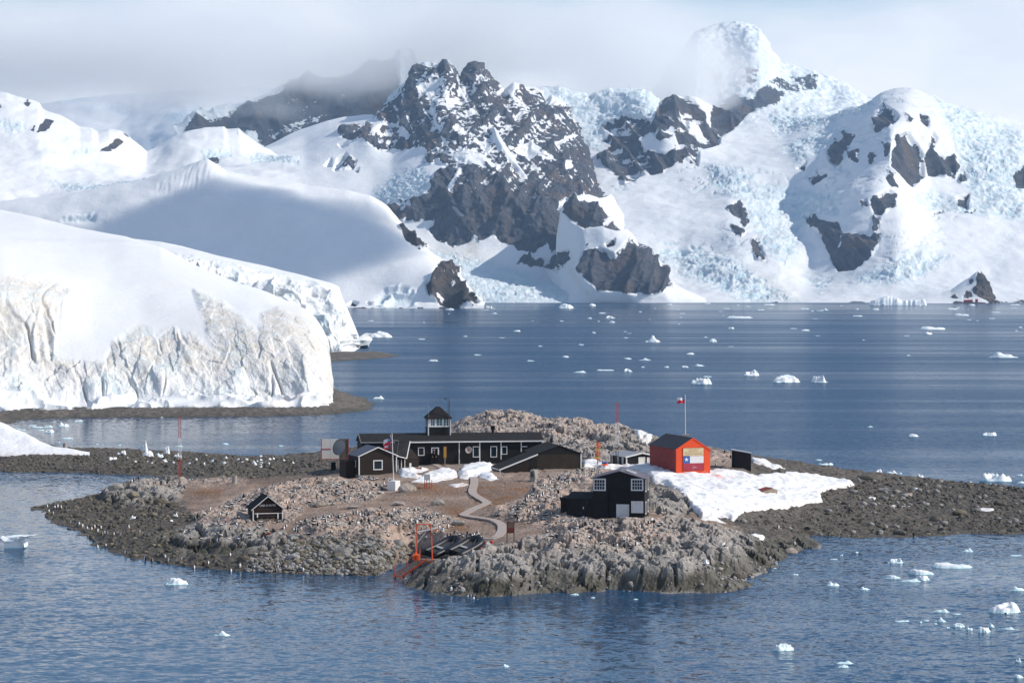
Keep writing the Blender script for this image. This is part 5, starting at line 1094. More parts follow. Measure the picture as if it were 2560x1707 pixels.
# ------------------------------------------------------------------ the long main hut
def main_hut():
    F = Frame(1180, 1161, 4.95, 9)
    t = empty('main_hut', F.o, F.a)
    xl = F.fx(905, 1161)[0]; xr = F.fx(1357, 1161)[0]; D = 6.6; E = 3.02; RG = 3.85
    MB().prism_x([(0, -0.6), (D, -0.6), (D, E - .2), (3.3, RG), (0, E)], xl, xr).build('wall', M['black_wood'], t)
    MB().slab((xl - .15, -0.28, E - .04), (xr + .15, -0.28, E - .04), (xr + .15, 3.3, RG + .03), (xl - .15, 3.3, RG + .03), .07).build('roof', M['roof_felt'], t)
    MB().slab((xl - .15, 3.3, RG + .032), (xr + .15, 3.3, RG + .032), (xr + .15, D + .25, E - .25), (xl - .15, D + .25, E - .25), .07).build('roof', M['roof_felt'], t)
    xs = F.fx(1017, 1105)[0]
    MB().box(xs, xr + .15, -0.335, -0.285, E - .12, E + .05).build('eave_board', M['white'], t)
    MB().box(xl - .2, xs - 1.6, -0.335, -0.285, E - .07, E + .03).build('eave_board', M['grey_metal'], t)
    MB().slab((xl - .2, -0.30, E), (xl - .2, -0.16, E), (xl - .2, 3.3, RG + .14), (xl - .2, 3.16, RG + .14), .05).build('verge_board', M['concrete'], t)
    for px in (1148, 1199.5, 1252.5, 1303):
        x = F.fx(px, 1120)[0]; zb = {1252.5: F.fx(1252, 1148)[1], 1303: F.fx(1303, 1129)[1]}.get(px, 0.05)
        MB().box(x - .06, x + .06, -.05, -.002, zb, E - .1).build('batten', M['white'], t)
    MB().box(xr - .13, xr + .02, -.05, -.002, 2.3, E - .1).build('batten', M['white'], t)
    for (a, b_, c, d) in ((1045, 1118, 1061, 1138.5), (1182, 1115.5, 1199, 1142.5), (1226, 1115, 1242.5, 1142.5), (1253.5, 1115.5, 1268, 1135.5)):
        x0, x1, z0, z1 = F.rect(a, b_, c, d); window(t, x0, x1, z0, z1, fw=0.09)
    x0, x1, z0, z1 = F.rect(1303, 1115, 1318, 1128); MB().box(x0, x1, -.05, -.003, z1 - .1, z1).build('batten', M['white'], t)
    # open doorway with white surround
    x0, x1, z0, z1 = F.rect(1078, 1118, 1097.5, 1157)
    d = empty_part('doorway', t)
    MB().box(x0, x1, -.07, -.003, z1 - .16, z1).box(x0, x0 + .14, -.066, -.003, z1 - .75, z1 - .165).box(x1 - .16, x1, -.066, -.003, z1 - .95, z1 - .165).build('door_frame', M['white'], d)
    MB().box(x0 + .14, x1 - .16, -.02, -.004, z0, z1 - .16).build('dark_opening_panel', M['black'], d)  # flat black panel, painted dark in place of a shaded interior
    MB().box(x0 + .0, x0 + .05, -.9, -.03, z0, z1 - .75).build('door_leaf', M['black_wood'], d)
    # wall dish
    cx, cz = F.fx(1171, 1123.5)
    lathe_dish('wall_dish', t, (cx, -0.42, cz), 0.45, 0.13, (R(80), 0, R(-12)), M['off_white'], feed=True)
    MB().bar((cx, -.02, cz), (cx, -.40, cz), .035).build('dish_bracket', M['dark_metal'], t); MB().bar((cx, -.02, cz + .4), (cx, -.02, cz + 1.1), .02).build('cable', M['dark_metal'], t)
    # stove pipe
    px, pz = F.fx(1232, 1084, 3.3); px2, pz2 = F.fx(1232, 1064, 3.3)
    MB().bar((px, 3.3, pz - .3), (px, 3.3, pz2 - .45), .17, 10).bar((px, 3.3, pz2 - .5), (px, 3.3, pz2), .36, 4).build('chimney', M['black'], t)
    MB().bar((F.fx(1216, 1084, 3.2)[0], 3.2, RG), (F.fx(1216, 1084, 3.2)[0], 3.2, RG + .35), .15, 8).build('vent', M['dark_metal'], t)
    tag(t, 'long low black timber hut with white trim and a lookout tower on its roof', 'hut')
    # lookout tower
    dy = 2.3
    tw = empty_part('tower', t)
    x0, zb = F.fx(1070.5, 1091, dy); x1, _ = F.fx(1126.5, 1091, dy); zt = F.fx(1100, 1045, dy)[1]; zs = F.fx(1100, 1066, dy)[1]; za = F.fx(1093, 1016, dy + 1.4)[1]
    MB().box(x0, x1, dy, dy + 2.9, zb - .5, zs).build('tower_wall', M['black_wood'], tw)
    MB().box(x0 + .06, x1 - .06, dy + .06, dy + 2.84, zs + .002, zt).build('tower_room', M['tower_glass'], tw)
    fr = MB()
    for k, (a, b_) in enumerate(((0, .12), (.29, .37), (.62, .69), (.9, 1.0))):
        fr.box(x0 + a * (x1 - x0), x0 + b_ * (x1 - x0), dy - .03, dy + .05, zs + .1, zt)
    fr.box(x0, x1, dy - .05, dy + .05, zs - .06, zs + .1)
    for i in range(3):
        for q in (0.42, .70): fr.box(x0 + (x1 - x0) * (.12 + .29 * i), x0 + (x1 - x0) * (.30 + .29 * i), dy + .01, dy + .05, zs + q * (zt - zs) - .012, zs + q * (zt - zs) + .012)
        fr.box(x0 + (x1 - x0) * (.205 + .30 * i) - .03, x0 + (x1 - x0) * (.205 + .30 * i) + .03, dy + .015, dy + .055, zs + .1, zt)
    fr.build('tower_window_frame', M['white'], tw)
    sd = MB()
    for a in (0, 1.35, 2.75): sd.box(x0 - .03, x0 + .05, dy + a, dy + a + .15, zs, zt)
    sd.box(x0 - .04, x0 + .05, dy, dy + 2.9, zs - .06, zs + .06); sd.build('tower_side_frame', M['grey_metal'], tw)
    corner(tw, x0 + .03, dy - .02, zb - .5, zs - .07); corner(tw, x1 - .03, dy - .02, zb - .5, zt)
    o_ = .22; cx = (x0 + x1) / 2
    rf = MB(); v = [(x0 - o_, dy - o_, zt), (x1 + o_, dy - o_, zt), (x1 + o_, dy + 2.9 + o_, zt), (x0 - o_, dy + 2.9 + o_, zt), (cx - .22, dy + 1.1, za), (cx + .22, dy + 1.1, za), (cx + .22, dy + 1.8, za), (cx - .22, dy + 1.8, za)]
    rf.add(v, [(0, 3, 2, 1), (0, 1, 5, 4), (1, 2, 6, 5), (2, 3, 7, 6), (3, 0, 4, 7), (4, 5, 6, 7)])
    rf.box(x0 - o_, x1 + o_, dy - o_, dy + 2.9 + o_, zt - .1, zt - .002); rf.build('tower_roof', M['roof_felt'], tw)
    ma = MB(); mx = F.fx(1122, 1040, dy - .2)[0]; ztp = F.fx(1122, 998, dy - .2)[1]
    for dx_ in (-.09, .09): ma.bar((mx + dx_, dy - .2, zb - .4), (mx + dx_, dy - .2, ztp), .03)
    z = zb
    while z < ztp: ma.bar((mx - .09, dy - .2, z), (mx + .09, dy - .2, z + .2), .02, 4); z += .28
    ma.bar((mx - .5, dy - .2, ztp + .1), (mx + .1, dy - .2, ztp + .1), .03); ma.bar((mx - .5, dy - .2, ztp - .08), (mx - .5, dy - .2, ztp + .25), .08)
    ma.bar((mx + .75, dy - .2, zs + .3), (mx + .75, dy - .2, zt + .5), .015); ma.bar((mx, dy - .2, zt + .6), (mx + .8, dy - .2, zt + .55), .015)
    ma.build('tower_mast', M['dark_metal'], tw)
    MB().bar((x0 + .05, dy - .1, zt - .4), (x0 + .05, dy - .1, zt + 1.7), .015).build('whip_aerial', M['grey_metal'], tw)
def lathe_dish(name, parent, loc, r, depth, rot, m, feed=False, n=28):
    bm = bmesh.new(); rings = []
    for k in range(6):
        t = k / 5; rr = r * t; z = depth * (t * t - 1)
        rings.append([bm.verts.new((rr * math.cos(a), rr * math.sin(a), z)) for a in np.linspace(0, 2 * math.pi, n, endpoint=False)] if k else [bm.verts.new((0, 0, z))])
    for j in range(n): bm.faces.new((rings[0][0], rings[1][j], rings[1][(j + 1) % n]))
    for k in range(1, 5):
        for j in range(n): bm.faces.new((rings[k][j], rings[k + 1][j], rings[k + 1][(j + 1) % n], rings[k][(j + 1) % n]))
    r2 = bmesh.ops.solidify(bm, geom=list(bm.faces), thickness=0.03)
    me = bpy.data.meshes.new(name); bm.to_mesh(me); bm.free(); me.materials.append(m)
    me.polygons.foreach_set('use_smooth', np.ones(len(me.polygons), bool))
    o = link(bpy.data.objects.new(name, me), parent); o.location = loc; o.rotation_euler = rot
    if feed:
        MB().bar((0, 0, -depth), (0, 0, r * 0.45), 0.02).bar((0, 0, r * .38), (0, 0, r * 0.5), 0.11, 8).build('dish_feed', M['mast_red'], o)
    return o

def annex():
    F = Frame(897, 1193, 4.25, 20); t = empty('annex_hut', F.o, F.a)
    w = F.fx(992, 1193)[0]; E = F.fx(897, 1141)[1]; G = F.fx(945, 1118.5)[1]; d = 4.6
    MB().prism([(0, .28), (w, .28), (w, E), (w / 2, G), (0, E)], 0, d).build('wall', M['brown_wood'], t)
    MB().box(.05, w - .05, .03, d, -.7, .278).build('foundation', M['concrete'], t)
    gable_roof(t, w, d, E, G, M['grey_roof'], .15, .07, ribs=4, rib_m=M['grey_roof'])
    trim_gable(t, w, E, G, over=.15, t=.11)
    corner(t, .05, 0, .3, E - .05); corner(t, w - .05, 0, .3, E - .05)
    x0, x1, z0, z1 = F.rect(933, 1150, 956.5, 1174); window(t, x0, x1, z0, z1, fw=.12)
    for y in (1.3, 3.0): window(t, y, y + .5, 1.2, 2.0, y=0.0, fw=.07, face='left')
    # lower link towards the main hut, with its own roof
    x2 = w + 3.3
    MB().prism_x([(1.3, -.4), (4.4, -.4), (4.4, 3.1), (1.3, 2.1)], w + .02, x2).build('link_wall', M['brown_wood'], t)
    MB().slab((w - .35, .35, E - .02), (w + 1.6, .85, 2.1), (w + 3.1, 4.2, 4.0), (w - .2, 4.3, 3.7), .07).build('link_roof', M['roof_felt'], t)
    MB().bar((w - .25, .3, E + .02), (w + 1.55, .80, 2.15), .07, 4).build('link_eave_board', M['white'], t)
    MB().bar((w + 1.55, .80, 2.15), (w + 3.05, 4.1, 4.05), .07, 4).build('link_eave_board', M['white'], t)
    for k in range(3): MB().box(w + .5 + .45 * k, w + .58 + .45 * k, 1.22, 1.298, -.1, 2.0).build('batten', M['white'], t)
    MB().box(w + 1.9, w + 2.15, .75, .85, .0, 1.55).build('white_board', M['white'], t)
    MB().box(-1.2, -.02, 1.6, 4.5, -.6, 2.0).build('side_shed', M['brown_wood'], t)
    tag(t, 'dark brown gabled hut with one square white-framed window, in front of the long hut', 'hut')

def barn():
    F = Frame(1343, 1177, 4.75, 13); t = empty('barn', F.o, F.a)
    w = F.fx(1453, 1177)[0]; E = F.fx(1398, 1134)[1]; G = F.fx(1397, 1114)[1]; d = 7
    MB().prism([(0, -.6), (w, -.6), (w, E), (w / 2, G), (0, E)], 0, d).build('wall', M['barn_wood'], t)
    MB().prism([(.02, E), (w - .02, E), (w / 2, G - .03)], -.03, -.003).build('gable_panel', M['roof_felt'], t)
    gable_roof(t, w, d, E, G, M['roof_felt'], .12, .06)
    MB().box(w - .1, w + .05, -.05, -.004, -.2, E).build('corner_board', M['white'], t)
    # lean-to in front on the left
    x0, zb = F.fx(1250, 1196, -2.6); x1, _ = F.fx(1343, 1175, -2.6); za = F.fx(1250, 1175, -2.6)[1]; zc = F.fx(1343, 1136, -2.6)[1]
    MB().prism([(x0, zb - .5), (x1, zb - .3), (x1, zc), (x0, za)], -2.6, 1.6).build('lean_to_wall', M['brown_wood'], t)
    MB().slab((x0 - .1, -2.7, za + .02), (x1 + .05, -2.7, zc + .02), (x1 + .05, 2.6, zc + .02), (x0 - .1, 2.6, za + .02), .07).build('lean_to_roof', M['roof_felt'], t)
    MB().prism([(x0 - .12, za - .06), (x0 - .12, za + .12), (x1 + .06, zc + .12), (x1 + .06, zc - .06)], -2.76, -2.705).build('lean_to_trim', M['white'], t)
    MB().box(x0 - .17, x0 - .115, -2.76, 2.6, za - .06, za + .1).build('lean_to_trim', M['grey_metal'], t)
    MB().box(x0 - .03, x0 + .06, -2.66, -2.605, zb - .1, za - .06).build('corner_board', M['white'], t)
    MB().box(x1 - .9, x1 - .05, -2.64, -2.603, zb + .2, zc - .5).build('lean_to_door', M['black_wood'], t)
    tag(t, 'weathered brown barn with a sloping lean-to, at the right end of the long hut', 'barn')

def red_shed():
    F = Frame(1690.6, 1188, 4.75, 17); t = empty('red_shed', F.o, F.a)
    w = F.fx(1775.3, 1188)[0]; E = F.fx(1690.6, 1123.5)[1]; G = F.fx(1732.5, 1095.5)[1]; d = 9.4
    MB().prism([(0, -1.2), (w, -1.2), (w, E - .12), (w / 2, G), (0, E)], 0, .16).build('front_wall', M['orange_red'], t)
    MB().prism([(.004, -1.2), (w - .004, -1.2), (w - .004, E - .12), (w / 2, G - .004), (.004, E)], .164, d).build('wall', M['shaded_worn_red'], t)
    MB().slab((-.12, -.02, E - .02), (w / 2, -.02, G + .01), (w / 2, d + .1, G + .01), (-.12, d + .1, E - .02), .06).build('roof', M['red_roof'], t)
    MB().slab((w / 2, -.02, G + .012), (w + .14, -.02, E - .2), (w + .14, d + .1, E - .2), (w / 2, d + .1, G + .012), .06).build('roof', M['red_roof'], t)
    s_ = MB()
    for k in range(12):
        y = .1 + k * .8; s_.bar((-.1, y, E + .06), (w / 2, y, G + .09), .03, 4)
    s_.build('roof_seam', M['red_roof'], t.children[2])
    for a, b_, sg in (((-.1, E - .1), (w / 2, G - .02), 1), ((w / 2, G - .02), (w + .1, E - .24), 2)):
        MB().prism([(a[0], a[1]), (a[0], a[1] + .12), (b_[0], b_[1] + .12), (b_[0], b_[1])], -.06 - .003 * sg, -.023).build('gable_board', M['orange_red'], t)
    # notice board
    x0, x1, z0, z1 = F.rect(1707.6, 1120, 1758.8, 1138)
    nb = MB().box(x0, x1, -.05, -.003, z0, z1).build('notice_board', M['cream'], t)
    MB().box(x0 - .04, x0, -.06, -.003, z0 - .03, z1 + .03).box(x1, x1 + .04, -.06, -.003, z0 - .03, z1 + .03).box(x0, x1, -.058, -.003, z1, z1 + .04).box(x0, x1, -.058, -.003, z0 - .04, z0).build('board_frame', M['shaded_worn_red'], t)
    pr = MB(); rnd = random.Random(4); h = z1 - z0; wd = x1 - x0                                  # print too worn to read
    for r_, (a, b_) in enumerate(((.24, .76), (.29, .71), (.07, .95), (.09, .93))):
        x = x0 + a * wd; zz = z1 - h * (.17 + .215 * r_)
        while x < x0 + b_ * wd:
            l = rnd.uniform(.05, .13); pr.box(x, min(x + l, x0 + b_ * wd), -.053, -.0505, zz - .045, zz + .045 * rnd.uniform(.5, 1)); x += l + rnd.uniform(.03, .06)
    tag(pr.build('faded_lettering', M['print'], nb), kind='stuff')
    # painted flag
    x0, x1, z0, z1 = F.rect(1707.6, 1139.2, 1758.8, 1174.4)
    fb = empty_part('flag_board', t); zm = z0 + (z1 - z0) * .49; xc = x0 + (x1 - x0) * .33
    MB().box(x0, x1, -.05, -.003, z0, zm).build('red_band', M['board_red'], fb); MB().box(xc, x1, -.05, -.003, zm + .001, z1).build('white_band', M['white'], fb); MB().box(x0, xc - .001, -.05, -.003, zm + .001, z1).build('blue_canton', M['blue'], fb)
    star(fb, ((x0 + xc) / 2, -.056, (zm + z1) / 2), .30, M['white'])
    MB().box(x0 - .04, x0 - .001, -.06, -.003, z0 - .04, z1).box(x1 + .001, x1 + .04, -.06, -.003, z0 - .04, z1).box(x0, x1, -.06, -.003, z0 - .04, z0 - .001).build('board_frame', M['shaded_worn_red'], fb)
    sm = MB(); rnd = random.Random(9)
    for cx, cz, n_ in (((x0 + x1) / 2 + .08, z0 + .33, 26), (x1 + .02, z0 - .36, 26)):
        for k in range(n_):
            a, b_ = cx + rnd.gauss(0, .17), cz + rnd.gauss(0, .09); q = rnd.uniform(.03, .09); yy = -.0535 if cz > z0 else -.006
            sm.box(a, a + q, yy - .0005 - .0001 * k, yy, b_, b_ + q * rnd.uniform(.4, 1.2))
    tag(sm.build('paint_smudge', M['grey_metal'], t), kind='stuff')
    tag(t, 'bright orange-red gabled shed with a painted flag and a notice board on its front', 'shed')
    return F, t
def star(parent, c, r, m):
    pts = []
    for k in range(10):
        a = math.pi / 2 + k * math.pi / 5; q = r if k % 2 == 0 else r * .4; pts.append((c[0] + q * math.cos(a), c[2] + q * math.sin(a)))
    bm = bmesh.new(); c0 = bm.verts.new(c); vs = [bm.verts.new((x, c[1], z)) for x, z in pts]; b0 = [bm.verts.new((x, c[1] + .01, z)) for x, z in pts]
    for k in range(10): bm.faces.new((c0, vs[k], vs[(k + 1) % 10])); bm.faces.new((vs[k], b0[k], b0[(k + 1) % 10], vs[(k + 1) % 10]))
    me = bpy.data.meshes.new('star'); bm.to_mesh(me); bm.free(); me.materials.append(m); return link(bpy.data.objects.new('star', me), parent)

def white_trim_shed():
    F = Frame(1565.5, 1167, 4.75, 20); t = empty('small_hut', F.o, F.a)
    w = F.fx(1643, 1167)[0]; E = F.fx(1565.5, 1143)[1]; G = F.fx(1605, 1133)[1]; d = 5.4
    MB().prism([(0, -.8), (w, -.8), (w, E), (w / 2, G), (0, E)], 0, d).build('wall', M['black_wood'], t)
    gable_roof(t, w, d, E, G, M['light_roof'], .16, .07); trim_gable(t, w, E, G, over=.16, t=.16)
    corner(t, .06, 0, -.5, E - .05, .14); corner(t, w - .05, 0, -.5, E - .05, .14)
    for a, b_ in ((1596, 1612.5), (1617, 1635)):
        x0, x1, z0, z1 = F.rect(a, 1142.5, b_, 1170); dd = empty_part('door', t)
        MB().box(x0, x0 + .08, -.06, -.004, -.6, z1).box(x1 - .08, x1, -.06, -.004, -.6, z1).box(x0 + .08, x1 - .08, -.06, -.004, z1 - .08, z1).build('door_frame', M['white'], dd)
        MB().box(x0 + .081, x1 - .081, -.035, -.004, -.6, z1 - .081).build('door_leaf', M['off_white'], dd)
    for y in (.9, 2.4, 4.5): window(t, y, y + .5, .2, 1.3, y=0, fw=.07, face='left', glass='off_white' if y < 4 else 'glass')
    tag(t, 'small black hut with white trim and two pale doors, left of the red shed', 'hut')

def boat_store():
    F = Frame(1482, 1300, 3.95, -8.5); t = empty('two_storey_house', F.o, F.a)
    w = F.fx(1611.5, 1300)[0]; E = F.fx(1482, 1194)[1]; E2 = F.fx(1611, 1192)[1]; G = F.fx(1549, 1178)[1]; d = 4.6
    MB().prism([(0, -1), (w, -1), (w, E), (w * .52, G), (0, E)], .3, d).build('wall', M['black_vert'], t)
    xa = F.fx(1518, 1250)[0]; xb = F.fx(1576, 1250)[0]; zc = F.fx(1540, 1221)[1]
    MB().prism([(0, zc), (w, zc), (w, E), (w * .52, G), (0, E)], 0, .297).build('upper_wall', M['black_vert'], t)
    MB().box(0, xa, 0, .297, -1, zc - .002).build('left_wall', M['black_vert'], t); MB().box(xb, w, 0, .297, -1, zc - .002).build('right_wall', M['black_vert'], t)
    for (a, b_, c, dd) in ((1483.2, 1195.5, 1514.5, 1226.5), (1577.6, 1196, 1608.3, 1226.5)):
        x0, x1, z0, z1 = F.rect(a, b_, c, dd); wn = window(t, x0, x1, z0, z1, fw=.13, muntins=(4, 3), frame='shade_white')
        xm = x0 + (x1 - x0) * (.62 if a < 1500 else .5)
        MB().box(xm - .17, xm + .2, -.013, -.0045, z0 + (z1 - z0) * .42, z1 - .16).build('blind', M['concrete'], wn) if a < 1500 else \
            MB().prism([(xm - .2, z0 + .2), (xm + .16, z0 + .14), (xm + .2, z0 + .5), (xm + .08, z1 - .2), (xm - .1, z1 - .25)], -.013, -.0045).build('hanging_cloth', M['concrete'], wn)
    def planks(name, a, b_, c, dd, n, depth):
        x0, x1, z0, z1 = F.rect(a, b_, c, dd); s_ = empty_part(name, t); st = (x1 - x0) / n
        for k in range(n): MB().box(x0 + k * st + .008, x0 + (k + 1) * st - .008, depth - .05 - .006 * (k % 2), depth - .004, z0, z1).build('board', M['shade_white'], s_)
    planks('shutter', 1578, 1252, 1608.2, 1282, 9, 0); planks('stable_door', 1540, 1260.5, 1572.3, 1294.5, 9, .3)
    for z0, z1 in ((2.9, 4.2), (.6, 1.9)):
        window(t, .7, 1.5, z0, z1, y=w, fw=.1, face='right'); window(t, 3.0, 3.9, z0, z1, y=w, fw=.1, face='right')
    # mauve roof, ridge off centre
    c = w * .52
    MB().slab((-.2, -.25, E - .1), (c, -.25, G + .01), (c, d + .2, G + .01), (-.2, d + .2, E - .1), .07).build('roof', M['mauve_roof'], t)
    MB().slab((c, -.25, G + .012), (w + .22, -.25, E - .12), (w + .22, d + .2, E - .12), (c, d + .2, G + .012), .07).build('roof', M['mauve_roof'], t)
    MB().slab((c + .5, .6, G - .02 + .0), (c + 1.5, .6, G - .37), (c + 1.5, 2.6, G - .37), (c + .5, 2.6, G - .02), .09).build('roof_patch', M['light_roof'], t)
    # low wing on the left
    xw = F.fx(1416, 1300)[0]; zt = F.fx(1430, 1247, 0)[1]
    wg = empty_part('wing', t)
    MB().prism_x([(0.05, -1), (d - .3, -1), (d - .3, zt + .3), (.05, zt - .03)], xw, -.003).build('wing_wall', M['black_vert'], wg)
    MB().slab((xw - .05, -.02, zt), (-.003, -.02, zt), (-.003, d - .2, zt + .36), (xw - .05, d - .2, zt + .36), .05).build('wing_roof', M['roof_felt'], wg)
    MB().box(xw - .72, xw - .06, .9, d - .6, -1, zt + .05).build('wing_porch', M['black_wood'], wg)
    tag(t, 'tall black two-storey house with a low wing and white plank shutters, nearest the shore', 'house')

def casa_de_botes():
    F = Frame(632, 1311, 2.45, 15); t = empty('boat_house', F.o, F.a)
    w = F.fx(707.5, 1311)[0]; E = F.fx(632, 1272)[1]; G = F.fx(669, 1240.7)[1]; d = 3.4
    MB().prism([(0, .75), (w, .75), (w, E), (w / 2, G), (0, E)], .02, .12).build('gable_wall', M['casa_wood'], t)
    MB().prism([(.004, -.9), (w - .004, -.9), (w - .004, E), (w / 2, G - .01), (.004, E)], .124, d).build('wall', M['black_wood'], t)
    gable_roof(t, w, d, E, G, M['black'], .2, .07); trim_gable(t, w, E, G, over=.2, t=.08)
    corner(t, .05, 0, .35, E - .1, .11); corner(t, w - .05, 0, .35, E - .1, .11)
    lettering('CASA DE BOTES', .30, M['white'], t, (F.fx(669, 1263)[0], .012, F.fx(669, 1263)[1]), width=1.75, ext=.006)
    z = F.fx(669, 1282.8)[1]
    MB().box(.22, w - .14, -.05, .015, z - .035, z + .035).build('rail', M['white'], t)
    for x in (.5, w - .55): MB().box(x - .06, x + .06, -.056, .014, z - .42 - (.15 if x > 1 else 0), z + .06).build('rail_hanger', M['white'], t)
    n = 11; st = (w - .9) / n
    for k in range(n): MB().box(.45 + k * st + .01, .45 + (k + 1) * st - .01, .06 + .012 * (k % 3), .12, -.5, .55 + .05 * ((k * 7) % 3)).build('door_board', M['old_wood'], t)
    MB().box(.0, .34, -.1, .05, -.5, .32).build('footing', M['concrete'], t); MB().box(w - .5, w, -.1, .05, -.5, .45).build('footing', M['concrete'], t)
    for k, zz in enumerate((E - .05, z - .35)): MB().box(.5, w - .5, .005, .019, zz - .02, zz + .02).build('rail', M['dark_metal'], t)
    tag(t, 'small dark boat house with a steep gable lettered CASA DE BOTES', 'boat house')

def lean_shed():
    F = Frame(1830, 1171, 4.85, -4); t = empty('lean_shed', F.o, F.a)
    w = F.fx(1877.5, 1171)[0]; h0 = F.fx(1830, 1125)[1]; h1 = F.fx(1877, 1134)[1]
    MB().prism([(0, -.6), (w, -.6), (w, h1), (0, h0)], 0, 1.9).build('wall', M['black_wood'], t)
    MB().slab((-.08, -.1, h0 + .02), (w + .08, -.1, h1 + .02), (w + .08, 2.0, h1 + .02), (-.08, 2.0, h0 + .02), .05).build('roof', M['light_roof'], t)
    MB().box(-.02, .28, -.04, -.003, -.4, h0 - .1).build('door', M['black'], t)  # dark left side of the shed put in as a black strip, no door
    tag(t, 'lone small black shed with a slanting roof, right of the red shed', 'shed')
main_hut(); annex(); barn(); RED_F, RED_T = red_shed(); white_trim_shed(); boat_store(); casa_de_botes(); lean_shed()
# ------------------------------------------------------------------ paths, masts, flags, signs and gear
def gN(px, py, which='smooth'): return ground(px, py, True, which)
def px_at(px, py, D): return V(at(px, py, D))
def ribbon(name, pts, width, m, lift, label, cat, thick=0.16, n_sub=6):
    P = [gN(*p) for p in pts]
    out = []
    for i in range(len(P) - 1):
        p0, p1, p2, p3 = P[max(i - 1, 0)], P[i], P[i + 1], P[min(i + 2, len(P) - 1)]
        for k in range(n_sub):
            t = k / n_sub; out.append(0.5 * ((2 * p1) + (p2 - p0) * t + (2 * p0 - 5 * p1 + 4 * p2 - p3) * t * t + (3 * p1 - p0 - 3 * p2 + p3) * t ** 3))
    out.append(P[-1]); bm = bmesh.new(); rows = []
    for i, p in enumerate(out):
        d = (out[min(i + 1, len(out) - 1)] - out[max(i - 1, 0)]); d.z = 0; d.normalize(); s_ = Vector((-d.y, d.x, 0)) * width / 2
        z = max(float(gz(np.array(q.x), np.array(q.y))) for q in (p, p + s_, p - s_)) * .5 + p.z * .5 + lift
        rows.append([bm.verts.new((p + s_).to_tuple()[:2] + (z,)), bm.verts.new((p - s_).to_tuple()[:2] + (z,)), bm.verts.new((p - s_).to_tuple()[:2] + (z - thick,)), bm.verts.new((p + s_).to_tuple()[:2] + (z - thick,))])
    for a, b_ in zip(rows[:-1], rows[1:]):
        for k in range(4): bm.faces.new((a[k], a[(k + 1) % 4], b_[(k + 1) % 4], b_[k]))
    bm.faces.new(rows[0]); bm.faces.new(rows[-1][::-1]); bmesh.ops.recalc_face_normals(bm, faces=bm.faces)
    me = bpy.data.meshes.new(name); bm.to_mesh(me); bm.free(); me.materials.append(m)
    return link(bpy.data.objects.new(name, me))
c11 = lambda x, y: (1100 + x / 5.807, 1130 + y / 5.807)
tag(ribbon('path', [c11(*q) for q in ((490, 365), (498, 450), (470, 560), (490, 620), (600, 690), (680, 745), (560, 800), (420, 870), (345, 915), (480, 948), (650, 980), (810, 1010), (895, 1060), (900, 1140), (850, 1220), (780, 1262), (640, 1275), (520, 1280))], 0.95, M['path'], 0.10, '', ''), kind='structure')
tag(ribbon('path', [(1086, 1161), (1096, 1166), (1108, 1171)], 0.9, M['path'], 0.08, '', ''), kind='structure')

def lattice_mast(base, h, half, cols, label, guys=()):
    t = empty('lattice_mast', base); L3 = [Vector((half * math.cos(a), half * math.sin(a), 0)) for a in (R(210), R(330), R(90))]
    for z0, z1, m in cols:
        mb = MB(); z = z0
        for q in L3: mb.bar(q + Vector((0, 0, z0)), q + Vector((0, 0, z1)), .024, 5)
        st = .42; k = 0
        while z < z1 - .05:
            ze = min(z + st, z1)
            for i in range(3):
                a, b_ = L3[i], L3[(i + 1) % 3]
                if k % 2: a, b_ = b_, a
                mb.bar(a + Vector((0, 0, z)), b_ + Vector((0, 0, ze)), .012, 4); mb.bar(L3[i] + Vector((0, 0, ze)), L3[(i + 1) % 3] + Vector((0, 0, ze)), .011, 4)
            z = ze; k += 1
        mb.build('mast_section', m, t)
    for g in guys: MB().bar((0, 0, g[0]), g[1], .012, 4).build('guy_wire', M['grey_metal'], t)
    MB().box(-half * 1.5, half * 1.5, -half * 1.5, half * 1.5, -.3, .22).build('mast_foot', M['mast_red'], t)
    return tag(t, label, 'mast')
b = gN(450, 1204); sc_ = FOC / b.y; h = (1204 - 1040) / sc_
lattice_mast(b, h, .23, ((.2, h * .36, M['mast_red']), (h * .36, h * .68, M['white']), (h * .68, h, M['mast_red'])), 'tall red and white lattice mast standing alone on the left of the islet',
             [(h * .33, (-1.6, 1.2, 0)), (h * .33, (-2.8, -.6, 0)), (h * .33, (2.6, .8, -.1)), (h * .33, (4.3, 1.2, -.1))])
b = gN(1542, 1163); sc_ = FOC / b.y; h = (1163 - 1007) / sc_
lattice_mast(b, h, .24, ((.1, h * .33, M['dark_metal']), (h * .33, h * .68, M['white']), (h * .68, h, M['mast_red'])), 'lattice mast with red top and white middle, beside the small white-trimmed hut', [(h * .3, (-1.6, -.8, 0))])

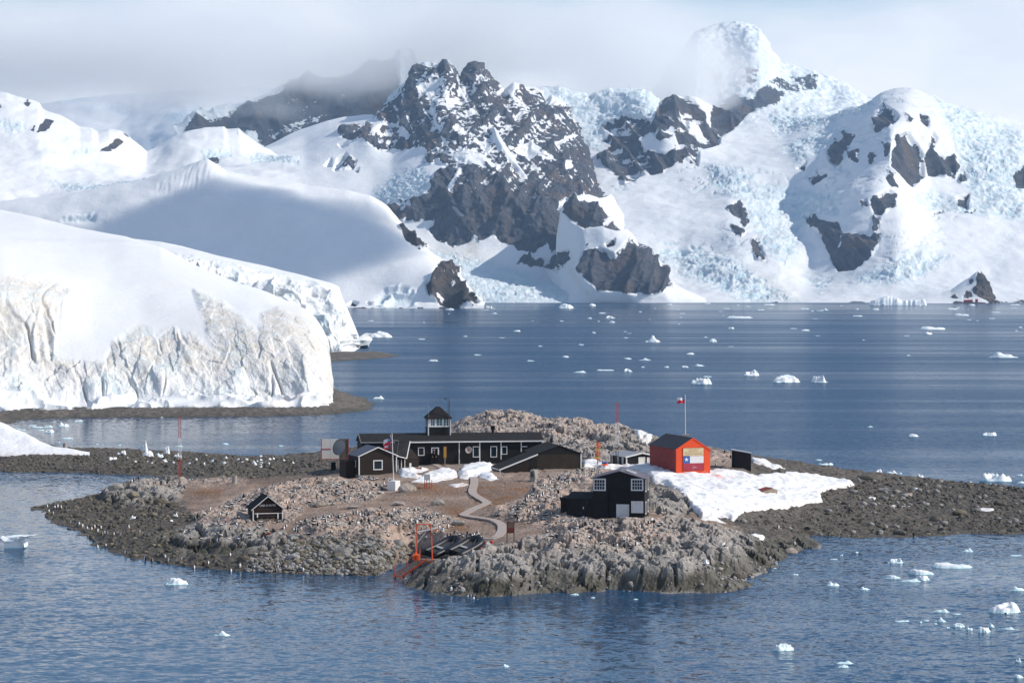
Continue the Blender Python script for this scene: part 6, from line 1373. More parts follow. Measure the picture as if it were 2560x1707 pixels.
def flag(parent, hoist, w, h, m3, droop=.35, seed=0, name='flag'):
    """cloth flying to the left of its hoist top"""
    f = empty_part(name, parent); nx, nz = 18, 8
    def P(u, v): return Vector((hoist[0] - u * w, hoist[1] + .16 * w * math.sin(u * 6.5 + seed + v * .8) * u, hoist[2] - v * h - droop * w * u * u * (.6 + .4 * v) + .04 * math.sin(u * 9 + v * 3)))
    def piece(nm, u0, u1, v0, v1, m):
        bm = bmesh.new(); g = [[bm.verts.new(P(u0 + (u1 - u0) * i / nx, v0 + (v1 - v0) * j / nz)) for j in range(nz + 1)] for i in range(nx + 1)]
        for i in range(nx):
            for j in range(nz): bm.faces.new((g[i][j], g[i + 1][j], g[i + 1][j + 1], g[i][j + 1]))
        me = bpy.data.meshes.new(nm); bm.to_mesh(me); bm.free(); me.materials.append(m); me.polygons.foreach_set('use_smooth', np.ones(len(me.polygons), bool)); return link(bpy.data.objects.new(nm, me), f)
    piece('red_band', 0, 1, .5, 1, m3[2]); piece('white_band', .34, 1, 0, .5, m3[1]); piece('blue_canton', 0, .34, 0, .5, m3[0])
    c = P(.17, .25); s_ = star(f, (c.x, c.y - .03, c.z), h * .17, M['flag_white'])
    return f
# flag on the pole behind the red shed
b = gN(1714, 1092); D_ = RED_F.o.y + 9.0; p0 = px_at(1714, 1088, D_); p1 = px_at(1712.6, 986, D_)
t = empty('flagpole', p0)
MB().bar((0, 0, -1.5), p1 - p0, .05, 8, .035).build('pole', M['white'], t); MB().box(-.5, .5, -.4, .4, -3.6, .12).build('pole_base', M['concrete'], t)
q = p1 - p0; flag(t, (q.x, q.y, q.z - .35), .98, .72, (M['blue'], M['flag_white'], M['flag_red']), .10, .6)
tag(t, 'tall white flagpole flying a red, white and blue flag, behind the red shed', 'flagpole')
# flagpole with yard before the annex
pl = gN(984, 1224); F2 = Frame(969, 1224, pl.z + .02, -28); t = empty('flagpole', F2.o, F2.a)
MB().box(0, 1.05, 0, 1.15, -.5, 1.06).build('plinth', M['white'], t, .02)
D_ = F2.o.y + .5; k = lambda px, py: (Matrix.Rotation(-F2.a, 3, 'Z') @ (px_at(px, py, D_) - F2.o))
b0 = k(984.3, 1203); top = k(980, 1083); MB().bar(b0 + Vector((0, 0, -.3)), top, .06, 8, .04).build('pole', M['white'], t)
MB().bar(k(982, 1105), k(975, 1086), .025).build('gaff', M['white'], t); MB().bar(k(981.3, 1099.5), k(997, 1102), .025).build('yard', M['grey_metal'], t)
MB().bar(k(975, 1087), k(983, 1190), .01, 4).bar(k(997, 1102), k(990, 1150), .01, 4).bar(k(990, 1150), k(984, 1195), .01, 4).build('halyard', M['grey_metal'], t)
f_ = flag(t, k(976, 1095.5), 1.02, .78, (M['blue'], M['flag_white'], M['flag_red']), .5, 1.9); flag(t, k(973, 1113), .68, .42, (M['blue'], M['flag_white'], M['flag_red']), .35, .4)
tag(t, 'leaning white flagpole with yard and two flags on a white plinth, before the brown annex', 'flagpole')
# instrument screen
b = gN(1069, 1222); F2 = Frame(1060, 1222, b.z, -24); t = empty('instrument_screen', F2.o, F2.a)
MB().box(0, .8, 0, .62, 1.05, 1.75).build('box', M['white'], t, .015)
for x in (.06, .74):
    for y in (.06, .56): MB().box(x - .03, x + .03, y - .03, y + .03, -.3, 1.048).build('leg', M['mast_red'], t)
MB().bar((.06, .06, .5), (.74, .06, .5), .02, 4).bar((.06, .06, .1), (.06, .56, .5), .02, 4).bar((.74, .06, .5), (.74, .56, .5), .02, 4).build('stretcher', M['mast_red'], t)
tag(t, 'white louvred instrument box on thin red legs, beside the big smooth boulder', 'instrument box')
# white hoarding and big dish
b = gN(836, 1160); D_ = b.y; F2 = Frame(803, 1160, b.z, 6); t = empty('hoarding', F2.o, F2.a)
x0, x1, z0, z1 = F2.rect(803.5, 1097, 871, 1146)
for k_, (a, c_) in enumerate(((0, .33), (.333, .66), (.663, 1))): MB().box(x0 + a * (x1 - x0) + .01, x0 + c_ * (x1 - x0) - .01, 0, .05, z0, z1).build('panel', M['off_white'] if k_ < 2 else M['old_wood'], t)
for x in (x0, x1): MB().box(x - .05, x + .05, -.06, -.004, -.5, z1 + .05).build('post', M['mast_red'], t)
MB().box(x0, x0 + 1.3, -.05, -.004, (z0 + z1) / 2 - .05, (z0 + z1) / 2 + .05).build('rail', M['mast_red'], t); MB().box(x0, x1, -.05, -.004, z0 - .08, z0 - .004).build('rail', M['mast_red'], t)
tag(t, 'large white panel hoarding in a red frame, left of the huts', 'hoarding')
dl = px_at(847.5, 1117, D_ - 1.6); gb = Vector((dl.x, dl.y, float(gz(np.array(dl.x), np.array(dl.y))))); t = empty('satellite_dish', gb)
lathe_dish('reflector', t, dl - gb, 1.12, .22, (R(72), 0, R(-38)), M['grey_metal'])
MB().bar((.1, .5, -.3), dl - gb + Vector((.12, .3, 0)), .09, 8).bar((.6, .9, -.3), dl - gb + Vector((.12, .35, -.3)), .05).build('mount', M['dark_metal'], t)
tag(t, 'big round grey satellite dish in front of the white hoarding', 'satellite dish')

def sign_totem():
    b = gN(1112, 1165); F2 = Frame(1108, 1165, b.z, 9); t = empty('totem_sign', F2.o, F2.a)
    x0, x1, z0, z1 = F2.rect(1108.3, 1116, 1116.6, 1145)
    bd = MB().box(x0, x1, 0, .07, z0, z1).build('board', M['sign_wood'], t, .02)
    for k in range(6): MB().box(x0 + .08, x1 - .08, -.012, -.002, z1 - .22 - k * .22, z1 - .12 - k * .22).build('carved_plate', M['yellow'], bd)
    MB().box((x0 + x1) / 2 - .06, (x0 + x1) / 2 + .06, .0, .1, -.4, z0).build('post', M['plank'], t); MB().box(x0 - .25, x0 + .1, -.1, .3, -.2, .2).build('foot', M['sign_wood'], t)
    tag(t, 'tall narrow carved brown sign on a post beside the open doorway', 'sign')
def colour_post():
    b = gN(1494, 1165); F2 = Frame(1494, 1165, b.z, 5); t = empty('signpost', F2.o, F2.a); h = F2.fx(1494, 1104)[1]
    MB().bar((0, 0, -.4), (0, 0, h), .06, 8).build('post', M['mast_red'], t)
    for k, (f_, m, l, r_) in enumerate(((.97, 'mast_red', .25, .1), (.90, 'orange', .28, .35), (.83, 'orange', .1, .45), (.76, 'orange', .3, .15), (.68, 'yellow', .35, .3), (.6, 'orange', .2, .25), (.52, 'rail_red', .3, .1), (.44, 'orange', .1, .3), (.36, 'yellow', .3, .2), (.30, 'orange', .25, .25))):
        MB().prism([(-l, h * f_ - .08), (r_, h * f_ - .08), (r_ + .08, h * f_), (r_, h * f_ + .08), (-l, h * f_ + .08)], -.11 - .002 * k, -.07).build('direction_board', M[m], t)
    tag(t, 'signpost stacked with orange and yellow direction boards, right of the barn', 'signpost')
def tarp():
    b = gN(1512, 1171); t = empty('tarpaulin', b)
    bm = bmesh.new(); v = [bm.verts.new(p) for p in ((-.45, 0, .55), (.35, .1, .75), (.5, -.1, .1), (.25, -.35, -.05), (-.1, -.3, .25), (0, .4, .2))]
    for f_ in ((0, 4, 3, 2, 1), (0, 1, 5), (1, 2, 5), (2, 3, 5), (3, 4, 5), (4, 0, 5)): bm.faces.new([v[i] for i in f_])
    me = bpy.data.meshes.new('cover'); bm.to_mesh(me); bm.free(); me.materials.append(M['rail_red']); link(bpy.data.objects.new('cover', me), t)
    MB().box(-.4, .3, -.02, .3, .62, .85).build('blue_fold', M['blue'], t, .06)
    tag(t, 'red and blue tarpaulin bundle lying on the snow behind the two-storey house', 'tarpaulin')
def stone_monument():
    b = gN(1335, 1201); t = empty('stone_monument', b, R(-35)); s_ = FOC / b.y
    bm = bmesh.new(); bmesh.ops.create_cube(bm, size=1); bmesh.ops.subdivide_edges(bm, edges=list(bm.edges), cuts=4, use_grid_fill=True); rnd = random.Random(3)
    for v in bm.verts:
        z = v.co.z + .5; v.co.x *= (.85 - .2 * z); v.co.y *= (.75 - .15 * z); v.co.z = z * 1.55 - .25
        v.co += Vector((rnd.gauss(0, .035), rnd.gauss(0, .035), rnd.gauss(0, .03)))
    me = bpy.data.meshes.new('stone_block'); bm.to_mesh(me); bm.free(); me.materials.append(M['concrete']); link(bpy.data.objects.new('stone_block', me), t)
    pl = MB(); pts = [(.16 * math.cos(a), .75 + .34 * math.sin(a)) for a in np.linspace(0, 2 * math.pi, 16, endpoint=False)]; pl.prism(pts, -.47, -.40); pl.build('plaque', M['dark_metal'], t)
    tag(t, 'rough grey stone monument with a dark oval plaque, before the barn', 'monument')
def info_sign():
    b = gN(1276, 1356); F2 = Frame(1267.5, 1356, b.z, -6); t = empty('notice_sign', F2.o, F2.a); x1 = F2.fx(1285, 1340)[0]; zt = F2.fx(1276, 1303)[1]; zm = F2.fx(1276, 1320)[1]; zb = F2.fx(1276, 1332)[1]
    for x in (0, x1): MB().box(x - .035, x + .035, 0, .07, -.4, zt + .02).build('post', M['brown_wood'], t)
    n = 6; st = (zt - zm) / n
    for k in range(n): MB().box(.04, x1 - .04, -.03, -.002, zm + k * st + .008, zm + (k + 1) * st - .008).build('slat', M['old_wood'] if k % 2 else M['sign_red'], t)
    MB().box(.02, x1 - .02, -.035, -.002, zb, zm).build('lower_board', M['sign_red'], t)
    tag(t, 'brown two-post notice sign of slats and a red board, beside the winding path', 'sign')
def snow_crate():
    b = gN(1925, 1238); F2 = Frame(1907, 1238, b.z + .15, 24); t = empty('wooden_crate', F2.o, F2.a)
    MB().prism([(0, -.4), (2.0, -.4), (2.0, .62), (1.3, .8), (0, .45)], 0, 1.5).build('box', M['plank'], t); MB().slab((-.08, -.05, .49), (1.32, -.05, .83), (1.32, 1.55, .83), (-.08, 1.55, .49), .05).build('lid', M['sign_red'], t)
    tag(t, 'half buried wooden crate with a reddish lid in the wide snowfield', 'crate')
def yard_crate():
    b = gN(1034, 1178); t = empty('wooden_trough', b, R(10)); MB().box(-1.0, 1.0, 0, .5, -.2, .42).build('box', M['sign_red'], t); MB().box(-.9, 1.05, -.05, .55, .422, .5).build('lid', M['plank'], t)
    tag(t, 'low brown wooden trough in the snow between annex and doorway', 'trough')
def dark_slab():
    b = gN(1028, 1160); t = MB().slab((-1.6, 0, -.2), (1.5, .2, -.2), (.7, 1.0, 1.0), (-1.2, .9, 1.1), .08).build('leaning_sheet', M['roof_felt']); t.location = b; tag(t, 'dark sheet leaning against the long hut left of its doorway', 'sheet')
def barrels():
    for px, py, m, lb in ((833.5, 1175, 'black', 'black oil drum in the shadow left of the annex'), (586.5, 1209, 'concrete', 'rusty grey bollard at the inner shore of the islet'), (162, 1122, 'concrete', 'grey stone cairn post at the end of the snow bank')):
        b = gN(px, py); t = empty('oil_drum' if m == 'black' else ('bollard' if px > 300 else 'cairn'), b); h = 1.0 if px > 300 else .95
        MB().bar((0, 0, -.3), (0, 0, h), .36, 12, .30).build('body', M[m], t); MB().bar((0, 0, h * .96), (0, 0, h + .05), .32, 12).build('top', M[m], t)
        if px < 300: MB().bar((0, 0, -.4), (.2, .1, .25), .8, 9, .35).build('foot', M['concrete'], t)
        tag(t, lb, 'drum' if m == 'black' else ('bollard' if px > 300 else 'cairn'))
def slip_timbers():
    for a, b_, lb in (((656.5, 1313), (662.5, 1335), 'dark slipway timber running down from the boat house door'), ((682, 1327), (711, 1362), 'long dark slipway timber right of the boat house, reaching the shingle'), ((655, 1342), (676, 1345), 'short red-brown timber lying across the rocks below the boat house')):
        p, q = gN(*a, 'z') + Vector((0, 0, .12)), gN(*b_, 'z') + Vector((0, 0, .12)); o = MB().bar((0, 0, 0), q - p, .13, 4).build('slipway_timber', M['brown_wood'] if 'red' not in lb else M['sign_red']); o.location = p; tag(o, lb, 'timber')
    p, q = gN(1286, 1310, 'z') + Vector((0, 0, .2)), gN(1345, 1307, 'z') + Vector((0, 0, .2)); o = MB().bar((0, 0, 0), q - p, .09, 4).build('plank', M['plank']); o.location = p; tag(o, 'long pale plank lying on the ground right of the notice sign', 'plank')
    p = gN(1203, 1360, 'z') + Vector((0, 0, .15)); q = gN(1232, 1358, 'z') + Vector((0, 0, .15)); o = MB().bar((0, 0, 0), q - p, .12, 4).build('red_plank', M['flag_red']); o.location = p; tag(o, 'red painted plank lying at the foot of the path', 'plank')
sign_totem(); colour_post(); tarp(); stone_monument(); info_sign(); snow_crate(); yard_crate(); dark_slab(); barrels(); slip_timbers()

# ------------------------------------------------------------------ landing stage with davit, and the two boats
def landing_stage():
    o = V(on(1060, 1402, 1.75)); t = empty('landing_stage', o); D_ = o.y
    k = lambda px, py, dd=0.0: px_at(px, py, D_ + dd) - o
    la, lb = k(1041, 1396), k(1042, 1309.5); ra, rb = k(1081, 1405), k(1077, 1310.5)
    MB().bar(la, lb, .055, 8).build('upright', M['rail_red'], t); MB().bar(ra, rb, .055, 8).build('upright', M['rail_red'], t); MB().bar(lb, rb, .05, 8).build('cross_bar', M['rail_red'], t)
    tn = MB()
    for i in range(9):
        q = rb.lerp(ra, .12 + i * .09); tn.bar(q, q + Vector((.16, 0, 0)), .02, 4)
    tn.build('rung', M['rail_red'], t)
    MB().bar(k(1043, 1330), k(1093.5, 1319.5), .06, 8).build('davit_arm', M['white'], t); MB().bar(k(1042, 1358), k(1065, 1328), .035).build('davit_brace', M['white'], t); MB().tube([k(1041, 1385), k(1038.5, 1350), k(1041, 1333), k(1045, 1329)], .04).build('davit_post', M['white'], t)
    MB().box(*[v for v in (k(1086, 1325).x, k(1092, 1325).x)], -.1, .1, k(1088, 1328).z, k(1088, 1323).z).build('davit_block', M['orange'], t)
    wx0, wx1 = k(1031, 1394).x, k(1048.5, 1394).x; MB().box(wx0, wx0 + .32, -.3, .4, k(0, 1399).z, k(0, 1386).z).box(wx0 + .36, wx1, -.35, .35, k(0, 1401).z, k(0, 1385).z).build('winch', M['rail_red'], t, .04); MB().bar(k(1038, 1387), k(1040, 1377), .14, 6, .05).build('winch_gear', M['orange'], t)
    # gangway: two red side beams and wooden steps
    a0, a1 = k(1047, 1396, .9), k(1067, 1400, -.3); e0, e1 = k(985.5, 1438, 1.2), k(1007, 1441, -.2)
    MB().bar(a1 + Vector((.05, 0, .12)), e1 + Vector((.05, 0, .12)), .11, 4).build('side_beam', M['rail_red'], t); MB().bar(a0 + Vector((-.05, 0, 0)), e0 + Vector((-.05, 0, 0)), .07, 4).build('side_beam', M['rail_red'], t)
    n = 13
    for i in range(n):
        u0, u1 = (i + .12) / n, (i + .80) / n; P0, P1, P2, P3 = a0.lerp(e0, u0), a1.lerp(e1, u0), a1.lerp(e1, u1), a0.lerp(e0, u1)
        MB().slab(P0, P3, P2, P1, .05).build('tread', M['plank'], t)
    MB().bar(e0, e1, .09, 4).build('end_beam', M['rail_red'], t)
    for q, h in ((e0, .95), (e1, .6), (e0.lerp(a0, .5), .8), (a0 + Vector((.1, 0, 0)), .9)): MB().bar(q + Vector((0, 0, -.35)), q + Vector((0, 0, h)), .035, 6).build('stanchion', M['rail_red'], t)
    MB().tube([e0 + Vector((0, 0, .4)), e0.lerp(a0, .3) + Vector((0, 0, .30)), e0.lerp(a0, .7) + Vector((0, 0, .7)), k(1036, 1380)], .02, 5).tube([e0 + Vector((0, 0, .5)), k(1003, 1398), k(1014, 1378)], .018, 5).build('rope', M['white'], t)
    MB().slab(k(1046, 1399, 1.2), k(1067, 1402, -.4), k(1102, 1400, -.3), k(1098, 1394, 1.6), .12).build('platform', M['plank'], t)
    MB().box(k(1078, 0).x, k(1084, 0).x, -.2, .15, k(0, 1406).z, k(0, 1396).z).build('upright_foot', M['rail_red'], t)
    MB().box(k(1066, 0).x, k(1082, 0).x, -.35, -.25, k(0, 1404).z, k(0, 1400).z).build('front_beam', M['rail_red'], t)
    p = [e1 + Vector((.25 + .13 * math.cos(a), -.06, -.25 + .13 * math.sin(a))) for a in np.linspace(0, 2 * math.pi, 11)]; MB().tube(p, .035, 5).build('fender_ring', M['white'], t)
    lg = MB()
    for u in (.25, .6, .95):
        for A_, E_ in ((a0, e0), (a1, e1)): q = A_.lerp(E_, u); lg.bar(q, q + Vector((0, .1, -1.9)), .05)
    lg.build('pile', M['brown_wood'], t)
    tag(t, 'orange-red landing stage with davit frame and stepped gangway down to the water', 'landing stage')
def inflatable(px, py, z, dirv, label, seed):
    p = V(on(px, py, z)); t = empty('inflatable_boat', p)
    ax = Vector(dirv); Ln = ax.length; ax.normalize(); side = Vector((ax.y, -ax.x, 0)).normalized(); up = side.cross(ax).normalized()
    side = (side + up * -.16).normalized(); up = side.cross(ax).normalized()
    W_, rT = .80, .33
    pts = [(0, -W_)] + [(s_, -W_) for s_ in np.linspace(.1, Ln - W_ - .1, 10)] + [(Ln - W_ + W_ * math.sin(a), -W_ * math.cos(a)) for a in np.linspace(.15, math.pi - .15, 15)] + [(s_, W_) for s_ in np.linspace(Ln - W_ - .1, .1, 10)] + [(0, W_)]
    path = [ax * s_ + side * q + up * (.10 * max(0, (s_ - Ln * .55)) ** 1.5) for s_, q in pts]
    bm = bmesh.new(); rings = []; n = 12
    for i, c in enumerate(path):
        d = (path[min(i + 1, len(path) - 1)] - path[max(i - 1, 0)]).normalized(); u = up; w = d.cross(u).normalized(); u = w.cross(d).normalized()
        r_ = rT * (1 if 1 < i < len(path) - 2 else (.85 if i in (1, len(path) - 2) else .25)); rings.append([bm.verts.new(c + (u * math.cos(a) + w * math.sin(a)) * r_) for a in np.linspace(0, 2 * math.pi, n, endpoint=False)])
    for a, b_ in zip(rings[:-1], rings[1:]):
        for j in range(n): bm.faces.new((a[j], a[(j + 1) % n], b_[(j + 1) % n], b_[j]))
    bm.faces.new(rings[0]); bm.faces.new(rings[-1][::-1]); bmesh.ops.recalc_face_normals(bm, faces=bm.faces)
    me = bpy.data.meshes.new('buoyancy_tube'); bm.to_mesh(me); bm.free(); me.materials.append(M['rubber']); me.polygons.foreach_set('use_smooth', np.ones(len(me.polygons), bool)); link(bpy.data.objects.new('buoyancy_tube', me), t)
    f0 = -.14
    MB().slab(ax * .25 + side * -W_ + up * f0, ax * .25 + side * W_ + up * f0, ax * (Ln - .35) + side * W_ * .6 + up * (f0 + .2), ax * (Ln - .35) + side * -W_ * .6 + up * (f0 + .2), .05).build('floor', M['dark_metal'], t)
    MB().slab(ax * .3 + side * -W_ * .8 + up * -.3, ax * .3 + side * W_ * .8 + up * -.3, ax * .3 + side * W_ * .8 + up * .28, ax * .3 + side * -W_ * .8 + up * .28, .06).build('transom', M['black'], t)
    MB().slab(ax * 1.6 + side * -W_ + up * .08, ax * 1.6 + side * W_ + up * .08, ax * 1.9 + side * W_ + up * .08, ax * 1.9 + side * -W_ + up * .08, .05).build('thwart', M['grey_metal'], t)
    MB().bar(ax * .9 + side * W_ * 1.32 + up * .02, ax * 1.5 + side * W_ * 1.32 + up * .02, .035, 5).bar(ax * 2.1 + side * W_ * 1.32 + up * .06, ax * 2.5 + side * W_ * 1.32 + up * .06, .035, 5).build('grab_line', M['white'], t)
    MB().tube([ax * (Ln - .25) + up * .35, ax * (Ln - 1.1) + side * .35 + up * .1, ax * (Ln - 1.9) + side * .45 + up * .1], .018, 5).build('rope', M['plank'], t)
    tag(t, label, 'boat')
landing_stage()
inflatable(1068, 1386, 2.25, (2.8, 2.6, 1.05), 'black inflatable boat hauled up nearest the red landing stage', 1)
inflatable(1130, 1385, 2.45, (2.5, 2.6, 1.0), 'black inflatable boat hauled up on the right, beside the foot of the path', 2)
def fuel_gear():
    b = gN(1152, 1386, 'z'); t = empty('fuel_can', b + Vector((0, -.6, .1))); MB().box(-.22, .2, -.12, .12, 0, .32).build('body', M['flag_red'], t, .05); MB().bar((-.05, 0, .3), (-.05, 0, .5), .09, 8).build('cap', M['white'], t); tag(t, 'red fuel can with a white cap under the right-hand boat', 'fuel can')
    b = gN(1196, 1374, 'z'); t = empty('rope_heap', b); rnd = random.Random(8); mb = MB()
    for k in range(14): a = Vector((rnd.gauss(0, .4), rnd.gauss(0, .3), .08)); mb.bar(a, a + Vector((rnd.gauss(0, .3), rnd.gauss(0, .2), rnd.uniform(0, .15))), .05, 5)
    mb.build('strand', M['orange'], t); tag(t, 'tangle of orange rope on the rock right of the boats', 'rope')
    b = gN(1101, 1398, 'z'); t = MB().box(-.3, .35, -.2, .2, -.1, .3).build('yellow_box', M['yellow'], None, .04); t.location = b; tag(t, 'small yellow box on the landing platform', 'box')
fuel_gear()

# ------------------------------------------------------------------ the person in the doorway
def person():
    F_ = Frame(1180, 1161, 4.95, 9); x, z = F_.fx(1085.5, 1157, -.25); foot = F_.o + F_.ux * x - F_.uy * .28 + Vector((0, 0, z))
    t = empty('person', foot, F_.a)
    J = {'pel': (0, 0, .95), 'chest': (0, 0, 1.25), 'neck': (0, 0, 1.47), 'hd': (0, -.01, 1.56), 'ls': (-.19, 0, 1.40), 'le': (-.26, .02, 1.13), 'lh': (-.22, -.09, .90), 'rs': (.19, 0, 1.40), 're': (.27, .02, 1.13), 'rh': (.24, -.08, .89), 'lp': (-.10, 0, .90), 'lk': (-.11, -.02, .49), 'la': (-.11, .02, .09), 'lt': (-.12, -.13, .04), 'rp': (.10, 0, .90), 'rk': (.11, -.01, .49), 'ra': (.12, .02, .09), 'rt': (.14, -.13, .04)}
    E = [('pel', 'chest'), ('chest', 'neck'), ('neck', 'hd'), ('chest', 'ls'), ('ls', 'le'), ('le', 'lh'), ('chest', 'rs'), ('rs', 're'), ('re', 'rh'), ('pel', 'lp'), ('lp', 'lk'), ('lk', 'la'), ('la', 'lt'), ('pel', 'rp'), ('rp', 'rk'), ('rk', 'ra'), ('ra', 'rt')]
    Rr = {'pel': .15, 'chest': .17, 'neck': .065, 'hd': .07, 'ls': .085, 'rs': .085, 'le': .06, 're': .06, 'lh': .05, 'rh': .05, 'lp': .10, 'rp': .10, 'lk': .075, 'rk': .075, 'la': .06, 'ra': .06, 'lt': .05, 'rt': .05}
    names = list(J); me = bpy.data.meshes.new('body'); me.from_pydata([J[n] for n in names], [(names.index(a), names.index(b_)) for a, b_ in E], [])
    o = link(bpy.data.objects.new('body', me), t); sk = o.modifiers.new('s', 'SKIN')
    for n, sv in zip(names, me.skin_vertices[0].data): sv.radius = (Rr[n], Rr[n] * .8); sv.use_root = n == 'pel'
    o.modifiers.new('u', 'SUBSURF').levels = 2; o.modifiers['u'].render_levels = 2; me.materials.append(M['black'])
    skin = paint('skin', (0.55, 0.36, 0.27), .5, .1)
    bm = bmesh.new(); bmesh.ops.create_uvsphere(bm, u_segments=18, v_segments=14, radius=.115)
    for v in bm.verts:
        v.co.z *= 1.22; v.co.x *= .84
        if v.co.y < -.06 and abs(v.co.x) < .03 and -.05 < v.co.z < .03: v.co.y -= .03
    me = bpy.data.meshes.new('head'); bm.to_mesh(me); bm.free(); me.materials.append(skin); me.polygons.foreach_set('use_smooth', np.ones(len(me.polygons), bool)); hd = link(bpy.data.objects.new('head', me), t); hd.location = (0, -.02, 1.66)
    bm = bmesh.new(); bmesh.ops.create_uvsphere(bm, u_segments=18, v_segments=12, radius=.125)
    bmesh.ops.delete(bm, geom=[v for v in bm.verts if v.co.z < -.03 or (v.co.y < -.05 and v.co.z < .06)], context='VERTS')
    for v in bm.verts: v.co.z *= 1.2; v.co.x *= .88
    me = bpy.data.meshes.new('hair'); bm.to_mesh(me); bm.free(); me.materials.append(M['black']); h_ = link(bpy.data.objects.new('hair', me), hd)
    fc = MB()
    for x_ in (-.035, .035): fc.box(x_ - .014, x_ + .014, -.112, -.095, .0, .016)
    fc.box(-.03, .03, -.106, -.09, -.075, -.062); fc.build('face_detail', M['black'], hd)
    for s_ in (-1, 1): MB().bar((s_ * .095, 0, -.01), (s_ * .115, .01, .02), .028, 6).build('ear', skin, hd)
    for s_, hx in ((-1, (-.22, -.09, .90)), (1, (.24, -.08, .89))):
        hn = MB(); c = Vector(hx) + Vector((0, -.01, -.05)); hn.bar(c + Vector((0, 0, .05)), c + Vector((0, -.01, -.04)), .04, 7, .036)
        for q, l in enumerate((.07, .08, .075, .06)): a = c + Vector((-.03 + .02 * q, -.01, -.035)); hn.bar(a, a + Vector((0, -.012, -l * .55)), .0095, 5); hn.bar(a + Vector((0, -.012, -l * .55)), a + Vector((0, -.03, -l)), .0088, 5)
        hn.bar(c + Vector((-s_ * .035, -.01, .01)), c + Vector((-s_ * .058, -.03, -.04)), .011, 5); hn.build('hand', skin, t)
    MB().prism([(-.05, 1.38), (.05, 1.38), (0, 1.20)], -.148, -.128).build('collar', M['white'], t)
    tag(t, 'person in black clothing standing in the doorway of the long hut', 'person')
person()
# ------------------------------------------------------------------ stones
def stone_material(name, stops, algae=0.0):
    m, nt, b, N, L = mat(name); p = pos(nt)
    oi = N('ShaderNodeObjectInfo'); n = tex_noise(nt, 1 / .6, 6, .68, p); n2 = tex_noise(nt, 1 / 2.5, 3, .6, p)
    c = ramp(nt, mathn(nt, 'ADD', mathn(nt, 'MULTIPLY', n.outputs['Fac'], .5), mathn(nt, 'MULTIPLY', n2.outputs['Fac'], .5)), stops).outputs['Color']
    hsv = N('ShaderNodeHueSaturation'); L(c, hsv.inputs['Color']); L(mrange(nt, oi.outputs['Random'], 0, 1, .7, 1.3), hsv.inputs['Value'])
    L(hsv.outputs[0], b.inputs['Base Color']); b.inputs['Roughness'].default_value = .9; b.inputs['Specular IOR Level'].default_value = .25
    L(bump(nt, n.outputs['Fac'], .8, .25), b.inputs['Normal']); return m
ST = {'grey': stone_material('grey_stone', [(.3, (.13, .125, .12)), (.5, (.27, .255, .24)), (.7, (.44, .41, .38))]),
      'tan': stone_material('pale_guano_stone', [(.3, (.19, .155, .13)), (.5, (.36, .30, .255)), (.7, (.56, .48, .41))]),
      'dark': stone_material('dark_shore_stone', [(.3, (.045, .042, .036)), (.5, (.105, .097, .082)), (.7, (.20, .18, .145))]),
      'olive': stone_material('olive_brown_shore_stone', [(.3, (.075, .064, .046)), (.5, (.17, .145, .105)), (.7, (.30, .26, .19))])}
def stone_mesh(seed, sub=2, rough=.33, name='boulder'):
    bm = bmesh.new(); bmesh.ops.create_icosphere(bm, subdivisions=sub, radius=1); co = np.array([v.co[:] for v in bm.verts])
    rs = np.random.RandomState(seed)
    d = np.ones(len(co))
    for k in range(9):                                   # chip flat facets off the ball
        nn = rs.normal(size=3); nn /= np.linalg.norm(nn); h = rs.uniform(.55, .85); pr = co @ nn; over = np.maximum(pr - h, 0); co = co - np.outer(over * .92, nn)
    co += (fbm(co[:, 0] * 1.7 + seed, co[:, 1] * 1.7, co[:, 2] * 1.7, 3, seed) * rough)[:, None] * co
    co *= np.array([rs.uniform(.9, 1.2), rs.uniform(.7, 1.0), rs.uniform(.55, .8)])
    for v, c in zip(bm.verts, co): v.co = c
    me = bpy.data.meshes.new(name); bm.to_mesh(me); bm.free(); return me
def in_area(P, polys):
    px, py = proj(P); px = px / K; py = py / K; r = np.zeros(len(P), bool)
    for q in polys: r |= poly_sd(px, py, q) > 0
    return r
def sample(polys, n, rs, lo=(-98, 210), hi=(94, 420), nearbias=0.0):
    out = []
    while sum(len(o) for o in out) < n:
        xy = np.stack([rs.uniform(lo[0], hi[0], 6000), rs.uniform(lo[1], hi[1], 6000)], 1); z = gz(xy[:, 0], xy[:, 1]); P = np.column_stack([xy, z]); m = in_area(P, polys) & (z > -.25)
        out.append(P[m])
        if len(out) > 60: break
    return np.concatenate(out)[:n]
Z_LEFT = [(80, 1165), (190, 1145), (260, 1125), (400, 1160), (450, 1190), (380, 1230), (420, 1270), (560, 1280), (560, 1312), (330, 1288), (210, 1240), (120, 1200)]
Z_FIELD = [(560, 1275), (650, 1262), (640, 1225), (760, 1235), (860, 1230), (950, 1250), (940, 1300), (905, 1326), (700, 1318), (560, 1312)]
Z_SPIT_L = [(-60, 1050), (120, 1048), (280, 1040), (740, 1056), (720, 1085), (600, 1098), (300, 1088), (-60, 1082)]
Z_SPIT_R = [(1690, 1196), (1900, 1160), (1880, 1140), (1960, 1100), (2100, 1098), (2400, 1125), (2400, 1224), (1960, 1235), (1870, 1228), (1760, 1215)]
Z_COL_L = [(440, 1190), (520, 1155), (600, 1122), (700, 1104), (780, 1104), (900, 1112), (860, 1150), (700, 1165), (680, 1195), (560, 1215), (470, 1212)]
Z_COL_M = [(680, 1200), (840, 1172), (960, 1168), (1050, 1195), (1000, 1240), (800, 1240), (690, 1232)]
Z_COL_R = [(1115, 1185), (1200, 1155), (1230, 1108), (1340, 1075), (1385, 1085), (1290, 1120), (1285, 1195), (1180, 1200)]
Z_FRONT = [(1250, 1205), (1300, 1194), (1500, 1196), (1560, 1215), (1450, 1262), (1270, 1262)]
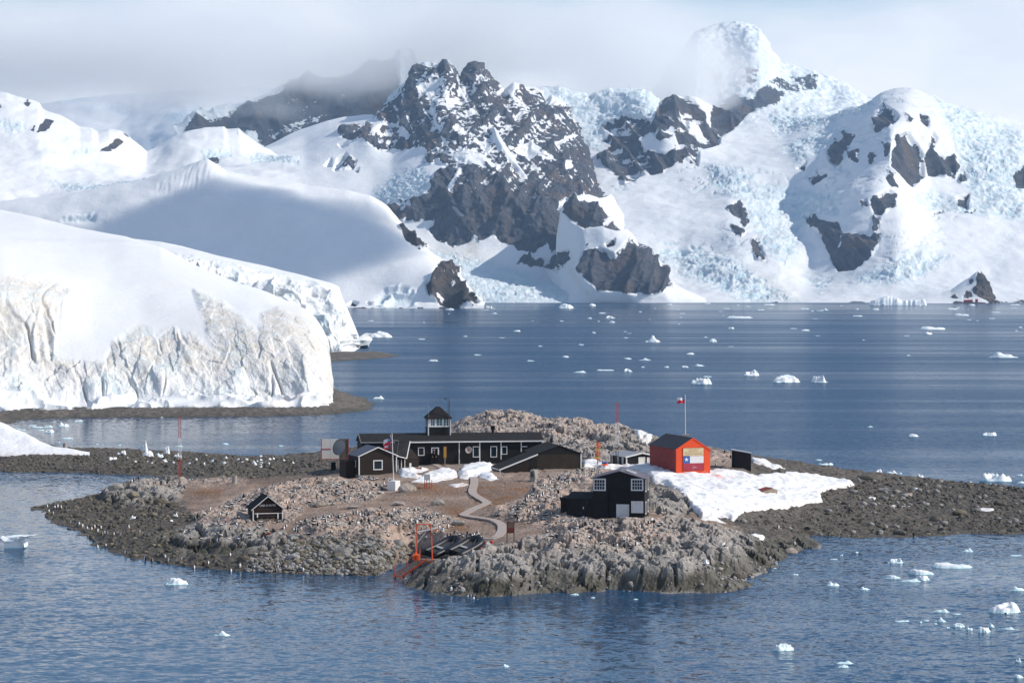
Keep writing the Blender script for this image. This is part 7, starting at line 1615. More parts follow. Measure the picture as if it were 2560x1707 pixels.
Z_ROCKS = [(960, 1325), (1000, 1290), (1110, 1262), (1250, 1225), (1500, 1200), (1700, 1225), (1800, 1290), (1700, 1345), (1000, 1360)]
Z_HILL = [(1065, 985), (1150, 936), (1250, 955), (1400, 975), (1480, 1005), (1490, 1040), (1400, 1060), (1250, 1035), (1060, 1005)]
Z_KNOLL = [(250, 1140), (300, 1102), (430, 1106), (410, 1150), (280, 1162)]
Z_SHRD = [(1630, 1030), (1690, 1042), (1690, 1062), (1632, 1058)]
STONES = [stone_mesh(200 + i, 1, .25, 'stone') for i in range(6)]
def stone_stuff(name, specs, seed):
    """many small stones in one mesh: real geometry too small to pick apart"""
    rs = np.random.RandomState(seed); V_, F_, MI = [], [], []; off = 0; mats = []
    protos = [(np.array([v.co[:] for v in m.vertices]), np.array([p.vertices[:] for p in m.polygons])) for m in STONES]
    for mi, (polys, n, s0, s1, m) in enumerate(specs):
        P = sample(polys, n, rs)
        if m not in mats: mats.append(m)
        for p in P:
            v, f = protos[rs.randint(6)]; s = s0 * (s1 / s0) ** (rs.rand() ** 1.8); a = rs.rand() * 6.28; ca, sa = math.cos(a), math.sin(a)
            w = v * s * rs.uniform(.75, 1.2, 3); w = np.column_stack([w[:, 0] * ca - w[:, 1] * sa, w[:, 0] * sa + w[:, 1] * ca, w[:, 2]]) + p + (0, 0, s * .12)
            V_.append(w); F_.append(f + off); off += len(v); MI.append(np.full(len(f), mats.index(m)))
    V_ = np.concatenate(V_); F_ = np.concatenate(F_); MI = np.concatenate(MI)
    me = bpy.data.meshes.new(name); me.vertices.add(len(V_)); me.vertices.foreach_set('co', V_.reshape(-1).astype(np.float32)); me.loops.add(F_.size); me.loops.foreach_set('vertex_index', F_.reshape(-1).astype(np.int32))
    me.polygons.add(len(F_)); me.polygons.foreach_set('loop_start', np.arange(0, F_.size, 3, dtype=np.int32)); me.update(calc_edges=True); me.polygons.foreach_set('material_index', MI.astype(np.int32))
    for m in mats: me.materials.append(ST[m])
    return link(bpy.data.objects.new(name, me))
o = stone_stuff('shore_stones', [([Z_LEFT], 1500, .08, .42, 'dark'), ([Z_LEFT], 500, .10, .5, 'olive'), ([Z_FIELD], 1100, .12, .5, 'grey'), ([Z_FIELD], 450, .12, .5, 'olive'), ([Z_SPIT_L], 1900, .10, .5, 'dark'), ([Z_SPIT_L], 350, .12, .5, 'olive'), ([Z_SPIT_R], 2100, .08, .48, 'dark'), ([Z_SPIT_R], 300, .12, .7, 'grey')], 5)
tag(o, 'loose shingle and small stones along the low shores', kind='stuff')
o = stone_stuff('colony_stones', [([Z_COL_L], 1700, .08, .34, 'tan'), ([Z_COL_M], 1300, .08, .34, 'tan'), ([Z_COL_R], 1300, .08, .40, 'tan'), ([Z_FRONT], 700, .08, .34, 'tan'), ([Z_COL_L, Z_COL_M, Z_COL_R], 900, .12, .45, 'grey'), ([Z_ROCKS], 900, .10, .45, 'grey'), ([Z_HILL], 900, .1, .42, 'tan'), ([Z_HILL], 400, .15, .5, 'grey'), ([Z_KNOLL], 200, .1, .4, 'grey'), ([[(900, 1130), (1200, 1110), (1280, 1200), (1120, 1240), (900, 1200)]], 350, .06, .2, 'grey')], 6)
tag(o, 'pale pebbles and nest stones strewn over the penguin colony', kind='stuff')

BOULDER = {m: [stone_mesh(300 + 10 * k + i, 2, .25) for i in range(4)] for k, m in enumerate(ST)}
for m, l in BOULDER.items():
    for me in l: me.materials.append(ST[m])
def boulder(p, s, m, label, group, i, rz, name='boulder', sub=(1, 1, 1), sink=.12):
    o = link(bpy.data.objects.new(name, BOULDER[m][i % 4])); o.location = Vector(p) + Vector((0, 0, s * sub[2] * sink)); o.rotation_euler = (0, 0, rz); o.scale = (s * sub[0], s * sub[1], s * sub[2]); return tag(o, label, 'boulder', group)
def place_words(P):
    """where each of a crowd stands in it: back / middle / front, far left to far right"""
    P = np.asarray(P); px, _ = proj(P); n = len(P)
    rx = np.argsort(np.argsort(px)) * 5 // max(n, 1); ry = np.argsort(np.argsort(P[:, 1])) * 3 // max(n, 1)
    return [f"{('front', 'middle', 'back')[b]} {('far left', 'left', 'centre', 'right', 'far right')[a]}" for a, b in zip(rx, ry)]
def build_boulders():
    rnd = random.Random(77); rs = np.random.RandomState(12)
    # those one can point at: photo pixel of the foot, width in photo pixels
    named = [(1020, 1228, 58, 'tan', 'big smooth pale boulder beside the white flagpole plinth', (1, .7, .72)), (611, 1402, 44, 'olive', 'flat tan slab boulder on the shingle below the boat house', (1, .7, .6)), (197, 1292, 32, 'olive', 'squared tan boulder alone on the dark left beach', (1, .8, .8)),
             (810, 1204, 24, 'tan', 'round pale boulder in the shadow left of the annex', (1, 1, 1)), (381, 1290, 28, 'olive', 'brown boulder on the left beach beside small ice lumps', (1, .8, .9)), (405, 1260, 48, 'olive', 'wide rounded olive boulder at the foot of the left knoll', (1, .8, .6)), (430, 1266, 30, 'olive', 'brown rounded boulder right of the wide olive boulder, below the left knoll', (1, .8, .8)),
             (290, 1245, 36, 'grey', 'large cracked grey boulder at the left end of the knoll', (1, .8, 1)), (330, 1255, 34, 'olive', 'cleft olive boulder in the middle of the left knoll', (1, .9, 1.1)), (360, 1240, 30, 'grey', 'upright dark grey boulder on the left knoll', (.9, .9, 1.2)), (420, 1225, 54, 'tan', 'broad pale whaleback boulder under the lone mast', (1, .8, .55)),
             (1095, 1262, 34, 'grey', 'grey boulder with two clefts left of the winding path', (1, .8, .9)), (1145, 1312, 40, 'grey', 'rounded grey boulder between the boats and the path', (1, .8, .8)), (995, 1335, 36, 'grey', 'pointed grey boulder above the landing stage', (.9, .9, 1.1)), (1000, 1262, 40, 'tan', 'low pale boulder in the middle of the yard, with penguins round it', (1, .8, .6)), (800, 1265, 40, 'tan', 'pale flat boulder in the colony right of the boat house', (1, .8, .6)),
             (880, 1270, 34, 'grey', 'low dome boulder in the middle of the bare yard', (1, .8, .5)), (1545, 1342, 44, 'tan', 'pale cream boulder on the rocks before the two-storey house', (1, .8, .7)), (1462, 1306, 34, 'tan', 'tan boulder with two penguins on top, before the low black wing', (1, .8, .9)), (845, 1395, 40, 'olive', 'pair-topped brown boulder in the middle of the shore boulder field', (1, .8, .8)), (877, 1396, 22, 'olive', 'small rusty boulder beside the brown one in the boulder field', (1, .9, 1)),
             (860, 1380, 52, 'grey', 'largest grey boulder in the shore boulder field', (1, .8, .8)), (2174, 1198, 66, 'dark', 'long dark hump boulder at the back of the right spit', (1.2, .8, .45)), (2500, 1262, 32, 'dark', 'dark grey angular boulder on the right spit', (1, .9, 1)), (2255, 1336, 32, 'dark', 'dark round boulder at the front edge of the right spit', (1, .9, .9)), (2268, 1236, 36, 'tan', 'pale flat boulder at the back of the right spit', (1, .8, .5)), (2340, 1302, 28, 'olive', 'upright tan boulder in the middle of the right spit', (1, .9, 1.1)),
             (2400, 1285, 40, 'olive', 'brown double boulder inland on the right spit', (1.1, .8, .7)), (1978, 1376, 42, 'tan', 'pale square boulder at the right foot of the front rocks', (1, .8, .7)), (1845, 1448, 40, 'olive', 'rounded olive boulder at the waterline right of the front rocks', (1, .9, .9)), (2210, 1228, 34, 'grey', 'grey boulder near the snow tip at the back of the right spit', (1, .8, .8)), (2320, 1360, 20, 'olive', 'small tan boulder at the waterline of the right spit', (1, .8, .7)),
             (205, 1340, 30, 'olive', 'flat mossy stone standing in the shallows off the left beach', (1, .8, .3)), (1908, 1466, 24, 'olive', 'flat pale stone awash right of the front rocks', (1, .8, .3)), (85, 1272, 16, 'olive', 'small flat stone awash off the left tip', (1, .8, .4))]
    for k, (px, py, w, m, lb, sub) in enumerate(named):
        p = gN(px, py, 'z'); s = w / 2 * p.y / FOC; p.z = max(p.z, -.05); boulder(p, s, m, lb, None, k, rnd.uniform(-.4, .4), sub=sub, sink=.25)
    zones = [([Z_LEFT], 34, .35, .75, 'dark', 'dark stone scattered on the low left beach'), ([Z_FIELD], 60, .4, 1.0, 'grey', 'grey stone in the crowded boulder field below the colony'), ([Z_FIELD], 22, .4, .8, 'olive', 'olive-brown stone in the shore boulder field'), ([Z_SPIT_L], 34, .4, .8, 'dark', 'dark stone on the left spit behind the inlet'),
             ([Z_SPIT_R], 44, .4, .9, 'dark', 'dark stone scattered over the right spit'), ([Z_COL_L], 22, .35, .7, 'tan', 'pale stone among the penguins behind the boat house'), ([Z_COL_M], 18, .35, .7, 'grey', 'grey stone in the middle penguin colony'), ([Z_COL_R], 26, .35, .8, 'tan', 'pale stone on the penguin mound left of the two-storey house'), ([Z_KNOLL], 10, .5, .9, 'grey', 'grey stone on the knoll by the lone mast'), ([Z_HILL], 16, .4, .9, 'grey', 'grey stone on the rocky hill behind the huts')]
    for polys, n, s0, s1, m, lb in zones:
        P = sample(polys, n, rs); where = place_words(P)
        for k, p in enumerate(P):
            q = rnd.random(); col, rest = lb.split(' ', 1); sz = ('small', 'middling', 'large')[min(2, int(q * 3))]
            boulder(p, (s0 + (s1 - s0) * q) * .62, m, f'{sz} {col} {rest}, {where[k]}', lb, k, rnd.uniform(0, 6.28), sub=(1, rnd.uniform(.8, 1), rnd.uniform(.6, 1)))
build_boulders()

# ------------------------------------------------------------------ penguins
def penguin_mats():
    r = []
    for n, c in (('penguin_black', (.012, .012, .015)), ('penguin_white', (.80, .79, .77)), ('penguin_orange', (.75, .16, .04))): r.append(paint(n, c, .6, .1))
    return r
PM = penguin_mats()
def penguin_mesh(pose, name):
    """one continuous body: belly white, back black, beak and feet orange; facing -y"""
    bm = bmesh.new(); n = 12
    prof = [(0, .0, .05), (.02, .0, .10), (.10, .0, .135), (.22, -.01, .155), (.34, -.012, .148), (.44, -.005, .118), (.51, .0, .078), (.56, .0, .070), (.61, -.012, .074), (.655, -.015, .062), (.69, -.012, .032), (.70, -.012, .0)]
    rings = []
    for z, y, r in prof:
        rings.append([bm.verts.new((r * math.cos(a), y + r * .9 * math.sin(a), z)) for a in np.linspace(0, 2 * math.pi, n, endpoint=False)] if r > 0 else [bm.verts.new((0, y, z))])
    for k, (a, b_) in enumerate(zip(rings[:-1], rings[1:])):
        for j in range(n):
            f = bm.faces.new((a[j], a[(j + 1) % n], b_[(j + 1) % n], b_[j]) if len(b_) > 1 else (a[j], a[(j + 1) % n], b_[0]))
            c = f.calc_center_median(); ang = math.degrees(math.atan2(-c.y, abs(c.x) + 1e-6)); f.material_index = 1 if (ang > 22 and c.z < .53) else (1 if (.62 < c.z < .665 and abs(c.x) > .045) else 0)
    bm.faces.new(rings[0][::-1]).material_index = 1
    def cone(a, b_, r, mi, k=5):
        a = Vector(a); b_ = Vector(b_); d = (b_ - a).normalized(); u = d.orthogonal().normalized(); w = d.cross(u); vs = [bm.verts.new(a + (u * math.cos(t) + w * math.sin(t)) * r) for t in np.linspace(0, 6.283, k, endpoint=False)]; tp = bm.verts.new(b_)
        for j in range(k): bm.faces.new((vs[j], vs[(j + 1) % k], tp)).material_index = mi
    cone((0, -.075, .635), (0, -.165, .615), .022, 2)
    cone((0, .10, .06), (0, .24, .0), .05, 0, 4)
    for s in (-1, 1):
        a = Vector((s * .135, 0, .45)); vs = [bm.verts.new(p) for p in (a + Vector((0, -.035, 0)), a + Vector((0, .05, 0)), Vector((s * .20, .05, .17)), Vector((s * .21, -.01, .17)))]; v2 = [bm.verts.new(v.co + Vector((s * .022, 0, 0))) for v in vs]
        for q in ((vs[0], vs[1], vs[2], vs[3]), (v2[3], v2[2], v2[1], v2[0])): bm.faces.new(q)
        for i in range(4): bm.faces.new((vs[i], v2[i], v2[(i + 1) % 4], vs[(i + 1) % 4]))
        f0 = [bm.verts.new(p) for p in ((s * .03, .02, .02), (s * .09, .02, .02), (s * .11, -.16, .0), (s * .02, -.16, .0))]; t0 = bm.verts.new((s * .06, -.02, .05))
        if pose != 'nest':
            bm.faces.new(f0).material_index = 2
            for i in range(4): bm.faces.new((f0[i], f0[(i + 1) % 4], t0)).material_index = 2
    if pose == 'nest':                                   # lying on the nest: body tipped forward, head up
        for v in bm.verts:
            x, y, z = v.co
            h = min(max((z - .46) / .12, 0), 1)
            ry, rz_ = y, z
            ly, lz = -(z - .05) * .96 + .26, .16 - y * .95                         # tipped
            if h > 0: uy, uz = -.20 + y * .9 - .04, .20 + (z - .46) * .95; ly, lz = ly * (1 - h) + uy * h, lz * (1 - h) + uz * h
            v.co = (x * 1.08, ly, max(lz, 0.0))
    bmesh.ops.recalc_face_normals(bm, faces=bm.faces)
    me = bpy.data.meshes.new(name); bm.to_mesh(me); bm.free()
    for m in PM: me.materials.append(m)
    me.polygons.foreach_set('use_smooth', np.ones(len(me.polygons), bool)); return me
PENG = {'stand': penguin_mesh('stand', 'penguin'), 'nest': penguin_mesh('nest', 'penguin')}
def build_penguins():
    rs = np.random.RandomState(31); rnd = random.Random(31)
    def put(p, pose, label, rz=None, s=None, group=None):
        o = link(bpy.data.objects.new('penguin', PENG[pose])); o.location = Vector(p) + Vector((0, 0, .0)); o.rotation_euler = (0, 0, rnd.uniform(0, 6.28) if rz is None else rz); k = (s or rnd.uniform(.92, 1.15)) * .72; o.scale = (k, k, k); tag(o, label, 'penguin', group or label)
    # along the water, one by one
    edge = [(118, 1268), (122, 1281), (137, 1270), (144, 1272), (152, 1272), (132, 1286), (178, 1309), (198, 1314), (206, 1318), (218, 1322), (229, 1325), (236, 1320), (244, 1330), (252, 1322), (254, 1337), (262, 1334), (268, 1338), (273, 1322), (284, 1338), (303, 1340), (322, 1320), (350, 1333), (264, 1367), (244, 1375), (314, 1385), (363, 1400), (380, 1408), (413, 1394), (422, 1400), (455, 1400), (485, 1425), (509, 1413), (520, 1412), (575, 1391), (577, 1433), (600, 1418), (621, 1412), (636, 1423), (665, 1428), (690, 1432), (696, 1422), (733, 1430), (742, 1430), (758, 1430), (645, 1420), (690, 1434)]
    E_ = [gN(px, py, 'z') for px, py in edge]
    for p, w in zip(E_, place_words(E_)): p.z = max(p.z, -.08); put(p, 'stand', 'penguin standing at the water along the left beach, ' + w, rnd.gauss(.3, 1), group='penguins along the left beach')
    for px, py in ((1154, 1469), (1159, 1479), (1170, 1474), (1180, 1473), (1184, 1470), (1194, 1470), (1217, 1471), (1224, 1477), (1128, 1475), (1240, 1476)):
        n_ = sorted((1154, 1159, 1170, 1180, 1184, 1194, 1217, 1224, 1128, 1240)).index(px); put(gN(px, py, 'z'), 'stand', ('first', 'second', 'third', 'fourth', 'fifth', 'sixth', 'seventh', 'eighth', 'ninth', 'tenth')[n_] + ' from the left of the white-fronted penguins on the wet front ledge', rnd.gauss(0, .4), 1.15, 'penguins on the wet front ledge')
    for px, py in ((1325, 1475), (1353, 1463)): put(gN(px, py, 'z'), 'stand', 'penguin alone at the foot of the front rock face')
    for px, py in ((1458, 1291), (1471, 1289)): put(gN(px, py + 1, 'z') + Vector((0, 0, .75)), 'stand', 'one of two penguins on top of the tan boulder before the black wing')
    for px, py in ((1790, 1164), (1796, 1282), (1986, 1365)): put(gN(px, py, 'z'), 'stand', 'lone dark penguin away from the colonies, on the right side of the islet')
    for px, py in ((2070, 1348), (2098, 1346), (2194, 1336), (2284, 1340), (2432, 1258), (1946, 1322), (2135, 1330)): put(gN(px, py, 'z'), 'stand', 'small penguin on the low right spit')
    zs = [(Z_COL_L, 62, 'penguin in the colony behind the boat house'), ([(560, 1215), (690, 1205), (760, 1225), (680, 1245), (480, 1245), (380, 1250), (440, 1210)], 40, 'penguin on the rocks before the boat house'), (Z_COL_M, 60, 'penguin in the middle colony between boat house and path'), (Z_FRONT, 50, 'penguin on the rocks before the two-storey house')]
    for poly, n, lb in zs:
        P = sample([poly], n, rs); where = place_words(P)
        for p, w in zip(P, where):
            st = rnd.random() < .4; put(p, 'stand' if st else 'nest', ('standing ' if st else 'nesting ') + lb + ', ' + w, group=lb)
    # the far birds, too small to tell apart
    rest = [(Z_COL_R, 170), (Z_COL_L, 110), (Z_COL_M, 90), (Z_FRONT, 60), (Z_HILL, 150), (Z_SHRD, 20), ([(300, 1100), (560, 1101), (560, 1112), (300, 1112)], 40), ([(820, 1098), (900, 1100), (900, 1108), (820, 1106)], 18), ([(1020, 1225), (1100, 1225), (1110, 1240), (1020, 1240)], 26)]
    V_, F3, MI = [], [], []; off = 0; protos = []
    for k in ('stand', 'nest'):
        me = PENG[k]; me.calc_loop_triangles(); protos.append((np.array([v.co[:] for v in me.vertices]), np.array([t.vertices[:] for t in me.loop_triangles]), np.array([t.material_index for t in me.loop_triangles])))
    for poly, n in rest:
        for p in sample([poly], n, rs):
            v, f, mi = protos[0 if rs.rand() < .4 else 1]; a = rs.rand() * 6.28; s = rs.uniform(.66, .84); ca, sa = math.cos(a) * s, math.sin(a) * s
            V_.append(np.column_stack([v[:, 0] * ca - v[:, 1] * sa, v[:, 0] * sa + v[:, 1] * ca, v[:, 2] * s]) + p); F3.append(f + off); MI.append(mi); off += len(v)
    V_ = np.concatenate(V_); F3 = np.concatenate(F3); MI = np.concatenate(MI)
    me = bpy.data.meshes.new('penguin_colony'); me.vertices.add(len(V_)); me.vertices.foreach_set('co', V_.reshape(-1).astype(np.float32)); me.loops.add(F3.size); me.loops.foreach_set('vertex_index', F3.reshape(-1).astype(np.int32)); me.polygons.add(len(F3)); me.polygons.foreach_set('loop_start', np.arange(0, F3.size, 3, dtype=np.int32)); me.update(calc_edges=True); me.polygons.foreach_set('material_index', MI.astype(np.int32)); me.polygons.foreach_set('use_smooth', np.ones(len(F3), bool))
    for m in PM: me.materials.append(m)
    tag(link(bpy.data.objects.new('penguin_colony', me)), 'crowd of small far-off nesting penguins over the islet', kind='stuff')
build_penguins()

# ------------------------------------------------------------------ floating and stranded ice
def floe_material():
    m, nt, b, N, L = mat('floe_ice'); p = pos(nt)
    tc = N('ShaderNodeTexCoord'); sp = N('ShaderNodeSeparateXYZ'); L(p, sp.inputs[0]); n = tex_noise(nt, 1 / .9, 4, .6, p)
    blue = mathn(nt, 'MULTIPLY', mrange(nt, sp.outputs['Z'], .30, .0), 0.75); n2 = tex_noise(nt, 1 / 3.0, 3, .6, p)
    f = mathn(nt, 'MAXIMUM', blue, mrange(nt, n2.outputs['Fac'], .5, .68, 0, .55))
    L(mixc(nt, f, (.86, .87, .88), (.46, .74, .80)), b.inputs['Base Color']); b.inputs['Roughness'].default_value = .4
    L(bump(nt, n.outputs['Fac'], .5, .3), b.inputs['Normal']); return m
FLOE_MAT = floe_material()
def floe_mesh(seed, kind):
    """unit floe: about 1 wide, 1 high above the water, dipping a little below"""
    nx, ny = 34, 20; u, v = np.meshgrid(np.linspace(-1, 1, nx), np.linspace(-1, 1, ny)); rs = np.random.RandomState(seed)
    r = np.sqrt(u ** 2 + v ** 2); edge = 1.0 + .22 * fbm(u * 1.6 + seed, v * 1.6, 0, 3, seed) * 1.5
    body = sstep(1.06, .55, r / edge)
    if kind == 'flat': h = .62 + .3 * fbm(u * 2 + seed, v * 2, 0, 4, seed + 1) + .3 * sstep(.1, .8, u)
    elif kind == 'peak':
        cx = rs.uniform(-.35, .35); h = .22 + .75 * np.exp(-((u - cx) / .26) ** 2 - (v / .5) ** 2) + .32 * np.exp(-((u + cx * 1.3) / .3) ** 2 - (v / .6) ** 2) + .20 * fbm(u * 2.6 + seed, v * 2.6, 0, 4, seed + 1)
    elif kind == 'block': h = .85 + .55 * fbm(u * 1.3 + seed, v * 1.3, 0, 4, seed + 1) + .35 * u * rs.choice((-1, 1))
    else: h = .35 + .75 * np.maximum(0, ridged(u * .9 + seed, v * .8, 0, 3, seed) - .45)
    z = np.where(body > .02, np.maximum(h, .08) * body, 0) - .22 * (1 - body) - .06
    P = np.stack([u * .5, v * .5, z], -1); me = grid_mesh('ice_floe', P)
    bm = bmesh.new(); bm.from_mesh(me); bmesh.ops.delete(bm, geom=[f for f in bm.faces if all(q.co.z < -.25 for q in f.verts)], context='FACES'); bm.to_mesh(me); bm.free(); me.materials.append(FLOE_MAT); return me
FLOES = {k: [floe_mesh(400 + 10 * i + j, k) for j in range(4)] for i, k in enumerate(('flat', 'peak', 'block', 'ridge'))}
def build_floes():
    rnd = random.Random(5)
    def put(px, py, w, h, label, group=None, kind=None, z=0.0, rz=None, p=None):
        p = V(on(px, py, z)) if p is None else p; s = p.y / FOC; W_ = w * s; H_ = max(h * s, .12); kind = kind or ('flat' if h / w < .16 else rnd.choice(('peak', 'ridge', 'block', 'peak')))
        o = link(bpy.data.objects.new('ice_floe', FLOES[kind][rnd.randrange(4)])); o.location = p + Vector((0, W_ * .22, 0)); o.rotation_euler = (0, 0, rnd.uniform(-.25, .25) + (math.pi if rnd.random() < .5 else 0) if rz is None else rz)
        o.scale = (W_, max(W_ * .55, .5), H_ * .78); tag(o, label, 'ice floe', group); return o
    big = [(1417, 770, 44, 12, 'pale blue rounded berg near the far glacier wall'), (1634, 855, 48, 20, 'humped white bergy bit with a rounded head, mid-channel'), (1851, 795, 70, 7, 'long low grey-white floe out in the far channel'), (2337, 824, 74, 11, 'long two-lobed white floe at the right of the far channel'), (2510, 894, 84, 20, 'large peaked white berg at the right edge of the channel'), (1965, 956, 80, 21, 'pale blue berg with a pointed left end, behind the red shed'),
           (2050, 956, 48, 20, 'square pale blue berg right beside the pointed one'), (1753, 960, 60, 18, 'knobbly white berg behind the flag of the red shed'), (1880, 939, 46, 12, 'low wedge-shaped white floe in mid-channel'), (1570, 929, 26, 9, 'small rounded white floe left of the flag'), (2476, 1089, 44, 10, 'low white floe off the right spit'), (2406, 789, 44, 7, 'jagged bluish floe in the far right channel'),
           (2494, 1203, 92, 23, 'large broken bluish raft of ice behind the right spit'), (2163, 1194, 70, 18, 'pale blue heap of ice grounded behind the right spit'), (2196, 1189, 24, 17, 'pointed ice lump beside the grounded heap behind the spit'), (2230, 1185, 40, 14, 'rounded ice heap in the row behind the right spit'), (2301, 1193, 24, 14, 'lone upright ice lump behind the right spit'), (2096, 1178, 30, 12, 'white ice lump left in the row behind the spit'),
           (2421, 1379, 32, 12, 'small crested white floe off the front of the right spit'), (2242, 1407, 46, 13, 'white floe with a raised right end in the right foreground water'), (2387, 1420, 115, 15, 'longest flat white floe in the right foreground water'), (2307, 1436, 73, 13, 'long ridged floe just below the longest one'), (2234, 1446, 44, 9, 'flat floe left in the group of right foreground floes'), (2282, 1454, 58, 10, 'flat floe lowest in the group of right foreground floes'), (2305, 1450, 50, 13, 'tilted slab floe in the group of right foreground floes'),
           (2083, 1464, 42, 15, 'white floe with one small peak, right of the front rocks'), (2161, 1474, 33, 11, 'notched white floe right of the small peaked one'), (2546, 1476, 50, 14, 'white floe cut by the right edge of the picture'), (2356, 1530, 48, 11, 'smooth low white floe in the right foreground'), (2512, 1532, 92, 25, 'large peaked floe at the right edge of the foreground'), (2354, 1554, 35, 13, 'broken white floe above the trail of ice'), (2396, 1567, 36, 13, 'grey-white lump at the left of the ice trail'), (2460, 1580, 42, 15, 'rounded bright floe in the ice trail'), (2479, 1567, 18, 16, 'sharp little ice pinnacle in the ice trail'),
           (2424, 1574, 24, 11, 'small white piece between the lumps of the ice trail'), (2523, 1573, 38, 9, 'low piece at the right end of the ice trail'), (1958, 1626, 60, 22, 'knobbly white floe in the bottom right foreground'), (2113, 1659, 52, 9, 'flat white floe at the bottom right, upper of a pair'), (2108, 1668, 31, 7, 'small flat white floe at the bottom right, lower of a pair'), (2546, 1654, 20, 14, 'jagged little floe at the bottom right edge'), (2548, 1694, 28, 9, 'flat floe in the bottom right corner'),
           (440, 1461, 68, 18, 'white winged floe off the left beach'), (556, 1589, 50, 14, 'small white two-part floe in the bottom left water'), (252, 1240, 18, 12, 'small ice lump at the left knoll shore'), (320, 1213, 28, 8, 'white ice piece at the knoll, in the inlet'), (157, 1066, 36, 16, 'rounded white floe in the cove under the glacier'), (195, 1053, 28, 5, 'low white floe at the glacier beach'), (122, 1081, 26, 9, 'crested floe in the cove beside the snow bank'), (119, 1068, 30, 7, 'flat white floe among the cove ice'), (448, 1116, 22, 5, 'thin floe behind the lone mast'),
           (946, 997, 34, 11, 'white floe off the glacier beach point'), (940, 843, 84, 17, 'long ridged floe before the far glacier front'), (1165, 1671 + 10, 0, 0, '')]
    for b_ in big:
        if b_[2]: put(*b_)
    # low ice: shared descriptions for what nothing tells apart
    c12 = lambda x, y, w, h: (1400 + x / 2.0276, 740 + y / 2.0276, w / 2.0276, h / 2.0276)
    far = [(255, 112, 55, 14), (775, 232, 45, 18), (1345, 72, 40, 12), (1868, 194, 50, 14), (985, 384, 50, 14), (750, 410, 50, 6), (435, 326, 75, 14), (705, 355, 60, 16), (105, 388, 80, 14), (235, 378, 100, 8), (345, 320, 45, 8), (660, 296, 45, 10), (540, 362, 28, 8), (420, 362, 20, 8), (635, 362, 40, 10), (172, 188, 26, 12), (108, 248, 34, 8), (868, 166, 34, 10), (1185, 166, 40, 5), (1245, 176, 50, 8), (740, 210, 30, 6), (1795, 712, 60, 16), (1575, 664, 40, 8), (1600, 70, 40, 8), (1512, 103, 60, 8), (1995, 68, 60, 8), (2215, 84, 50, 6), (265, 135, 34, 10), (215, 88, 50, 8), (1063, 46, 70, 8), (955, 54, 34, 6), (555, 46, 40, 10), (165, 50, 40, 14), (2335, 160, 28, 8), (1768, 304, 22, 8), (1540, 225, 18, 6), (2315, 178, 24, 6), (335, 213, 30, 6), (150, 115, 24, 8), (1020, 72, 40, 6), (1240, 66, 60, 6), (2090, 48, 40, 8), (2310, 46, 60, 6), (30, 310, 40, 8), (-150, 330, 50, 8), (-220, 180, 40, 8), (-330, 90, 40, 8), (-420, 300, 50, 8), (-360, 60, 50, 12), (-560, 70, 50, 10), (-480, 205, 30, 6), (-640, 330, 60, 10), (-100, 255, 30, 6), (-700, 220, 40, 6)]
    allq = [c12(*q) for q in far]
    for _ in range(46): D = rnd.uniform(1100, 3800); allq.append((rnd.uniform(920, 2560), 715 + 28 * 6000 / D, rnd.uniform(5, 20), rnd.uniform(1.2, 3)))
    wh = place_words([on(q[0], q[1]) for q in allq])
    for q, w in zip(allq, wh): put(*q, ('tiny' if q[2] < 12 else 'small' if q[2] < 22 else 'longer') + (' flat' if q[3] / q[2] < .2 else ' lumpy') + ' white ice scrap far out in the channel, ' + w, 'ice scraps in the channel')
    c13 = lambda x, y, w, h: (1750 + x / 2.614, 1100 + y / 2.614, w / 2.614, h / 2.614)
    for q in ((580, 163, 85, 14), (820, 162, 110, 16), (778, 132, 50, 8), (660, 185, 80, 22), (815, 212, 70, 24), (2100, 280, 60, 18), (2090, 232, 50, 16), (1770, 275, 30, 10), (1900, 290, 30, 10), (960, 215, 40, 12), (1000, 205, 30, 10), (1310, 220, 30, 14)): put(*c13(*q), 'white brash ice lump in the water just behind the right spit', 'brash ice behind the right spit')
    for q in ((925, 754, 26, 14), (880, 780, 60, 6), (625, 880, 55, 14), (1025, 735, 24, 8), (1440, 1190, 30, 10), (1320, 1186, 110, 8), (1680, 1138, 60, 6), (2070, 756, 90, 5), (490, 838, 30, 6), (-820, 1010, 60, 10), (-700, 1030, 40, 8), (-1270, 1480, 60, 26), (-420, 1040, 40, 8), (1540, 1200, 30, 8), (1620, 1225, 30, 8), (1480, 1180, 40, 6)): put(*c13(*q), 'tiny ice scrap floating in the water before the islet', 'ice scraps before the islet')
    c14 = lambda x, y, w, h: (x / 4.704, 1000 + y / 4.704, w / 4.704, h / 4.704)
    for q in ((470, 358, 95, 14), (430, 322, 180, 20), (780, 455, 160, 20), (690, 500, 60, 20), (1210, 525, 40, 10), (1400, 530, 50, 10), (250, 350, 120, 14), (300, 375, 80, 10), (380, 300, 120, 12), (200, 330, 60, 8), (1140, 520, 40, 12), (640, 255, 50, 10), (1900, 205, 50, 10), (2650, 520, 90, 20), (3300, 540, 80, 18)): put(*c14(*q), 'flat scrap of ice in the still cove under the glacier', 'cove ice')
    stranded = [(1690, 600, 120, 180, 'tall leaning shard of ice stranded on the left spit', 'peak'), (1730, 660, 150, 70, 'bluish ice block at the foot of the tall shard', 'block'), (1870, 672, 110, 55, 'tilted glassy ice slab right of the tall shard', 'block'), (1955, 625, 80, 90, 'clear upright ice block on the left spit', 'block'), (1440, 640, 80, 50, 'pale ice lump left of the tall shard', 'block'), (1320, 700, 130, 45, 'low white ice slab on the shingle of the left spit', 'flat'), (2075, 668, 95, 60, 'white ice lump behind the foot of the lone mast', 'peak'), (1930, 722, 80, 42, 'sharp ice piece below the clear block on the left spit', 'peak')]
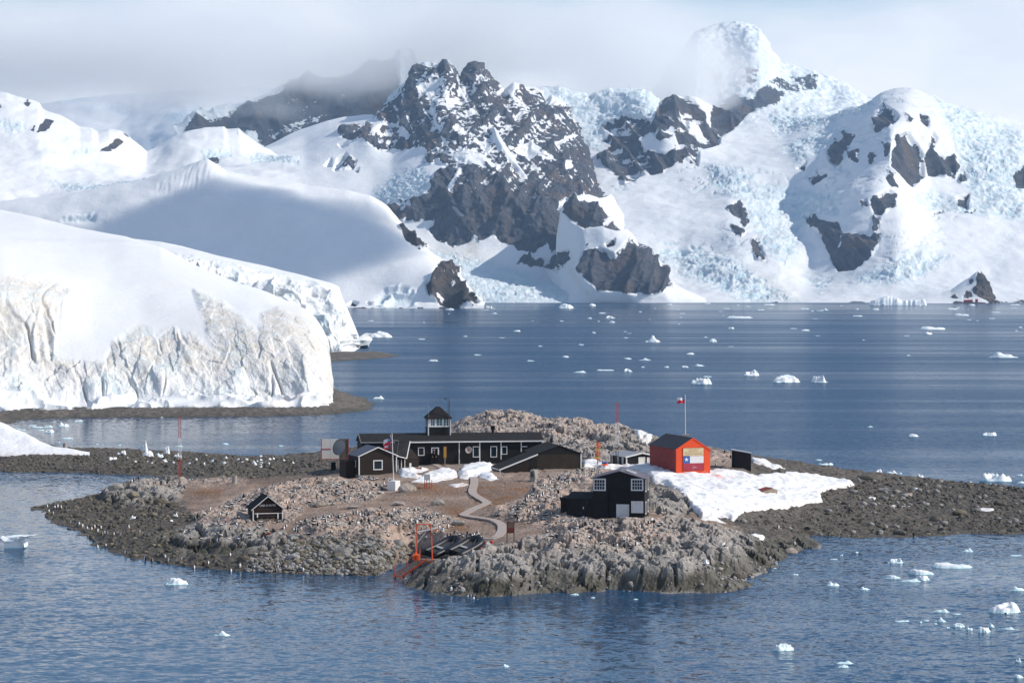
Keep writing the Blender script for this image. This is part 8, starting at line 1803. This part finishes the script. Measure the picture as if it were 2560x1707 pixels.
    for x, y, w, h, lb, kd in stranded: a = c14(x, y, w, h); p = gN(a[0], a[1], 'z'); put(*a, lb, None, kd, p=p + Vector((0, 0, .02)))
    for x, y, w, h in [(1500, 690, 45, 34), (2230, 730, 60, 24), (2310, 705, 45, 34), (1590, 725, 40, 18), (1735, 725, 24, 18), (2120, 692, 44, 36), (1390, 635, 55, 36), (1785, 735, 40, 18), (2040, 735, 40, 18)] + [(rnd.uniform(2350, 3560), rnd.uniform(660, 800), rnd.uniform(24, 80), rnd.uniform(14, 46)) for _ in range(24)]:
        a = c14(x, y, w * .8, h * .8); put(*a, ('tiny' if w < 35 else 'small' if w < 55 else 'larger') + ' white ice lump stranded on the left spit, ' + ('far left' if a[0] < 420 else 'left of the mast' if a[0] < 450 else 'right of the mast' if a[0] < 560 else 'middle right' if a[0] < 660 else 'near the hoarding') + (', at the back' if y < 730 else ', at the front'), 'stranded ice on the left spit', 'block' if rnd.random() < .5 else 'peak', p=gN(a[0], a[1], 'z') + Vector((0, 0, .02)))
    for px, py, w, h, lb in ((333, 1296, 20, 11, 'white ice lump lying on the dark left beach'), (438, 1289, 16, 13, 'small pointed ice lump higher on the left beach'), (428, 1302, 10, 5, 'smallest ice crumb on the left beach'), (740, 1133, 36, 14, 'white ice block at the shore left of the hoarding'), (760, 1120, 40, 14, 'ice slab at the water left of the hoarding'), (2290, 1222, 12, 6, 'small ice lump at the back of the right spit'), (1765, 1446, 16, 10, 'small white ice piece in a crevice of the front rocks')):
        put(px, py, w, h, lb, None, 'peak', p=gN(px, py, 'z') + Vector((0, 0, .03)))
    # mushroom floe at the left edge
    p = V(on(33, 1371)); s = p.y / FOC; t = empty('ice_floe', p + Vector((0, 1, 0))); rs = np.random.RandomState(2)
    def lump(name, pts, y0, y1):
        bm = bmesh.new(); n = len(pts); a = [bm.verts.new(((x - 33) * s, y0 * (1 - .25 * (i % 3)), (1371 - y) * s)) for i, (x, y) in enumerate(pts)]; b_ = [bm.verts.new(((x - 33) * s, y1, (1371 - y) * s)) for x, y in pts]
        bm.faces.new(a); bm.faces.new(b_[::-1])
        for i in range(n): bm.faces.new((a[i], b_[i], b_[(i + 1) % n], a[(i + 1) % n]))
        bmesh.ops.recalc_face_normals(bm, faces=bm.faces); bmesh.ops.triangulate(bm, faces=list(bm.faces)); bmesh.ops.subdivide_edges(bm, edges=list(bm.edges), cuts=2)
        for v in bm.verts: v.co += Vector(rs.normal(size=3) * .035)
        me = bpy.data.meshes.new(name); bm.to_mesh(me); bm.free(); me.materials.append(FLOE_MAT); link(bpy.data.objects.new(name, me), t)
    lump('ice_cap', [(-14, 1347), (0, 1345), (22, 1343), (50, 1341), (86, 1339), (62, 1346), (34, 1352), (10, 1354), (-10, 1352)], -1.1, 1.3); lump('ice_stem', [(4, 1353), (30, 1351), (44, 1347), (58, 1358), (60, 1368), (52, 1374), (10, 1374), (8, 1362)], -.9, 1.1)
    tag(t, 'pale blue mushroom-shaped floe at the left edge of the near water', 'ice floe')
    # tabular berg and islet off the far shore
    p = V(on(2249, 763)); s = p.y / FOC; nx, ny = 70, 26; u, v = np.meshgrid(np.linspace(-1, 1, nx), np.linspace(-1, 1, ny)); top = np.interp(u, [-1, -.92, -.72, -.7, -.4, -.3, -.05, .1, .4, .7, .86, .96, 1], [.15, .5, .6, .62, 1.0, .92, .8, .5, .62, .6, .75, 1.05, .9])
    body = sstep(1.0, .86, np.maximum(np.abs(u), np.abs(v) + .08 * fbm(u * 6, v * 3, 0, 3, 5)))
    z = top * body * (22 * s) * (1 + .12 * fbm(u * 8, v * 4, 0, 3, 9)) - 1.5 * (1 - body); P = np.stack([u * 70 * s, v * 22, z], -1); me = grid_mesh('tabular_berg', P); me.materials.append(FLOE_MAT); o = link(bpy.data.objects.new('tabular_berg', me)); o.location = p + Vector((0, 20, 0)); tag(o, 'long flat-topped blue-white berg before the far right shore', 'iceberg')
build_floes()

def build_islet():
    q = lambda x, y: ((2100 + x / 5.113) / K, (640 + y / 5.113) / K)
    sky = [q(*a) for a in ((900, 560), (1130, 500), (1300, 470), (1420, 430), (1560, 330), (1660, 270), (1740, 205), (1770, 192), (1810, 205), (1850, 250), (1900, 330), (1940, 420), (1970, 540), (2010, 585), (2060, 606))]
    rows = [[(x, 697.5, 3870) for x, _ in sky], [(x, min(697.3, y + .75 * (697 - y)), 3885) for x, y in sky], [(x, y + .35 * (697 - y), 3900) for x, y in sky], [(x, y, 3920) for x, y in sky], [(x, y + 3, 3960) for x, y in sky]]
    P, X, Y, t = loft('x', rows, sky[0][0], sky[-1][0], 200, 70, [0, .15, .55, .94, 1], sm=[2, 2, 3, 0, 1], depth_sm=3); n = grid_normals(P)
    rock = rock_field(X, Y, [[q(*a) for a in ((1690, 430), (1740, 370), (1745, 240), (1770, 195), (1815, 205), (1900, 330), (1945, 430), (1985, 560), (2060, 606), (1920, 606), (1860, 560), (1780, 520), (1700, 470))], ([q(*a) for a in ((1650, 300), (1690, 285), (1710, 320), (1680, 358), (1655, 340))], .9), ([q(*a) for a in ((1410, 530), (1470, 490), (1520, 540), (1470, 545))], .6), ([q(*a) for a in ((1570, 530), (1610, 440), (1680, 460), (1700, 520), (1640, 540))], .5), ([q(*a) for a in ((1440, 606), (1480, 570), (1580, 590), (1800, 585), (1960, 590), (1960, 612), (1440, 612))], .5)], 2.2)
    f = fbm(P[..., 0] / 9, P[..., 1] / 9, P[..., 2] / 9, 4, 171); P += n * (f * 3 * sstep(-.5, .4, rock) * sstep(0, .05, t)[:, None] * sstep(1, .93, t)[:, None])[..., None]
    land('rock_islet', P, {'rock': rock + f * .6, 'ice': 0 * X, 'dirt': 0 * X}, NEAR_MAT)
    for k, (x, y, w, lb) in enumerate(((1610, 573, 55, 'small red hut at the left of the row on the far rock islet'), (1665, 572, 60, 'long small red hut in the middle of the row on the far rock islet'), (1745, 572, 30, 'taller small red hut at the right of the row on the far rock islet'))):
        px, py = 2100 + x / 5.113, 640 + y / 5.113; p = V(at(px, py + 1.5, 3868)); s = 3868 / FOC; t_ = empty('far_hut', p); W_ = w / 5.113 * s; H_ = (4.2 if k < 2 else 7) * s * .6
        MB().prism_x([(-2, -2), (2, -2), (2, H_), (0, H_ + 1), (-2, H_)], -W_ / 2, W_ / 2).build('wall', M['shaded_worn_red'], t_); MB().slab((-W_ / 2, -2.2, H_), (W_ / 2, -2.2, H_), (W_ / 2, 0, H_ + 1.1), (-W_ / 2, 0, H_ + 1.1), .2).build('roof', M['mast_red'], t_); tag(t_, lb, 'hut')
build_islet()
# ------------------------------------------------------------------ clouds and haze
def box_mesh(name, lo, hi):
    x0, y0, z0 = lo; x1, y1, z1 = hi
    v = [(x0, y0, z0), (x1, y0, z0), (x1, y1, z0), (x0, y1, z0), (x0, y0, z1), (x1, y0, z1), (x1, y1, z1), (x0, y1, z1)]
    f = [(0, 3, 2, 1), (4, 5, 6, 7), (0, 1, 5, 4), (1, 2, 6, 5), (2, 3, 7, 6), (3, 0, 4, 7)]
    me = bpy.data.meshes.new(name); me.from_pydata(v, [], f); me.update(); return me
def volume_material(name):
    m = bpy.data.materials.new(name); m.use_nodes = True; nt = m.node_tree
    nt.nodes.remove(nt.nodes['Principled BSDF'])
    v = nt.nodes.new('ShaderNodeVolumePrincipled'); nt.links.new(v.outputs[0], nt.nodes['Material Output'].inputs['Volume'])
    return m, nt, v
def build_air():
    m, nt, v = volume_material('haze_air')
    v.inputs['Color'].default_value = (0.48, 0.72, 1.0, 1); v.inputs['Density'].default_value = 4.0e-5; v.inputs['Anisotropy'].default_value = 0.2
    me = box_mesh('haze', (-6200, -260, -1), (6200, 11200, 1650)); me.materials.append(m)
    tag(link(bpy.data.objects.new('haze', me)), label='thin blue haze between the shore and the far mountains', kind='stuff')

    m, nt, v = volume_material('cloud_vapour')
    nt.nodes.remove(v); v = nt.nodes.new('ShaderNodeVolumeScatter'); nt.links.new(v.outputs[0], nt.nodes['Material Output'].inputs['Volume'])
    v.inputs['Color'].default_value = (1, 1, 1, 1)
    p = pos(nt); sep = nt.nodes.new('ShaderNodeSeparateXYZ'); nt.links.new(p, sep.inputs[0])
    n = tex_noise(nt, 1.0, 3, 0.55, scaled(nt, p, (1 / 330.0, 1 / 420.0, 1 / 170.0)), 0.3)
    base = nt.nodes.new('ShaderNodeFloatCurve')
    u = mrange(nt, sep.outputs['X'], -1600, 900)
    cm = base.mapping; c = cm.curves[0]
    pts = [(0.0, 0.52), (0.30, 0.50), (0.46, 0.49), (0.54, 0.51), (0.60, 0.565), (0.66, 0.555), (0.72, 0.51), (0.80, 0.47), (0.87, 0.56), (1.0, 0.95)]
    while len(c.points) < len(pts): c.points.new(0.5, 0.5)
    for q, (x, y) in zip(c.points, pts): q.location = (x, y); q.handle_type = 'AUTO'
    cm.update()
    nt.links.new(u, base.inputs['Value'])
    zb = mathn(nt, 'MULTIPLY', base.outputs[0], 900.0)
    hgt = mathn(nt, 'DIVIDE', mathn(nt, 'SUBTRACT', sep.outputs['Z'], zb), 62.0)
    up_ = mathn(nt, 'SUBTRACT', mathn(nt, 'SUBTRACT', sep.outputs['Z'], zb), mrange(nt, sep.outputs['X'], 100, 330, 0, 150))
    thin = mrange(nt, up_, 95, 200, 1.0, 0.10, True)
    d = mathn(nt, 'ADD', hgt, mathn(nt, 'MULTIPLY', mathn(nt, 'SUBTRACT', n.outputs['Fac'], 0.5), 5.5))
    d = mathn(nt, 'MULTIPLY', mathn(nt, 'MULTIPLY', mrange(nt, d, 0.0, 1.5), thin), 0.0034)
    d = mathn(nt, 'MULTIPLY', d, mrange(nt, mathn(nt, 'ADD', mathn(nt, 'ADD', sep.outputs['X'], mathn(nt, 'MULTIPLY', mathn(nt, 'SUBTRACT', sep.outputs['Z'], 560), 1.8)), mathn(nt, 'MULTIPLY', n.outputs['Fac'], 320)), 560, 790, 1, 0, True))
    nt.links.new(d, v.inputs['Density'])
    me = box_mesh('cloud_bank', (-2200, 5200, 380), (700, 6100, 790)); me.materials.append(m)
    tag(link(bpy.data.objects.new('cloud_bank', me)), label='white cloud bank wrapping the mountain tops', kind='stuff')
    try: m.cycles.volume_step_rate = 0.6
    except Exception: pass

    # a cloud above the frame whose shadow lies on the snow dome
    m, nt, v = volume_material('low_cloud_vapour')
    v.inputs['Color'].default_value = (0.97, 0.98, 1.0, 1)
    p = pos(nt)
    c0 = V((-330, 3140, 100)) + SUN_DIR * 760
    mp = nt.nodes.new('ShaderNodeMapping'); mp.inputs['Location'].default_value = (-c0.x / 250, -c0.y / 85, -c0.z / 110); mp.inputs['Scale'].default_value = (1 / 250, 1 / 85, 1 / 110)
    nt.links.new(p, mp.inputs['Vector'])
    ln = nt.nodes.new('ShaderNodeVectorMath'); ln.operation = 'LENGTH'; nt.links.new(mp.outputs[0], ln.inputs[0])
    n = tex_noise(nt, 1 / 90.0, 4, 0.55, p)
    e = mathn(nt, 'ADD', ln.outputs['Value'], mathn(nt, 'MULTIPLY', mathn(nt, 'SUBTRACT', n.outputs['Fac'], 0.5), 0.9))
    nt.links.new(mrange(nt, e, 0.45, 1.0, 0.04, 0.0, True), v.inputs['Density'])
    me = box_mesh('low_cloud', (c0.x - 320, c0.y - 115, c0.z - 140), (c0.x + 320, c0.y + 115, c0.z + 140)); me.materials.append(m)
    tag(link(bpy.data.objects.new('low_cloud', me)), label='low white cloud passing over the snow dome', kind='stuff')
    try: m.cycles.volume_step_rate = 0.5
    except Exception: pass
build_air()
